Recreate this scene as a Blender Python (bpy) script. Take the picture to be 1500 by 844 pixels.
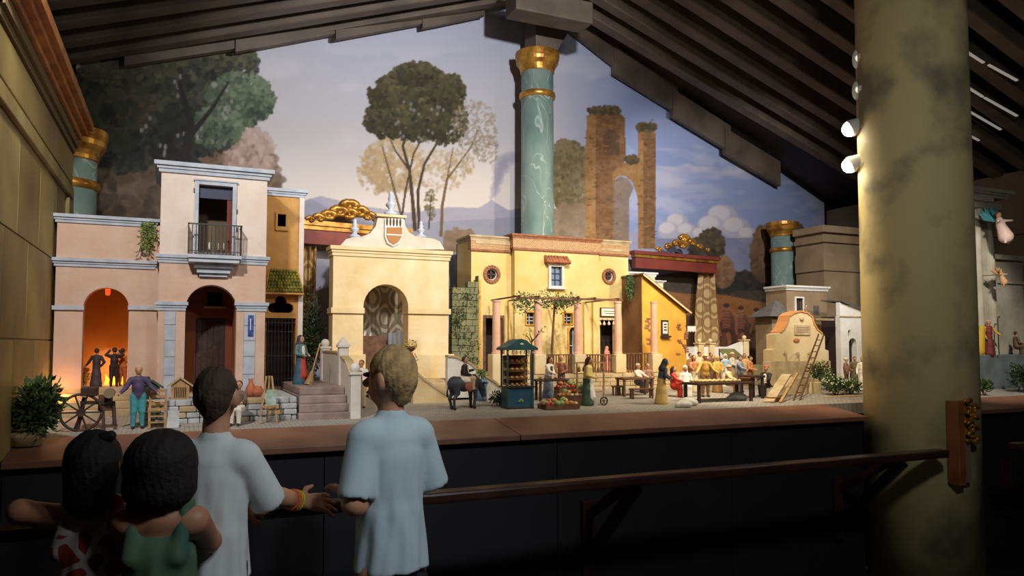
import bpy, bmesh, math, random
import numpy as np
from mathutils import Vector, Matrix
from mathutils.geometry import tessellate_polygon
R = math.radians
sc = bpy.context.scene
col = sc.collection
for o in list(bpy.data.objects): bpy.data.objects.remove(o)

# ------------------------------------------------------------------ camera
CAM = Vector((0, 0, 1.40)); YAW, PITCH, FPX, PCX, PCY = 24.0, 3.0, 1100.0, 750.0, 447.4
cd = bpy.data.cameras.new('camera'); cam = bpy.data.objects.new('camera', cd); col.objects.link(cam)
cam.location = CAM; cam.rotation_euler = (R(90 + PITCH), 0, R(-YAW))
cd.sensor_width = 36; cd.lens = 36 * FPX / 1500; cd.shift_y = (PCY - 422) / 1500; cd.clip_start = .02
sc.camera = cam
# ------------------------------------------------------------------ world, exposure
w = bpy.data.worlds.new('world'); sc.world = w; w.use_nodes = True
w.node_tree.nodes['Background'].inputs[0].default_value = (.55, .6, .75, 1)
w.node_tree.nodes['Background'].inputs[1].default_value = .012
sc.view_settings.view_transform = 'Standard'; sc.view_settings.look = 'None'
sc.view_settings.exposure = 0; sc.view_settings.gamma = 1; sc.view_settings.use_curve_mapping = False

def spot(name, loc, target, energy, color, size=R(60), blend=.5, radius=.05):
    l = bpy.data.lights.new(name, 'SPOT'); l.energy = energy; l.color = color
    l.spot_size = size; l.spot_blend = blend; l.shadow_soft_size = radius
    o = bpy.data.objects.new(name, l); col.objects.link(o); o.location = loc
    o.rotation_euler = (Vector(target) - Vector(loc)).to_track_quat('-Z', 'Y').to_euler()
    return o
def point(name, loc, energy, color, radius=.03):
    l = bpy.data.lights.new(name, 'POINT'); l.energy = energy; l.color = color; l.shadow_soft_size = radius
    o = bpy.data.objects.new(name, l); col.objects.link(o); o.location = loc; return o
WARM = (1, .80, .50); NEUT = (1, .93, .82); COOL = (.90, .95, 1)
# show lights clamped to the rafters above the visitors (their housings are built with the roof)
SPOTS = [('spot_tower', (-.30, 2.15, 2.85), (.12, 4.0, 1.70), 125, (1, .95, .90), R(66)),
         ('spot_gate', (.70, 2.00, 3.15), (1.25, 4.7, 1.50), 44, (1, .92, .78), R(60)),
         ('spot_yellow', (2.35, 2.20, 3.55), (2.35, 4.9, 1.50), 125, (1, .85, .60), R(62)),
         ('spot_market', (2.55, 3.00, 3.40), (3.85, 4.25, 1.15), 230, (1, .85, .60), R(58)),
         ('spot_sky', (1.9, 2.60, 3.40), (1.9, 5.6, 2.75), 270, (.97, .97, 1), R(88)),
         ('spot_sky_b', (4.2, 3.40, 3.10), (4.6, 5.6, 2.20), 160, (.98, .97, 1), R(80))]
for s in SPOTS: spot(s[0], s[1], s[2], s[3], s[4], s[5])
# unseen overhead lights added to brighten rafters, pillar and the boys' shirts
point('hall_fill', (1.75, .40, 3.05), 72, (.92, .95, .98), .15)
spot('hall_spot', (1.05, .60, 3.0), (.66, 2.45, .95), 78, (.80, .92, 1), R(44), .9, .10)

# ------------------------------------------------------------------ helpers
_f = Vector((math.sin(R(YAW)) * math.cos(R(PITCH)), math.cos(R(YAW)) * math.cos(R(PITCH)), math.sin(R(PITCH))))
_r = Vector((math.cos(R(YAW)), -math.sin(R(YAW)), 0)); _u = _r.cross(_f)
def ray(x, y): return _f * FPX + _r * (x - PCX) + _u * (PCY - y)
def P(x, y, Y):                       # sight line through photo point meets the plane of depth Y
    d = ray(x, y); return CAM + d * (Y / d.y)
def PZ(x, y, z):                      # ... meets the level z
    d = ray(x, y); return CAM + d * ((z - CAM.z) / d.z)
CTH = math.tan(R(8)); CY0 = 5.65; CX0 = 2.62
def PC(x, y, off=0):                  # ... meets the painted backdrop
    d = ray(x, y); t = (CY0 - CTH * CX0 + off) / (d.y - CTH * d.x); return CAM + d * t
def X(px, Y, py=480): return P(px, py, Y).x
def Z(px, py, Y): return P(px, py, Y).z
def GZ(Y): return 1.045 + .05 * (Y - 3.35)
def lin(c):
    c = np.asarray(c, float) / 255; return tuple(np.where(c <= .04045, c / 12.92, ((c + .055) / 1.055) ** 2.4))

MATS = {}
def mat(name, c, c2=None, scale=12., rough=.75, bump=0., metal=0., emit=None, es=0., detail=6., thr=(.35, .65), bscale=None):
    if name in MATS: return MATS[name]
    m = bpy.data.materials.new(name); m.use_nodes = True; nt = m.node_tree; b = nt.nodes['Principled BSDF']
    b.inputs['Roughness'].default_value = rough; b.inputs['Metallic'].default_value = metal
    b.inputs['Base Color'].default_value = (*lin(c), 1)
    if c2 or bump:
        tc = nt.nodes.new('ShaderNodeTexCoord')
        n = nt.nodes.new('ShaderNodeTexNoise'); n.inputs['Scale'].default_value = scale; n.inputs['Detail'].default_value = detail
        nt.links.new(tc.outputs['Object'], n.inputs['Vector'])
        if c2:
            r = nt.nodes.new('ShaderNodeValToRGB'); r.color_ramp.elements[0].position = thr[0]; r.color_ramp.elements[1].position = thr[1]
            r.color_ramp.elements[0].color = (*lin(c), 1); r.color_ramp.elements[1].color = (*lin(c2), 1)
            nt.links.new(n.outputs['Fac'], r.inputs[0]); nt.links.new(r.outputs[0], b.inputs['Base Color'])
        if bump:
            n2 = n
            if bscale:
                n2 = nt.nodes.new('ShaderNodeTexNoise'); n2.inputs['Scale'].default_value = bscale; n2.inputs['Detail'].default_value = 5
                nt.links.new(tc.outputs['Object'], n2.inputs['Vector'])
            bp = nt.nodes.new('ShaderNodeBump'); bp.inputs['Strength'].default_value = bump; bp.inputs['Distance'].default_value = .01
            nt.links.new(n2.outputs['Fac'], bp.inputs['Height']); nt.links.new(bp.outputs[0], b.inputs['Normal'])
    if emit:
        b.inputs['Emission Color'].default_value = (*lin(emit), 1); b.inputs['Emission Strength'].default_value = es
    MATS[name] = m; return m
def vcol(name, rough=.7, bump=0., bscale=60.):
    if name in MATS: return MATS[name]
    m = bpy.data.materials.new(name); m.use_nodes = True; nt = m.node_tree; b = nt.nodes['Principled BSDF']
    a = nt.nodes.new('ShaderNodeVertexColor'); a.layer_name = 'Col'
    nt.links.new(a.outputs[0], b.inputs['Base Color']); b.inputs['Roughness'].default_value = rough
    if bump:
        tc = nt.nodes.new('ShaderNodeTexCoord'); n = nt.nodes.new('ShaderNodeTexNoise'); n.inputs['Scale'].default_value = bscale; n.inputs['Detail'].default_value = 4
        bp = nt.nodes.new('ShaderNodeBump'); bp.inputs['Strength'].default_value = bump; bp.inputs['Distance'].default_value = .01
        nt.links.new(tc.outputs['Object'], n.inputs['Vector']); nt.links.new(n.outputs['Fac'], bp.inputs['Height']); nt.links.new(bp.outputs[0], b.inputs['Normal'])
    MATS[name] = m; return m

WL = {}                                # world place of each root, parts are modelled in world coordinates
def tag(o, label=None, cat=None, group=None, kind=None):
    if label: o['label'] = label
    if cat: o['category'] = cat
    if group: o['group'] = group
    if kind: o['kind'] = kind
    return o
def root(name, label, cat, loc, rz=0, group=None, kind=None):
    o = bpy.data.objects.new(name, None); o.empty_display_size = .05; col.objects.link(o)
    o.location = loc; o.rotation_euler = (0, 0, rz); tag(o, label, cat, group, kind); WL[o.name] = Vector(loc); return o

class MB:
    def __init__(s): s.v = []; s.f = []
    def _add(s, vs, fs):
        n = len(s.v); s.v += [tuple(v) for v in vs]; s.f += [tuple(i + n for i in f) for f in fs]; return s
    def box(s, x0, x1, y0, y1, z0, z1):
        if x0 > x1: x0, x1 = x1, x0
        if y0 > y1: y0, y1 = y1, y0
        if z0 > z1: z0, z1 = z1, z0
        return s._add([(x0, y0, z0), (x1, y0, z0), (x1, y1, z0), (x0, y1, z0), (x0, y0, z1), (x1, y0, z1), (x1, y1, z1), (x0, y1, z1)],
                      [(0, 3, 2, 1), (4, 5, 6, 7), (0, 1, 5, 4), (1, 2, 6, 5), (2, 3, 7, 6), (3, 0, 4, 7)])
    def bar(s, a, b, w, h, up=(0, 0, 1)):      # rectangular bar from a to b
        a = Vector(a); b = Vector(b); d = (b - a).normalized(); up = Vector(up)
        if abs(d.dot(up)) > .98: up = Vector((1, 0, 0))
        sx = d.cross(up).normalized() * (w / 2); sz = sx.cross(d).normalized() * (h / 2)
        vs = [p + i * sx + j * sz for p in (a, b) for (i, j) in ((-1, -1), (1, -1), (1, 1), (-1, 1))]
        return s._add(vs, [(0, 1, 2, 3), (7, 6, 5, 4), (0, 4, 5, 1), (1, 5, 6, 2), (2, 6, 7, 3), (3, 7, 4, 0)])
    def tube(s, pts, rs, n=8, cap=True):
        pts = [Vector(p) for p in pts]
        if not hasattr(rs, '__len__'): rs = [rs] * len(pts)
        vs = []; ref = None
        for i, p in enumerate(pts):
            d = (pts[min(i + 1, len(pts) - 1)] - pts[max(i - 1, 0)]).normalized()
            if ref is None: ref = Vector((0, 0, 1)) if abs(d.z) < .9 else Vector((1, 0, 0))
            a = d.cross(ref).normalized(); b = a.cross(d).normalized(); ref = b
            vs += [p + rs[i] * (math.cos(2 * math.pi * k / n) * a + math.sin(2 * math.pi * k / n) * b) for k in range(n)]
        fs = [(i * n + k, i * n + (k + 1) % n, (i + 1) * n + (k + 1) % n, (i + 1) * n + k) for i in range(len(pts) - 1) for k in range(n)]
        if cap: fs += [tuple(range(n))[::-1], tuple(range((len(pts) - 1) * n, len(pts) * n))]
        return s._add(vs, fs)
    def lathe(s, c, prof, n=16, sy=1.):
        vs = [(c[0] + r * math.cos(2 * math.pi * k / n), c[1] + sy * r * math.sin(2 * math.pi * k / n), z + (c[2] if len(c) > 2 else 0)) for r, z in prof for k in range(n)]
        fs = [(i * n + k, i * n + (k + 1) % n, (i + 1) * n + (k + 1) % n, (i + 1) * n + k) for i in range(len(prof) - 1) for k in range(n)]
        fs += [tuple(range(n))[::-1], tuple(range((len(prof) - 1) * n, len(prof) * n))]
        return s._add(vs, fs)
    def ball(s, c, r, n=8, m=6):
        if not hasattr(r, '__len__'): r = (r, r, r)
        vs = []
        for i in range(m + 1):
            t = math.pi * i / m
            vs += [(c[0] + r[0] * math.sin(t) * math.cos(2 * math.pi * k / n), c[1] + r[1] * math.sin(t) * math.sin(2 * math.pi * k / n), c[2] - r[2] * math.cos(t)) for k in range(n)]
        return s._add(vs, [(i * n + k, i * n + (k + 1) % n, (i + 1) * n + (k + 1) % n, (i + 1) * n + k) for i in range(m) for k in range(n)])
    def plate(s, outline, holes, y0, y1, xf=None):    # outline in (x, z), extruded in y; xf maps (x,y,z)
        loops = [[tuple(p) for p in outline]] + [[tuple(p) for p in h] for h in holes]
        flat = [p for l in loops for p in l]; N = len(flat)
        tris = tessellate_polygon([[Vector((p[0], p[1], 0)) for p in l] for l in loops])
        vs = [(p[0], y0, p[1]) for p in flat] + [(p[0], y1, p[1]) for p in flat]
        fs = []
        for a, b, c in tris:
            A, B, C = flat[a], flat[b], flat[c]
            if (B[0] - A[0]) * (C[1] - A[1]) - (B[1] - A[1]) * (C[0] - A[0]) < 0: a, c = c, a
            fs += [(a, b, c), (a + N, c + N, b + N)]
        k = 0
        for li, l in enumerate(loops):
            n = len(l); ar = sum(l[i][0] * l[(i + 1) % n][1] - l[(i + 1) % n][0] * l[i][1] for i in range(n))
            fl = (ar < 0) != (li > 0)
            for i in range(n):
                a, b = k + i, k + (i + 1) % n
                fs.append((b, a, a + N, b + N) if fl else (a, b, b + N, a + N)[::-1])
            k += n
        if xf: vs = [xf(*v) for v in vs]
        return s._add(vs, fs)
    def build(s, name, m, parent=None, smooth=False, bevel=0., **tg):
        me = bpy.data.meshes.new(name)
        off = Vector((0, 0, 0)); p = parent
        while p is not None:
            if p.name in WL: off = WL[p.name]
            p = p.parent
        me.from_pydata([(v[0] - off.x, v[1] - off.y, v[2] - off.z) for v in s.v], [], s.f); me.update()
        if isinstance(m, bpy.types.Material): me.materials.append(m)
        if smooth: me.polygons.foreach_set('use_smooth', [True] * len(me.polygons))
        o = bpy.data.objects.new(name, me); col.objects.link(o); o.parent = parent; tag(o, **tg)
        if bevel:
            bm = o.modifiers.new('bevel', 'BEVEL'); bm.width = bevel; bm.segments = 2; bm.limit_method = 'ANGLE'
        return o
def B(name, m, parent, x0, x1, y0, y1, z0, z1, bevel=0., **tg): return MB().box(x0, x1, y0, y1, z0, z1).build(name, m, parent, bevel=bevel, **tg)
def arch(x0, x1, zb, zs, n=14, k=1.):          # arched opening outline
    c = (x0 + x1) / 2; r = abs(x1 - x0) / 2
    return [(x0, zb), (x1, zb)] + [(c + r * math.cos(math.pi * i / n), zs + k * r * math.sin(math.pi * i / n)) for i in range(n + 1)]
def rect(x0, x1, z0, z1): return [(x0, z0), (x1, z0), (x1, z1), (x0, z1)]
def circ(cx, cz, r, n=20): return [(cx + r * math.cos(2 * math.pi * i / n), cz + r * math.sin(2 * math.pi * i / n)) for i in range(n)]
def cornice(m, x0, x1, yf, yb, z0, z1, over):  # stepped moulding round front and sides
    h = z1 - z0
    for a, b, k in ((0, .35, .35), (.35, .62, .6), (.62, 1, 1.)):
        m.box(x0 - over * k, x1 + over * k, yf - over * k, yb, z0 + a * h, z0 + b * h)
    return m

# ---- smooth bodies: blended capsules and ellipsoids turned into ONE continuous mesh
def sdf_mesh(prims, res, cuts=()):
    """prims: dict a,b,ra,rb (capsule) or c,r3 (ellipsoid), k blend, col, neg"""
    lo = np.array([1e9] * 3); hi = -lo
    for p in prims:
        if p.get('neg'): continue
        if 'r3' in p: a = np.array(p['c']) - np.array(p['r3']); b = np.array(p['c']) + np.array(p['r3'])
        else:
            rr = max(p['ra'], p['rb']); a = np.minimum(p['a'], p['b']) - rr; b = np.maximum(p['a'], p['b']) + rr
        lo = np.minimum(lo, a); hi = np.maximum(hi, b)
    lo -= 3 * res; hi += 3 * res
    n = np.ceil((hi - lo) / res).astype(int) + 1
    ax = [lo[i] + res * np.arange(n[i]) for i in range(3)]
    F = np.full(n, .2, np.float32)
    def dist(p, Xs, Ys, Zs):
        if 'r3' in p:
            c = p['c']; r = p['r3']; q = np.sqrt(((Xs - c[0]) / r[0]) ** 2 + ((Ys - c[1]) / r[1]) ** 2 + ((Zs - c[2]) / r[2]) ** 2)
            return (q - 1) * min(r)
        a = np.array(p['a'], float); b = np.array(p['b'], float); d = b - a; L = max((d * d).sum(), 1e-12)
        t = np.clip(((Xs - a[0]) * d[0] + (Ys - a[1]) * d[1] + (Zs - a[2]) * d[2]) / L, 0, 1)
        fl = p.get('flat')
        dx, dy, dz = Xs - a[0] - t * d[0], Ys - a[1] - t * d[1], Zs - a[2] - t * d[2]
        if fl: dy = dy / fl
        return np.sqrt(dx * dx + dy * dy + dz * dz) - (p['ra'] + t * (p['rb'] - p['ra']))
    for p in prims:
        k = p.get('k', res * 1.5)
        if 'r3' in p: a = np.array(p['c']) - np.array(p['r3']); b = np.array(p['c']) + np.array(p['r3'])
        else:
            rr = max(p['ra'], p['rb']) * max(1, p.get('flat', 1) or 1); a = np.minimum(p['a'], p['b']) - rr; b = np.maximum(p['a'], p['b']) + rr
        pad = k * 1.5 + 3 * res
        i0 = np.clip(np.floor((a - pad - lo) / res).astype(int), 0, n - 1); i1 = np.clip(np.ceil((b + pad - lo) / res).astype(int) + 1, 1, n)
        if (i1 <= i0).any(): continue
        sl = tuple(slice(i0[i], i1[i]) for i in range(3))
        g = np.meshgrid(ax[0][sl[0]], ax[1][sl[1]], ax[2][sl[2]], indexing='ij', sparse=True)
        D = dist(p, *g); S = F[sl]
        if p.get('neg'):
            F[sl] = np.maximum(S, -D)
        else:
            h = np.clip(.5 + .5 * (S - D) / k, 0, 1); F[sl] = S + (D - S) * h - k * h * (1 - h)
    for nx, ny, nz, d in cuts:                  # keep n.x < d
        g = np.meshgrid(*ax, indexing='ij', sparse=True); F = np.maximum(F, (nx * g[0] + ny * g[1] + nz * g[2] - d).astype(np.float32))
    s = F < 0
    cnt = sum(s[i:n[0] - 1 + i, j:n[1] - 1 + j, k:n[2] - 1 + k].astype(np.int8) for i in (0, 1) for j in (0, 1) for k in (0, 1))
    act = (cnt > 0) & (cnt < 8); idx = np.full(act.shape, -1); A = np.argwhere(act); idx[act] = np.arange(len(A))
    acc = np.zeros((len(A), 3)); num = np.zeros(len(A))
    C = [(i, j, k) for i in (0, 1) for j in (0, 1) for k in (0, 1)]
    for c0 in C:
        for axn in range(3):
            if c0[axn]: continue
            c1 = list(c0); c1[axn] = 1
            f0 = F[A[:, 0] + c0[0], A[:, 1] + c0[1], A[:, 2] + c0[2]]; f1 = F[A[:, 0] + c1[0], A[:, 1] + c1[1], A[:, 2] + c1[2]]
            m = (f0 < 0) != (f1 < 0); t = np.where(m, f0 / np.where(m, f0 - f1, 1), 0)
            pos = np.tile(np.array(c0, float), (len(A), 1)); pos[:, axn] += t
            acc[m] += pos[m]; num[m] += 1
    V = lo + (A + acc / num[:, None]) * res
    Q = []
    for axn in range(3):
        o1, o2 = (axn + 1) % 3, (axn + 2) % 3
        s0 = [slice(None)] * 3; s1 = [slice(None)] * 3; s0[axn] = slice(0, n[axn] - 1); s1[axn] = slice(1, n[axn])
        ch = s[tuple(s0)] != s[tuple(s1)]; E = np.argwhere(ch)
        E = E[(E[:, o1] > 0) & (E[:, o2] > 0) & (E[:, o1] < n[o1] - 1) & (E[:, o2] < n[o2] - 1)]
        def cell(a, b):
            e = E.copy(); e[:, o1] -= a; e[:, o2] -= b; return idx[e[:, 0], e[:, 1], e[:, 2]]
        q = np.stack([cell(1, 1), cell(0, 1), cell(0, 0), cell(1, 0)], 1)
        fl = ~s[E[:, 0], E[:, 1], E[:, 2]]; q[fl] = q[fl][:, ::-1]; Q.append(q)
    Q = np.concatenate(Q); Q = Q[(Q >= 0).all(1)]
    best = np.full(len(V), 1e9); colr = np.zeros((len(V), 4)); colr[:, 3] = 1
    for p in prims:
        if p.get('neg') or 'col' not in p: continue
        D = dist(p, V[:, 0], V[:, 1], V[:, 2]) - p.get('bias', 0); m = D < best; best[m] = D[m]; colr[m, :3] = p['col']
    return V, Q, colr
def np_mesh(name, V, Q, colr, material, parent=None, smooth=True, **tg):
    me = bpy.data.meshes.new(name); me.vertices.add(len(V)); me.vertices.foreach_set('co', np.ascontiguousarray(V, np.float32).ravel())
    k = Q.shape[1]; me.loops.add(len(Q) * k); me.loops.foreach_set('vertex_index', np.ascontiguousarray(Q, np.int32).ravel())
    me.polygons.add(len(Q)); me.polygons.foreach_set('loop_start', np.arange(0, len(Q) * k, k, dtype=np.int32))
    me.polygons.foreach_set('loop_total', np.full(len(Q), k, np.int32)); me.polygons.foreach_set('use_smooth', np.full(len(Q), smooth))
    me.update(calc_edges=True); me.validate()
    if colr is not None:
        a = me.color_attributes.new('Col', 'FLOAT_COLOR', 'POINT'); a.data.foreach_set('color', np.ascontiguousarray(colr, np.float32).ravel())
    me.materials.append(material); o = bpy.data.objects.new(name, me); col.objects.link(o); o.parent = parent; tag(o, **tg); return o
def cap(a, b, ra, rb=None, c=None, k=None, **kw):
    p = dict(a=tuple(a), b=tuple(b), ra=ra, rb=ra if rb is None else rb, **kw)
    if c is not None: p['col'] = lin(c)
    if k: p['k'] = k
    return p
def ell(c_, r3, c=None, k=None, **kw):
    p = dict(c=tuple(c_), r3=tuple(r3), **kw)
    if c is not None: p['col'] = lin(c)
    if k: p['k'] = k
    return p

# ---- foliage: many small bent leaves in one mesh
def leaves(mb, c, r, n, size, rng, fill=.55, droop=0.):
    for _ in range(n):
        while True:
            d = Vector((rng.gauss(0, 1), rng.gauss(0, 1), rng.gauss(0, 1)))
            if d.length > .01: break
        d.normalize(); q = d * (fill + (1 - fill) * rng.random())
        p = Vector((c[0] + q.x * r[0], c[1] + q.y * r[1], c[2] + q.z * r[2]))
        leaf(mb, p, (d + Vector((rng.uniform(-.8, .8), rng.uniform(-.8, .8), rng.uniform(-.3, .8) - droop))).normalized(), size * rng.uniform(.6, 1.3), rng)
def leaf(mb, p, d, L, rng, wr=.45):
    s = d.cross(Vector((rng.uniform(-1, 1), rng.uniform(-1, 1), rng.uniform(-1, 1)))).normalized() * (L * wr * .5)
    nrm = s.cross(d).normalized() * L * .12
    mb._add([p, p + d * L * .5 + s + nrm, p + d * L, p + d * L * .5 - s + nrm], [(0, 1, 2), (0, 2, 3)])
# ================================================================== STRUCTURE
def struct(o): o['kind'] = 'structure'; return o
m_dark = mat('dark_wood', (58, 46, 40), (40, 32, 28), 5, .6, .2)
m_raft = mat('rafter_wood', (98, 84, 70), (70, 60, 50), 4, .6, .25)
m_black = mat('dark_panel', (30, 27, 31), (24, 22, 26), 6, .7)
m_floor = mat('hall_floor', (52, 48, 46), (40, 37, 36), 3, .5)
struct(MB().box(-4, 9, -4, 6.9, -.05, 0).build('floor', m_floor))
RX, RZ, RS = 2.72, 4.25, .35
def roofz(x): return RZ - RS * abs(x - RX)
# roof boards (two slopes) with every rafter
ceil = MB()
for x0, x1 in ((-4, RX), (RX, 9)):
    z0, z1 = roofz(x0) + .16, roofz(x1) + .16
    ceil._add([(x0, -4, z0), (x1, -4, z1), (x1, 6.9, z1), (x0, 6.9, z0), (x0, -4, z0 + .05), (x1, -4, z1 + .05), (x1, 6.9, z1 + .05), (x0, 6.9, z0 + .05)],
              [(0, 3, 2, 1), (4, 5, 6, 7), (0, 1, 5, 4), (1, 2, 6, 5), (2, 3, 7, 6), (3, 0, 4, 7)])
ceil = struct(ceil.build('ceiling', m_dark))
for side in (-1, 1):
    me = None
    for k in range(21):
        y = 5.36 - .27 * k
        if me is None:
            xe = -.75 if side < 0 else 8.2
            m = MB().bar((RX, 0, RZ + .08), (xe, 0, roofz(xe) + .08), (.11), .15); o = m.build('rafter', m_raft, ceil, bevel=.008); me = o.data; o.location.y = y
        else:
            o = bpy.data.objects.new('rafter', me); col.objects.link(o); o.parent = ceil; o.location.y = y
            b = o.modifiers.new('bevel', 'BEVEL'); b.width = .008
# ridge beam, king block and bracket over the middle column
B('ridge_beam', m_raft, ceil, RX - .09, RX + .09, -4, 5.5, RZ - .12, RZ + .14)
a = P(740, 8, 5.0); b = P(850, 8, 5.0)
B('collar_beam', m_raft, ceil, a.x, b.x, 4.80, 5.0, Z(790, 19, 4.8), Z(790, -14, 4.8), bevel=.01)
c0 = P(787, 77, 5.36); 
MB().plate([(c0.x - .06, c0.z + .005), (c0.x + .14, c0.z + .005), (P(806, 73, 5.3).x + .30, roofz(c0.x) - .02), (P(806, 73, 5.3).x + .3, roofz(c0.x) + .12), (c0.x - .06, roofz(c0.x) + .12)], [], 5.26, 5.48).build('bracket', m_raft, ceil, bevel=.008)
# stepped eave boards along the top of the painted canvas
ml = [(182, 96, 345, 71), (345, 76, 492, 49), (492, 57, 619, 34), (619, 41, 702, 24)]
mr = [(806, 20, 900, 95), (900, 107, 986, 160), (986, 170, 1063, 217), (1063, 225, 1136, 268)]
for i, (x0, y0, x1, y1) in enumerate(ml + mr):
    off = -.09 - .012 * (i % 4)
    lo0, lo1 = PC(x0, y0, off), PC(x1 + 8, y1 + (y1 - y0) / (x1 - x0) * 8, off); t = Vector((0, .05, 0)); h = Vector((0, 0, .26))
    vs = [lo0, lo1, lo1 + t, lo0 + t, lo0 + h, lo1 + h, lo1 + h + t, lo0 + h + t]
    struct(MB()._add(vs, [(0, 3, 2, 1), (4, 5, 6, 7), (0, 1, 5, 4), (1, 2, 6, 5), (2, 3, 7, 6), (3, 0, 4, 7)]).build('trim_%d' % (i + 1), m_raft))
# back wall behind the canvas, walls at the sides
struct(MB()._add([(-.9, CY0 + CTH * (-.9 - CX0) + .06, 0), (8, CY0 + CTH * (8 - CX0) + .06, 0), (8, CY0 + CTH * (8 - CX0) + .16, 0), (-.9, CY0 + CTH * (-.9 - CX0) + .16, 0)] +
    [(-.9, CY0 + CTH * (-.9 - CX0) + .06, 4.4), (8, CY0 + CTH * (8 - CX0) + .06, 4.4), (8, CY0 + CTH * (8 - CX0) + .16, 4.4), (-.9, CY0 + CTH * (-.9 - CX0) + .16, 4.4)],
    [(0, 3, 2, 1), (4, 5, 6, 7), (0, 1, 5, 4), (1, 2, 6, 5), (2, 3, 7, 6), (3, 0, 4, 7)]).build('wall_back', m_black))
XL = -.545
m_faux = mat('faux_stone', (152, 132, 72), (120, 98, 50), 2.6, .6, .12, detail=8)
m_faux2 = mat('faux_stone_pale', (166, 148, 88), (132, 112, 62), 3.2, .6, .12, detail=8)
m_gilt = mat('gilt_wood', (196, 128, 48), (150, 84, 30), 9, .45, .1)
m_gold = mat('gold_leaf', (205, 150, 62), (140, 92, 30), 14, .35, .15, metal=.55)
wl = struct(B('wall_left', m_faux, None, XL - .12, XL, 2.72, 4.62, 0, 2.60))
ps = []
# stone courses of the wall: every block a panel with recessed joints
zc = [1.0, 1.42, 1.80, 2.16]; pm = {}
for r_ in range(3):
    ys = [2.74 + .46 * i + (.23 if r_ % 2 else 0) for i in range(-1, 6)]
    for i in range(len(ys) - 1):
        y0, y1 = max(ys[i], 2.74), min(ys[i + 1], 4.40)
        if y1 - y0 < .06: continue
        B('stone_panel', m_faux2 if (i + r_) % 2 else m_faux, wl, XL, XL + .006, y0 + .003, y1 - .003, zc[r_] + .003, zc[r_ + 1] - .003, bevel=.002)
B('pilaster', m_faux2, wl, XL, XL + .022, 4.44, 4.60, 1.0, 2.16, bevel=.004)
B('architrave', m_faux2, wl, XL, XL + .02, 2.72, 4.62, 2.18, 2.24, bevel=.004)
B('frieze', m_faux, wl, XL, XL + .012, 2.72, 4.62, 2.26, 2.42, bevel=.003)
MB().box(XL, XL + .02, 2.72, 4.62, 2.43, 2.46).box(XL, XL + .035, 2.72, 4.62, 2.46, 2.50).build('moulding', mat('olive_moulding', (112, 92, 56)), wl)
MB().box(XL - .1, XL + .05, 2.72, 4.63, 2.505, 2.535).box(XL - .1, XL + .075, 2.72, 4.64, 2.535, 2.565).box(XL - .1, XL + .10, 2.72, 4.65, 2.565, 2.61).build('cornice', m_gilt, wl)
for i in range(21): B('dentil', m_faux2, wl, XL, XL + .028, 2.75 + i * .088, 2.375 + i * .088, 2.462, 2.498)
struct(B('wall_left_1', m_black, None, XL - .35, XL - .18, 2.0, 5.0, 0, 3.02))
m_wr = mat('dim_stone_wall', (112, 96, 74), (84, 72, 56), 2.2, .8, .15)
wr = struct(B('wall_right', m_wr, None, 6.62, 6.75, 1.0, 6.2, 0, 2.9))
for i, z in enumerate((1.55, 1.95, 2.35)): B('string_course', m_wr, wr, 6.585, 6.62, 1.0, 6.2, z, z + .06)

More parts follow.
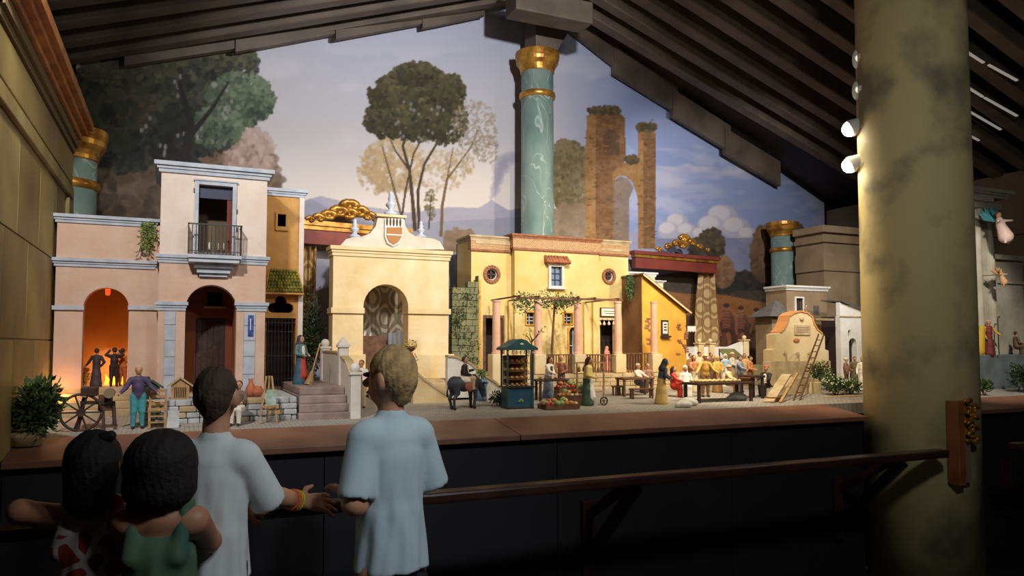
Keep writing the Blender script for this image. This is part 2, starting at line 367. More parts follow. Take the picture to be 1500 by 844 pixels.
# ---------------------------------------------------------------- painted canvas
def paint():
    rng = np.random.default_rng(5); x0, y0, W, H = 60, -40, 1260, 620
    im = np.zeros((H, W, 3)); yy, xx = np.mgrid[0:H, 0:W]; xx = xx + x0; yy = yy + y0
    def C(*c): return np.array(c, float)
    t = np.clip((yy - 30) / 300, 0, 1)[..., None]
    im[:] = C(164, 168, 186) * (1 - t) + C(216, 204, 194) * t
    tl = np.clip((520 - xx) / 420, 0, 1)[..., None]; im = im * (1 - .75 * tl) + C(196, 188, 182) * .75 * tl
    tr = np.clip((xx - 800) / 120, 0, 1)[..., None]; sky = C(138, 148, 182) * (1 - t) + C(136, 148, 184) * t; im = im * (1 - tr) + sky * tr
    def noise(sx, sy, seed):
        g = np.random.default_rng(seed).random((int(H / sy) + 3, int(W / sx) + 3)); u = (xx - x0) / sx; v = (yy - y0) / sy
        iu = u.astype(int); iv = v.astype(int); fu = u - iu; fv = v - iv; fu = fu * fu * (3 - 2 * fu); fv = fv * fv * (3 - 2 * fv)
        return (g[iv, iu] * (1 - fu) + g[iv, iu + 1] * fu) * (1 - fv) + (g[iv + 1, iu] * (1 - fu) + g[iv + 1, iu + 1] * fu) * fv
    def blend(c, a): im[:] = im * (1 - a[..., None]) + c * a[..., None]
    n1 = .6 * noise(90, 34, 1) + .3 * noise(30, 14, 2) + .1 * noise(9, 5, 3)
    blend(C(206, 200, 206), np.clip((n1 - .52) * 3, 0, .45) * np.clip((yy - 40) / 90, .25, 1))
    n2 = .6 * noise(70, 16, 7) + .4 * noise(22, 7, 8)
    blend(C(192, 184, 192), np.clip((n2 - .47) * 4, 0, .8) * np.clip((xx - 930) / 50, 0, 1) * np.clip(1 - abs(yy - 235) / 85, 0, 1))
    def dab(x, y, rx, ry, c, a=1., ang=0.):
        r = int(max(rx, ry)) + 2; X0, X1 = int(x) - x0 - r, int(x) - x0 + r + 1; Y0, Y1 = int(y) - y0 - r, int(y) - y0 + r + 1
        X0 = max(X0, 0); Y0 = max(Y0, 0); X1 = min(X1, W); Y1 = min(Y1, H)
        if X0 >= X1 or Y0 >= Y1: return
        gx = xx[Y0:Y1, X0:X1] - x; gy = yy[Y0:Y1, X0:X1] - y; ca, sa = math.cos(ang), math.sin(ang)
        q = np.sqrt(((gx * ca + gy * sa) / rx) ** 2 + ((-gx * sa + gy * ca) / ry) ** 2)
        al = (np.clip((1.15 - q) * 4, 0, 1) * a)[..., None]; im[Y0:Y1, X0:X1] = im[Y0:Y1, X0:X1] * (1 - al) + np.array(c, float) * al
    def fol(cx, cy, rx, ry, n, cols, s=4., a=.85, hollow=0.):
        for _ in range(n):
            th = rng.random() * 6.283; q = math.sqrt(rng.random() * (1 - hollow) + hollow); x = cx + rx * q * math.cos(th); y = cy + ry * q * math.sin(th)
            lit = (-(y - cy) / ry * .5 + (x - cx) / rx * .25 + rng.normal(0, .35)); i = int(np.clip((lit + 1) / 2 * len(cols), 0, len(cols) - 1))
            dab(x, y, s * rng.uniform(.5, 1.3), s * rng.uniform(.4, .9), C(*cols[i]) + rng.normal(0, 5), a, rng.random() * 3)
    def poly(pts, c, a=1., tex=0., seed=3):
        px = np.array(pts, float); inside = np.zeros((H, W), bool); j = len(px) - 1
        for i in range(len(px)):
            xi, yi = px[i]; xj, yj = px[j]
            if yi != yj: inside ^= ((yi > yy) != (yj > yy)) & (xx < (xj - xi) * (yy - yi) / (yj - yi) + xi)
            j = i
        n = (.5 * noise(18, 10, seed) + .5 * noise(5, 4, seed + 1) - .5)[..., None] * tex
        m = inside[..., None] * a; im[:] = im * (1 - m) + (C(*c) + n) * m
    def line(pts, w0, w1, c):
        for i in range(len(pts) - 1):
            (ax, ay), (bx, by) = pts[i], pts[i + 1]; L = max(2, int(math.hypot(bx - ax, by - ay) / .7))
            for k in range(L):
                t = k / L; g = (i + t) / (len(pts) - 1); dab(ax + (bx - ax) * t, ay + (by - ay) * t, w0 + (w1 - w0) * g, w0 + (w1 - w0) * g, c, .9)
    # distant hills, volcano with smoke
    poly([(380, 300), (430, 298), (470, 287), (520, 300), (600, 312), (660, 303), (700, 305), (716, 296), (720, 292), (726, 297), (745, 308), (800, 300), (860, 330), (960, 345), (960, 560), (380, 560)], (150, 148, 168), .85, 10)
    poly([(430, 305), (455, 290), (500, 318), (560, 330), (640, 325), (760, 318), (860, 320), (860, 560), (430, 560)], (134, 136, 152), .6, 12)
    for k in range(60):
        q = k / 60; dab(721 + 22 * q + rng.normal(0, 2 + 4 * q), 290 - 62 * q, 3 + 6 * q, 3 + 5 * q, (146, 142, 158), .22)
    # left big tree
    BR = [(62, 50, 42), (84, 68, 54), (104, 86, 68), (122, 102, 82)]
    poly([(60, 180), (240, 200), (390, 250), (395, 330), (400, 560), (60, 560)], (92, 78, 64), .9, 26)
    fol(250, 260, 160, 80, 900, BR, 9, .6); fol(365, 225, 38, 40, 240, [(140, 116, 104), (166, 142, 130), (182, 160, 150)], 6, .7)
    DG = [(30, 30, 28), (40, 42, 36), (54, 56, 46), (70, 70, 52), (86, 84, 60)]
    fol(220, 130, 115, 62, 1500, DG, 7); fol(180, 190, 75, 60, 700, DG[:4] + [(80, 68, 54)], 8); fol(300, 150, 62, 75, 900, DG, 6)
    fol(330, 92, 50, 26, 420, DG + [(70, 80, 66)], 5); fol(262, 210, 38, 55, 400, DG[:2], 7)
    GR = [(52, 60, 48), (72, 84, 66), (94, 106, 84), (112, 122, 100)]
    fol(352, 146, 48, 40, 520, GR, 5); fol(318, 186, 38, 30, 260, GR, 5); fol(382, 152, 22, 22, 160, GR, 4)
    fol(150, 100, 32, 20, 160, [(70, 72, 56), (92, 92, 70)], 5)
    for (x, y) in ((258, 120), (292, 195), (325, 130), (212, 188), (272, 200), (240, 222), (335, 165)):
        for k in range(5): dab(x + rng.normal(0, 5), y + rng.normal(0, 6), 2.2, 3.5, (150, 148, 146), .7)
    line([(272, 330), (268, 240), (280, 180), (262, 120)], 9, 3, (34, 30, 28)); line([(278, 200), (310, 160), (335, 120)], 4, 1.5, (36, 32, 30))
    # middle trees
    OR = [(150, 128, 96), (172, 146, 106), (186, 164, 124)]
    fol(578, 240, 46, 42, 520, OR, 4, .45); fol(548, 250, 24, 34, 160, OR, 4, .45)
    fol(650, 250, 40, 30, 160, OR, 3.5, .4)
    TR = (66, 52, 38)
    line([(608, 336), (604, 290), (600, 250), (590, 215), (600, 180)], 2.8, 1.5, TR); line([(614, 336), (612, 280), (622, 240), (640, 210), (650, 180)], 2.2, 1.2, TR)
    line([(592, 330), (578, 280), (570, 250), (560, 215)], 1.8, .8, (96, 76, 54)); line([(586, 335), (594, 280), (606, 225), (625, 190)], 1.6, .9, TR); line([(600, 250), (580, 222), (572, 205)], 1.5, .8, TR)
    OG = [(44, 42, 28), (58, 55, 34), (74, 68, 42), (92, 84, 54)]
    fol(608, 150, 58, 56, 1500, OG, 4.5); fol(570, 175, 36, 28, 420, OG, 4.2); fol(650, 175, 34, 36, 480, OG, 4.2); fol(655, 135, 26, 28, 260, OG, 4); fol(565, 138, 26, 22, 220, OG, 4); fol(610, 108, 30, 18, 220, OG, 4)
    for (x, y) in ((590, 190), (625, 200), (600, 160), (640, 160)):
        for k in range(5): dab(x + rng.normal(0, 7), y + rng.normal(0, 7), 2, 2.6, (150, 146, 150), .6)
    line([(646, 345), (648, 300), (655, 262), (672, 240), (690, 215), (700, 190)], 2.2, .8, (104, 82, 60)); line([(655, 262), (660, 235), (664, 215)], 1.2, .6, (104, 82, 60))
    fol(695, 185, 34, 38, 330, [(126, 110, 92), (148, 132, 112), (164, 150, 132)], 2.6, .5); fol(672, 238, 24, 20, 120, [(150, 130, 104), (166, 150, 128)], 2.4, .5); fol(712, 220, 18, 22, 90, [(140, 124, 104)], 2.4, .5)
    fol(631, 300, 9, 22, 70, [(104, 100, 74), (124, 116, 84)], 2.4, .8); line([(628, 335), (632, 285)], 1, .7, TR)
    poly([(650, 345), (652, 338), (664, 338), (664, 333), (672, 333), (672, 337), (684, 336), (690, 334), (697, 345), (697, 370), (650, 370)], (130, 108, 88), 1, 24)
    # tree and ruin right of the middle column
    fol(836, 262, 30, 55, 800, [(96, 84, 58), (116, 102, 70), (132, 118, 84), (112, 96, 70)], 4, .8); fol(826, 225, 16, 20, 160, [(110, 98, 68), (130, 116, 84)], 3.5)
    fol(838, 330, 40, 30, 300, [(150, 130, 106), (132, 112, 90)], 6, .5)
    S1, S2, S3 = (150, 110, 66), (122, 86, 52), (84, 60, 42)
    poly([(860, 170), (878, 163), (903, 162), (915, 172), (917, 230), (912, 245), (900, 262), (901, 360), (858, 360), (856, 255)], S2, 1, 44)
    poly([(860, 172), (872, 166), (873, 360), (858, 360), (856, 255)], S1, 1, 40, 9); poly([(884, 198), (890, 190), (900, 190), (908, 200), (908, 228), (884, 228)], S3, .7, 22)
    poly([(898, 252), (912, 240), (936, 232), (936, 300), (932, 282), (926, 266), (916, 258), (906, 258), (898, 266)], S1, 1, 40, 21)
    poly([(935, 188), (946, 182), (961, 196), (961, 290), (959, 365), (934, 365), (936, 280)], S2, 1, 44, 13); poly([(935, 190), (943, 185), (943, 365), (934, 365)], S1, 1, 36, 15)
    poly([(898, 266), (908, 258), (920, 262), (928, 275), (922, 290), (922, 365), (898, 365)], (128, 104, 84), .85, 26)
    for (bx, by, bw) in ((886, 162, 26), (947, 186, 14), (925, 234, 10)): fol(bx, by, bw, 6, 110, [(70, 60, 38), (92, 78, 48)], 3)
    for k in range(260): 
        x = rng.choice([rng.uniform(858, 912), rng.uniform(935, 960)]); y = rng.uniform(175, 360); dab(x, y, rng.uniform(1, 4), rng.uniform(.6, 1.4), rng.choice([70, 100, 165]) * np.array([1, .74, .46]), .5)
    # clouds and landscape on the right
    for (cx, cy, s) in ((992, 326, 16), (980, 338, 16), (1006, 338, 14), (1058, 318, 22), (1042, 332, 20), (1078, 334, 20), (1095, 344, 14), (1028, 344, 14)):
        dab(cx, cy, s, s * .8, (178, 170, 176), .8); dab(cx - s * .2, cy - s * .25, s * .7, s * .5, (204, 196, 196), .8)
    poly([(960, 350), (1135, 348), (1300, 352), (1300, 560), (960, 560)], (120, 120, 140), .7, 16)
    poly([(960, 404), (1010, 396), (1060, 404), (1090, 398), (1135, 405), (1300, 400), (1300, 560), (960, 560)], (70, 60, 48), 1, 24)
    fol(1100, 412, 40, 12, 260, [(46, 40, 34), (58, 50, 42)], 5); fol(1060, 418, 22, 10, 140, [(50, 44, 36)], 5)
    poly([(960, 425), (1000, 430), (1060, 432), (1135, 446), (1300, 452), (1300, 560), (960, 560)], (142, 92, 50), 1, 30)
    poly([(960, 455), (1135, 480), (1300, 490), (1300, 580), (960, 580)], (66, 42, 34), .75, 26)
    fol(1042, 362, 18, 26, 330, [(52, 44, 32), (70, 58, 42), (88, 74, 52)], 4.5); fol(1022, 365, 12, 16, 160, [(54, 46, 34), (80, 66, 46)], 4); fol(1060, 398, 14, 22, 180, [(120, 86, 58), (142, 104, 72)], 4.5)
    fol(1120, 372, 20, 40, 360, [(96, 70, 50), (118, 88, 62), (134, 104, 76)], 5); fol(1165, 380, 26, 50, 500, [(66, 50, 38), (86, 64, 48), (104, 80, 58)], 5.5); fol(1240, 380, 50, 40, 300, [(84, 76, 68), (70, 60, 54)], 8)
    # dancing figures
    def fig(x, y, s, c, la, ra):
        c = np.array(c, float); d = c * .72
        dab(x, y - 66 * s, 4.5 * s, 5.5 * s, c); dab(x, y - 70 * s, 5 * s, 3.5 * s, c * .45)
        for k in range(12): q = k / 11; dab(x, y - (58 - 26 * q) * s, (8.5 - 3 * q) * s, 4 * s, c if k % 2 else d)
        for k in range(10): q = k / 9; dab(x, y - (30 - 8 * q) * s, (7 + 2 * q) * s, 4 * s, c * .5)
        line([(x - 3 * s, y - 24 * s), (x - 4 * s, y - 10 * s), (x - 3 * s, y)], 3.6 * s, 2 * s, d); line([(x + 3 * s, y - 24 * s), (x + 5 * s, y - 12 * s), (x + 3 * s, y)], 3.6 * s, 2 * s, c)
        line([(x - 7 * s, y - 56 * s)] + la, 2.6 * s, 1.6 * s, c); line([(x + 7 * s, y - 56 * s)] + ra, 2.6 * s, 1.6 * s, d)
    fig(1064, 512, .92, (150, 92, 66), [(1052, 475), (1056, 492)], [(1076, 476), (1080, 490)])
    fig(1085, 510, .84, (158, 100, 72), [(1078, 478), (1079, 490)], [(1095, 474), (1099, 488)])
    fig(1108, 510, .80, (146, 94, 66), [(1101, 480), (1099, 488)], [(1115, 478), (1118, 488)])
    fig(1128, 508, .84, (120, 74, 54), [(1121, 478), (1118, 488)], [(1136, 478), (1140, 490)])
    return np.clip(im, 8, 235), x0, y0, W, H
IM, ix0, iy0, IW, IH = paint()
nu, nv = 900, 440
us = np.linspace(-.60, 6.60, nu); zs = np.linspace(1.05, 4.30, nv); UU, ZZ = np.meshgrid(us, zs, indexing='ij')
YY = CY0 + CTH * (UU - CX0); rel = np.stack([UU - CAM.x, YY - CAM.y, ZZ - CAM.z], -1)
dep = rel @ np.array(_f); qx = PCX + FPX * (rel @ np.array(_r)) / dep; qy = PCY - FPX * (rel @ np.array(_u)) / dep
fx = np.clip(qx - ix0, 0, IW - 1.01); fy = np.clip(qy - iy0, 0, IH - 1.01); i0 = fx.astype(int); j0 = fy.astype(int); a_ = (fx - i0)[..., None]; b_ = (fy - j0)[..., None]
CC = (IM[j0, i0] * (1 - a_) + IM[j0, i0 + 1] * a_) * (1 - b_) + (IM[j0 + 1, i0] * (1 - a_) + IM[j0 + 1, i0 + 1] * a_) * b_
cl = np.array(lin(CC.reshape(-1, 3))).reshape(-1, 3)
V = np.stack([UU, YY, ZZ], -1).reshape(-1, 3); I = np.arange(nu * nv).reshape(nu, nv)
Q = np.stack([I[:-1, :-1], I[1:, :-1], I[1:, 1:], I[:-1, 1:]], -1).reshape(-1, 4)
ok = (V[:, 2] < RZ - RS * abs(V[:, 0] - RX) + .10).reshape(nu, nv); ok = (ok[:-1, :-1] & ok[1:, 1:] & ok[1:, :-1]).ravel()
np_mesh('painted_backdrop', V, Q[ok], np.c_[cl, np.ones(len(cl))], vcol('canvas_paint', .85), None, False,
        label='painted canvas of trees, ruined towers and a smoking volcano behind the miniature town', cat='backdrop')

# ---------------------------------------------------------------- counter with sloping ledge
m_ledge = mat('ledge_wood', (140, 96, 74), (120, 80, 60), 7, .5, .08)
ct = root('display_counter', 'long dark counter with a brown wooden ledge carrying the miniature town', 'counter', (2.5, 3.4, 0))
def counter_run(ct, xs, xp):
    for a, b in zip(xs[:-1], xs[1:]):
        MB()._add([(a + .002, 3.05, .975), (b - .002, 3.05, .975), (b - .002, 3.05, 1.0), (a + .002, 3.05, 1.0), (a + .002, 3.36, 1.018), (b - .002, 3.36, 1.018), (b - .002, 3.36, 1.047), (a + .002, 3.36, 1.047)],
              [(0, 1, 2, 3), (3, 2, 6, 7), (4, 7, 6, 5), (0, 4, 5, 1), (0, 3, 7, 4), (1, 5, 6, 2)]).build('ledge_board', m_ledge, ct, bevel=.003)
    for a, b in zip(xp[:-1], xp[1:]): B('front_panel', m_black, ct, a + .002, b - .002, 3.085, 3.12, .0, .974)
    B('end_panel', m_black, ct, xs[-1] - .03, xs[-1] - .004, 3.122, 3.36, 0, .974); B('rear_panel', m_black, ct, xs[0], xs[-1], 3.40, 3.42, 0, .97)
counter_run(ct, [-.54, 1.4, 3.535], [-.54, .55, 1.6, 2.6, 3.535])
ct2 = root('display_counter', 'end section of the dark counter carrying the temple beyond the pillar', 'counter', (5.3, 3.4, 0))
counter_run(ct2, [4.125, 5.3, 6.6], [4.125, 5.3, 6.6])
# paved ground of the miniature town
m_pave = bpy.data.materials.new('paving'); m_pave.use_nodes = True; nt = m_pave.node_tree; bs = nt.nodes['Principled BSDF']
tc = nt.nodes.new('ShaderNodeTexCoord'); bk = nt.nodes.new('ShaderNodeTexBrick'); bk.inputs['Scale'].default_value = 14
bk.inputs['Color1'].default_value = (*lin((176, 168, 156)), 1); bk.inputs['Color2'].default_value = (*lin((156, 148, 138)), 1); bk.inputs['Mortar'].default_value = (*lin((112, 104, 96)), 1); bk.inputs['Mortar Size'].default_value = .025
nt.links.new(tc.outputs['Object'], bk.inputs['Vector']); nt.links.new(bk.outputs['Color'], bs.inputs['Base Color']); bs.inputs['Roughness'].default_value = .8
bp = nt.nodes.new('ShaderNodeBump'); bp.inputs['Strength'].default_value = .5; bp.inputs['Distance'].default_value = .01; bp.invert = True
nt.links.new(bk.outputs['Fac'], bp.inputs['Height']); nt.links.new(bp.outputs[0], bs.inputs['Normal'])
g = MB()._add([(-.5, 3.361, GZ(3.361)), (6.6, 3.361, GZ(3.361)), (6.6, 6.1, GZ(6.1)), (-.5, 5.16, GZ(5.16)), (-.5, 3.361, .98), (6.6, 3.361, .98), (6.6, 6.1, .98), (-.5, 5.16, .98)],
    [(0, 1, 2, 3), (4, 7, 6, 5), (0, 4, 5, 1), (1, 5, 6, 2), (2, 6, 7, 3), (3, 7, 4, 0)])
struct(g.build('plaza_ground', m_pave))

# ---------------------------------------------------------------- handrail
m_rail = mat('rail_wood', (64, 40, 32), (46, 28, 24), 6, .28)
hr = root('handrail', 'dark polished wooden handrail in front of the counter', 'railing', (1.5, 2.65, 0))
MB().box(-.70, 3.60, 2.61, 2.69, .825, .865).build('rail_bar', m_rail, hr, bevel=.01)
for x in (-.2, 1.75, 3.32):
    m = MB(); m.bar((x, 2.66, .815), (x, 3.085, .40), .035, .05); m.bar((x, 2.72, .815), (x, 3.085, .60), .03, .04); m.box(x - .03, x + .03, 3.06, 3.085, .34, .68)
    m.build('rail_bracket', m_rail, hr, bevel=.004)
hr2 = root('handrail', 'short end of dark handrail beyond the big mottled pillar', 'railing', (4.8, 2.65, 0))
MB().box(4.17, 6.4, 2.61, 2.69, .825, .865).build('rail_bar', m_rail, hr2, bevel=.01)
for x in (4.75, 6.0):
    m = MB(); m.bar((x, 2.66, .815), (x, 3.085, .40), .035, .05); m.box(x - .03, x + .03, 3.06, 3.085, .34, .68); m.build('rail_bracket', m_rail, hr2)

# ---------------------------------------------------------------- big mottled pillar
PXc, PYc, PR = 3.83, 2.95, .29
m_pil = mat('mottled_plaster', (128, 120, 94), (206, 188, 132), 3.0, .75, .15, detail=9, thr=(.33, .52), bscale=14)
pl = root('pillar', 'thick round pillar painted in mottled olive and ochre plaster', 'pillar', (PXc, PYc, 0))
MB().lathe((PXc, PYc), [(PR + .0, 0), (PR + .002, 1.6), (PR - .004, roofz(PXc) + .15)], 64).build('shaft', m_pil, pl, smooth=True)
# floodlights clamped to the far side of the pillar
m_lamp = mat('lamp_housing', (210, 205, 195), None, rough=.4)
m_glow = mat('lamp_glow', (255, 250, 235), emit=(255, 244, 220), es=60)
for i, (py, nm) in enumerate(((190, 'upper'), (243, 'lower'))):
    c = P(1243, py, 3.16); d = Vector((-.55, .45, -.35)).normalized()
    f = root('floodlight', 'lit floodlight on the pillar, %s of the two glowing ones' % nm, 'lamp', c)
    e = c - d * .02; MB().tube([e - d * .085, e - d * .06, e, e + d * .012], [.018, .034, .05, .05], 20).build('housing', m_lamp, f, smooth=True)
    MB().ball(e + d * .012, (.044, .044, .044), 16, 10).build('lens', m_glow, f, smooth=True)
    MB().bar(e - d * .05, (PXc - .26, PYc + .11, e.z - .02), .02, .02).build('arm', m_lamp, f)
    spot('flood_beam', e + d * .07, (1.9, 4.9, 1.3) if i else (3.1, 4.7, 1.5), 48, (1, .88, .66), R(110), .7, .04)
for i, (py, nm) in enumerate(((87, 'upper'), (133, 'lower'))):
    c = P(1254, py, 3.12)
    f = root('small_lamp', 'small unlit white lamp on the pillar, %s of two' % nm, 'lamp', c)
    MB().ball(c, (.022, .022, .055), 14, 10).build('housing', m_lamp, f, smooth=True)
    MB().bar(c, (PXc - .26, PYc + .10, c.z), .016, .03).build('arm', m_lamp, f); MB().ball(c + Vector((-.006, -.014, 0)), (.014, .012, .02), 10, 6).build('bulb', mat('bulb_white', (250, 246, 230), emit=(255, 240, 210), es=.8), f, smooth=True)
# board with gilded carving on the pillar
wb = root('wooden_board', 'upright brown board with a gilded leaf carving fixed to the pillar', 'board', (3.72, 2.64, .75))
zt, zb_ = Z(1405, 588, 2.63), Z(1405, 712, 2.63); xb, xe = X(1400, 2.62), X(1409, 2.62); zo = Z(1415, 648, 2.63)
MB().box(xb, xe, 2.62, 2.69, zb_, zt).build('plank', mat('board_wood', (150, 92, 52), (120, 70, 40), 8, .5), wb, bevel=.004)
B('back_plate', mat('olive_plate', (120, 112, 84)), wb, xe, xe + .055, 2.63, 2.72, zb_ + .01, zo, bevel=.003)
mg = MB(); rg = random.Random(3)
for i in range(8):
    z = zt - .01 - (zt - zo - .02) * i / 7; s = 1 if i % 2 else -1; c = Vector((xe + .044 + .012 * s, 2.61, z))
    mg.tube([c + Vector((s * .030 * (1 - k / 13) * math.cos(k * .6), -.006 * math.sin(k), .024 * (1 - k / 13) * math.sin(k * .6))) for k in range(11)], [.011 - .0006 * k for k in range(11)], 7)
for i in range(26): mg.ball((xe + rg.uniform(.015, .085), 2.615 + rg.uniform(-.012, .02), zo + rg.random() * (zt - zo)), (rg.uniform(.008, .016), .012, rg.uniform(.008, .018)), 8, 6)
mg.build('gilded_carving', m_gold, wb, smooth=True, kind='stuff'); B('carving_ground', m_gilt, wb, xe, xe + .075, 2.625, 2.74, zo, zt, bevel=.004)
# ---------------------------------------------------------------- marbled columns
m_marb = bpy.data.materials.new('green_marble'); m_marb.use_nodes = True; nt = m_marb.node_tree; bs = nt.nodes['Principled BSDF']; bs.inputs['Roughness'].default_value = .35
tc = nt.nodes.new('ShaderNodeTexCoord'); mp = nt.nodes.new('ShaderNodeMapping'); mp.inputs['Scale'].default_value = (1, 1, .55); mp.inputs['Rotation'].default_value = (.4, .5, 0)
n1 = nt.nodes.new('ShaderNodeTexNoise'); n1.inputs['Scale'].default_value = 6; n1.inputs['Detail'].default_value = 8
r1 = nt.nodes.new('ShaderNodeValToRGB'); r1.color_ramp.elements[0].color = (*lin((110, 134, 126)), 1); r1.color_ramp.elements[1].color = (*lin((140, 160, 150)), 1); r1.color_ramp.elements[0].position = .35; r1.color_ramp.elements[1].position = .65
vo = nt.nodes.new('ShaderNodeTexNoise'); vo.inputs['Scale'].default_value = 5.5; vo.inputs['Detail'].default_value = 2; vo.inputs['Distortion'].default_value = 1.2
r2 = nt.nodes.new('ShaderNodeValToRGB'); r2.color_ramp.elements[0].position = .485; r2.color_ramp.elements[0].color = (0, 0, 0, 1); e = r2.color_ramp.elements[1]; e.position = .5; e.color = (.55, .55, .55, 1); e = r2.color_ramp.elements.new(.515); e.color = (0, 0, 0, 1)
mx = nt.nodes.new('ShaderNodeMix'); mx.data_type = 'RGBA'; mx.inputs[7].default_value = (*lin((216, 226, 214)), 1)
for a, b in ((tc.outputs['Object'], mp.inputs[0]), (mp.outputs[0], n1.inputs['Vector']), (mp.outputs[0], vo.inputs['Vector']), (n1.outputs['Fac'], r1.inputs[0]), (vo.outputs['Fac'], r2.inputs[0]), (r2.outputs[0], mx.inputs[0]), (r1.outputs[0], mx.inputs[6]), (mx.outputs[2], bs.inputs['Base Color'])): nt.links.new(a, b)
def marble_column(label, px, Y, r, ytop, yring):
    c = P(px, ytop, Y); b = root('marble_column', label, 'column', (c.x, Y, GZ(Y)), group='green marbled columns'); u = r / .135
    zr_ = P(px, yring, Y).z
    MB().lathe((c.x, Y), [(r * 1.12, GZ(Y)), (r * 1.1, GZ(Y) + .06), (r * 1.02, GZ(Y) + .09), (r * .98, c.z - .1)], 40).build('shaft', m_marb, b, smooth=True)
    k = r / .135
    MB().lathe((c.x, Y), [(r * 1.0, c.z - .165 * k), (r * 1.04, c.z - .16 * k), (r * 1.06, c.z - .14 * k), (r * 1.12, c.z - .115 * k), (r * 1.28, c.z - .085 * k), (r * 1.32, c.z - .06 * k), (r * 1.28, c.z - .055 * k), (r * 1.36, c.z - .035 * k), (r * 1.36, c.z)], 40).build('capital', m_gold, b, smooth=False)
    MB().lathe((c.x, Y), [(r, zr_ - .026 * k), (r * 1.09, zr_ - .02 * k), (r * 1.12, zr_), (r * 1.09, zr_ + .02 * k), (r, zr_ + .026 * k)], 40).build('ring', m_gold, b, smooth=True)
    return b
marble_column('tall green marbled column with gold capital rising behind the yellow house', 787, 5.36, .132, 80, 142)
marble_column('green marbled column with gold capital beside the left ochre wall', 103, 4.78, .140, 192, 272)
marble_column('short green marbled column with gold capital behind the grey-roofed hut', 1146, 5.80, .118, 327, 367)
# lamp housings of the show lights on the rafters
for i, s in enumerate(SPOTS):
    p = Vector(s[1]); d = (Vector(s[2]) - p).normalized(); e = p - d * .03
    f = root('spotlight', 'black spotlight hanging from the rafters above the visitors', 'lamp', p, group='spotlights on the rafters')
    MB().tube([e - d * .12, e - d * .10, e], [.03, .05, .055], 16).build('housing', m_dark, f, smooth=True)
    MB().bar(e - d * .06, (e.x, e.y, roofz(e.x) + .16), .015, .015).build('hanger', m_dark, f)

# glowing bars put in for streaks of daylight between the rafters beyond the pillar
def PRF(x, y):
    d = ray(x, y); t = (RZ - RS * (CAM.x - RX) - .02 - CAM.z) / (d.z + RS * d.x); return CAM + d * t
m_slit = mat('daylight_slit', (200, 196, 184), emit=(220, 214, 200), es=.25)
for i, (a, b) in enumerate((((1416, 76), (1441, 92)), ((1448, 95), (1490, 118)), ((1416, 127), (1440, 142)), ((1442, 143), (1490, 170)), ((1416, 161), (1466, 190)), ((1414, 195), (1434, 206)))):
    p, q = PRF(*a), PRF(*b); e = PRF(a[0], a[1] + 4); struct(MB().bar(p, q, .02, .008).build('trim_%d' % (20 + i), m_slit))
# ================================================================== MINIATURE BUILDINGS
def plaster(name, c, c2, sc_=9): return mat(name, c, c2, sc_, .85, .25, detail=8, thr=(.3, .7), bscale=40)
m_pink = plaster('pink_plaster', (216, 186, 166), (204, 168, 146)); m_pale = plaster('pale_plaster', (232, 218, 208), (222, 202, 188))
m_bluew = mat('blue_white_trim', (190, 196, 206), (168, 176, 190), 20, .7, .1); m_ochre = plaster('ochre_plaster', (206, 160, 92), (184, 128, 64), 7)
m_cream = plaster('cream_plaster', (220, 200, 160), (202, 174, 122), 6); m_yel = plaster('yellow_plaster', (228, 206, 144), (216, 182, 104), 5); m_yel2 = plaster('deep_yellow_plaster', (222, 172, 70), (206, 144, 50), 6)
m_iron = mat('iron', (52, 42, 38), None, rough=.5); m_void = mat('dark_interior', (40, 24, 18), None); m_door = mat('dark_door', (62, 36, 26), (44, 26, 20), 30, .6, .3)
m_stoneg = mat('grey_stone', (196, 198, 200), (150, 150, 150), 14, .85, .4); m_stonew = mat('warm_stone', (200, 178, 140), (170, 146, 108), 12, .85, .35)
m_white = plaster('white_plaster', (226, 222, 214), (206, 200, 190)); m_brick = mat('brick', (168, 112, 76), (138, 88, 60), 40, .85, .4)
m_tile = mat('roof_tile', (188, 116, 76), (150, 84, 56), 40, .8, .3); m_pinkc = plaster('pink_column', (224, 178, 150), (210, 160, 130)); m_wood = mat('brown_wood', (120, 80, 50), (90, 58, 38), 30, .65, .2)
m_green = mat('leaf_green', (58, 82, 40), (92, 112, 56), 40, .6); m_dgreen = mat('leaf_dark', (34, 52, 28), (60, 78, 42), 40, .6); m_lgreen = mat('leaf_light', (96, 122, 58), (150, 160, 88), 40, .6); m_red = mat('red_board', (132, 54, 38), (112, 44, 32), 6, .6)
m_pane = mat('window_glass', (120, 136, 160), None, rough=.12); m_terra = mat('terracotta', (190, 110, 70), (160, 88, 56), 20, .7)

# ---- loggia house
Y = 4.05; D = 4.52; fl = Z(150, 569, Y); x0, x1 = X(79, Y), X(231, 3.95) - .002; zt = Z(150, 326, Y)
lg = root('loggia_house', 'pink plaster house with an open arched loggia glowing orange inside', 'building', ((x0 + x1) / 2, Y, fl))
ax0, ax1 = X(121, Y), X(188, Y); zs = Z(155, 451, Y)
MB().plate(rect(x0, x1, fl, zt), [arch(ax0, ax1, fl + .001, zs)], Y, Y + .07).build('front_wall', m_pink, lg)
B('side_wall', m_pink, lg, x0, x0 + .03, Y + .07, D, fl, zt); B('side_wall', m_pink, lg, x1 - .03, x1, Y + .07, D, fl, zt)
B('rear_wall', m_ochre, lg, x0, x1, D, D + .03, fl, zt); B('loggia_floor', m_stonew, lg, x0, x1, Y, D, fl - .02, fl); B('loggia_ceiling', m_ochre, lg, x0 + .03, x1 - .03, Y + .07, D, zt - .05, zt - .02); B('roof', m_pink, lg, x0, x1, Y + .07, D, zt - .02, zt)
cornice(MB(), x0, x1 - .024, Y, D, Z(150, 329, Y), Z(150, 317, Y), .022).build('top_cornice', m_bluew, lg)
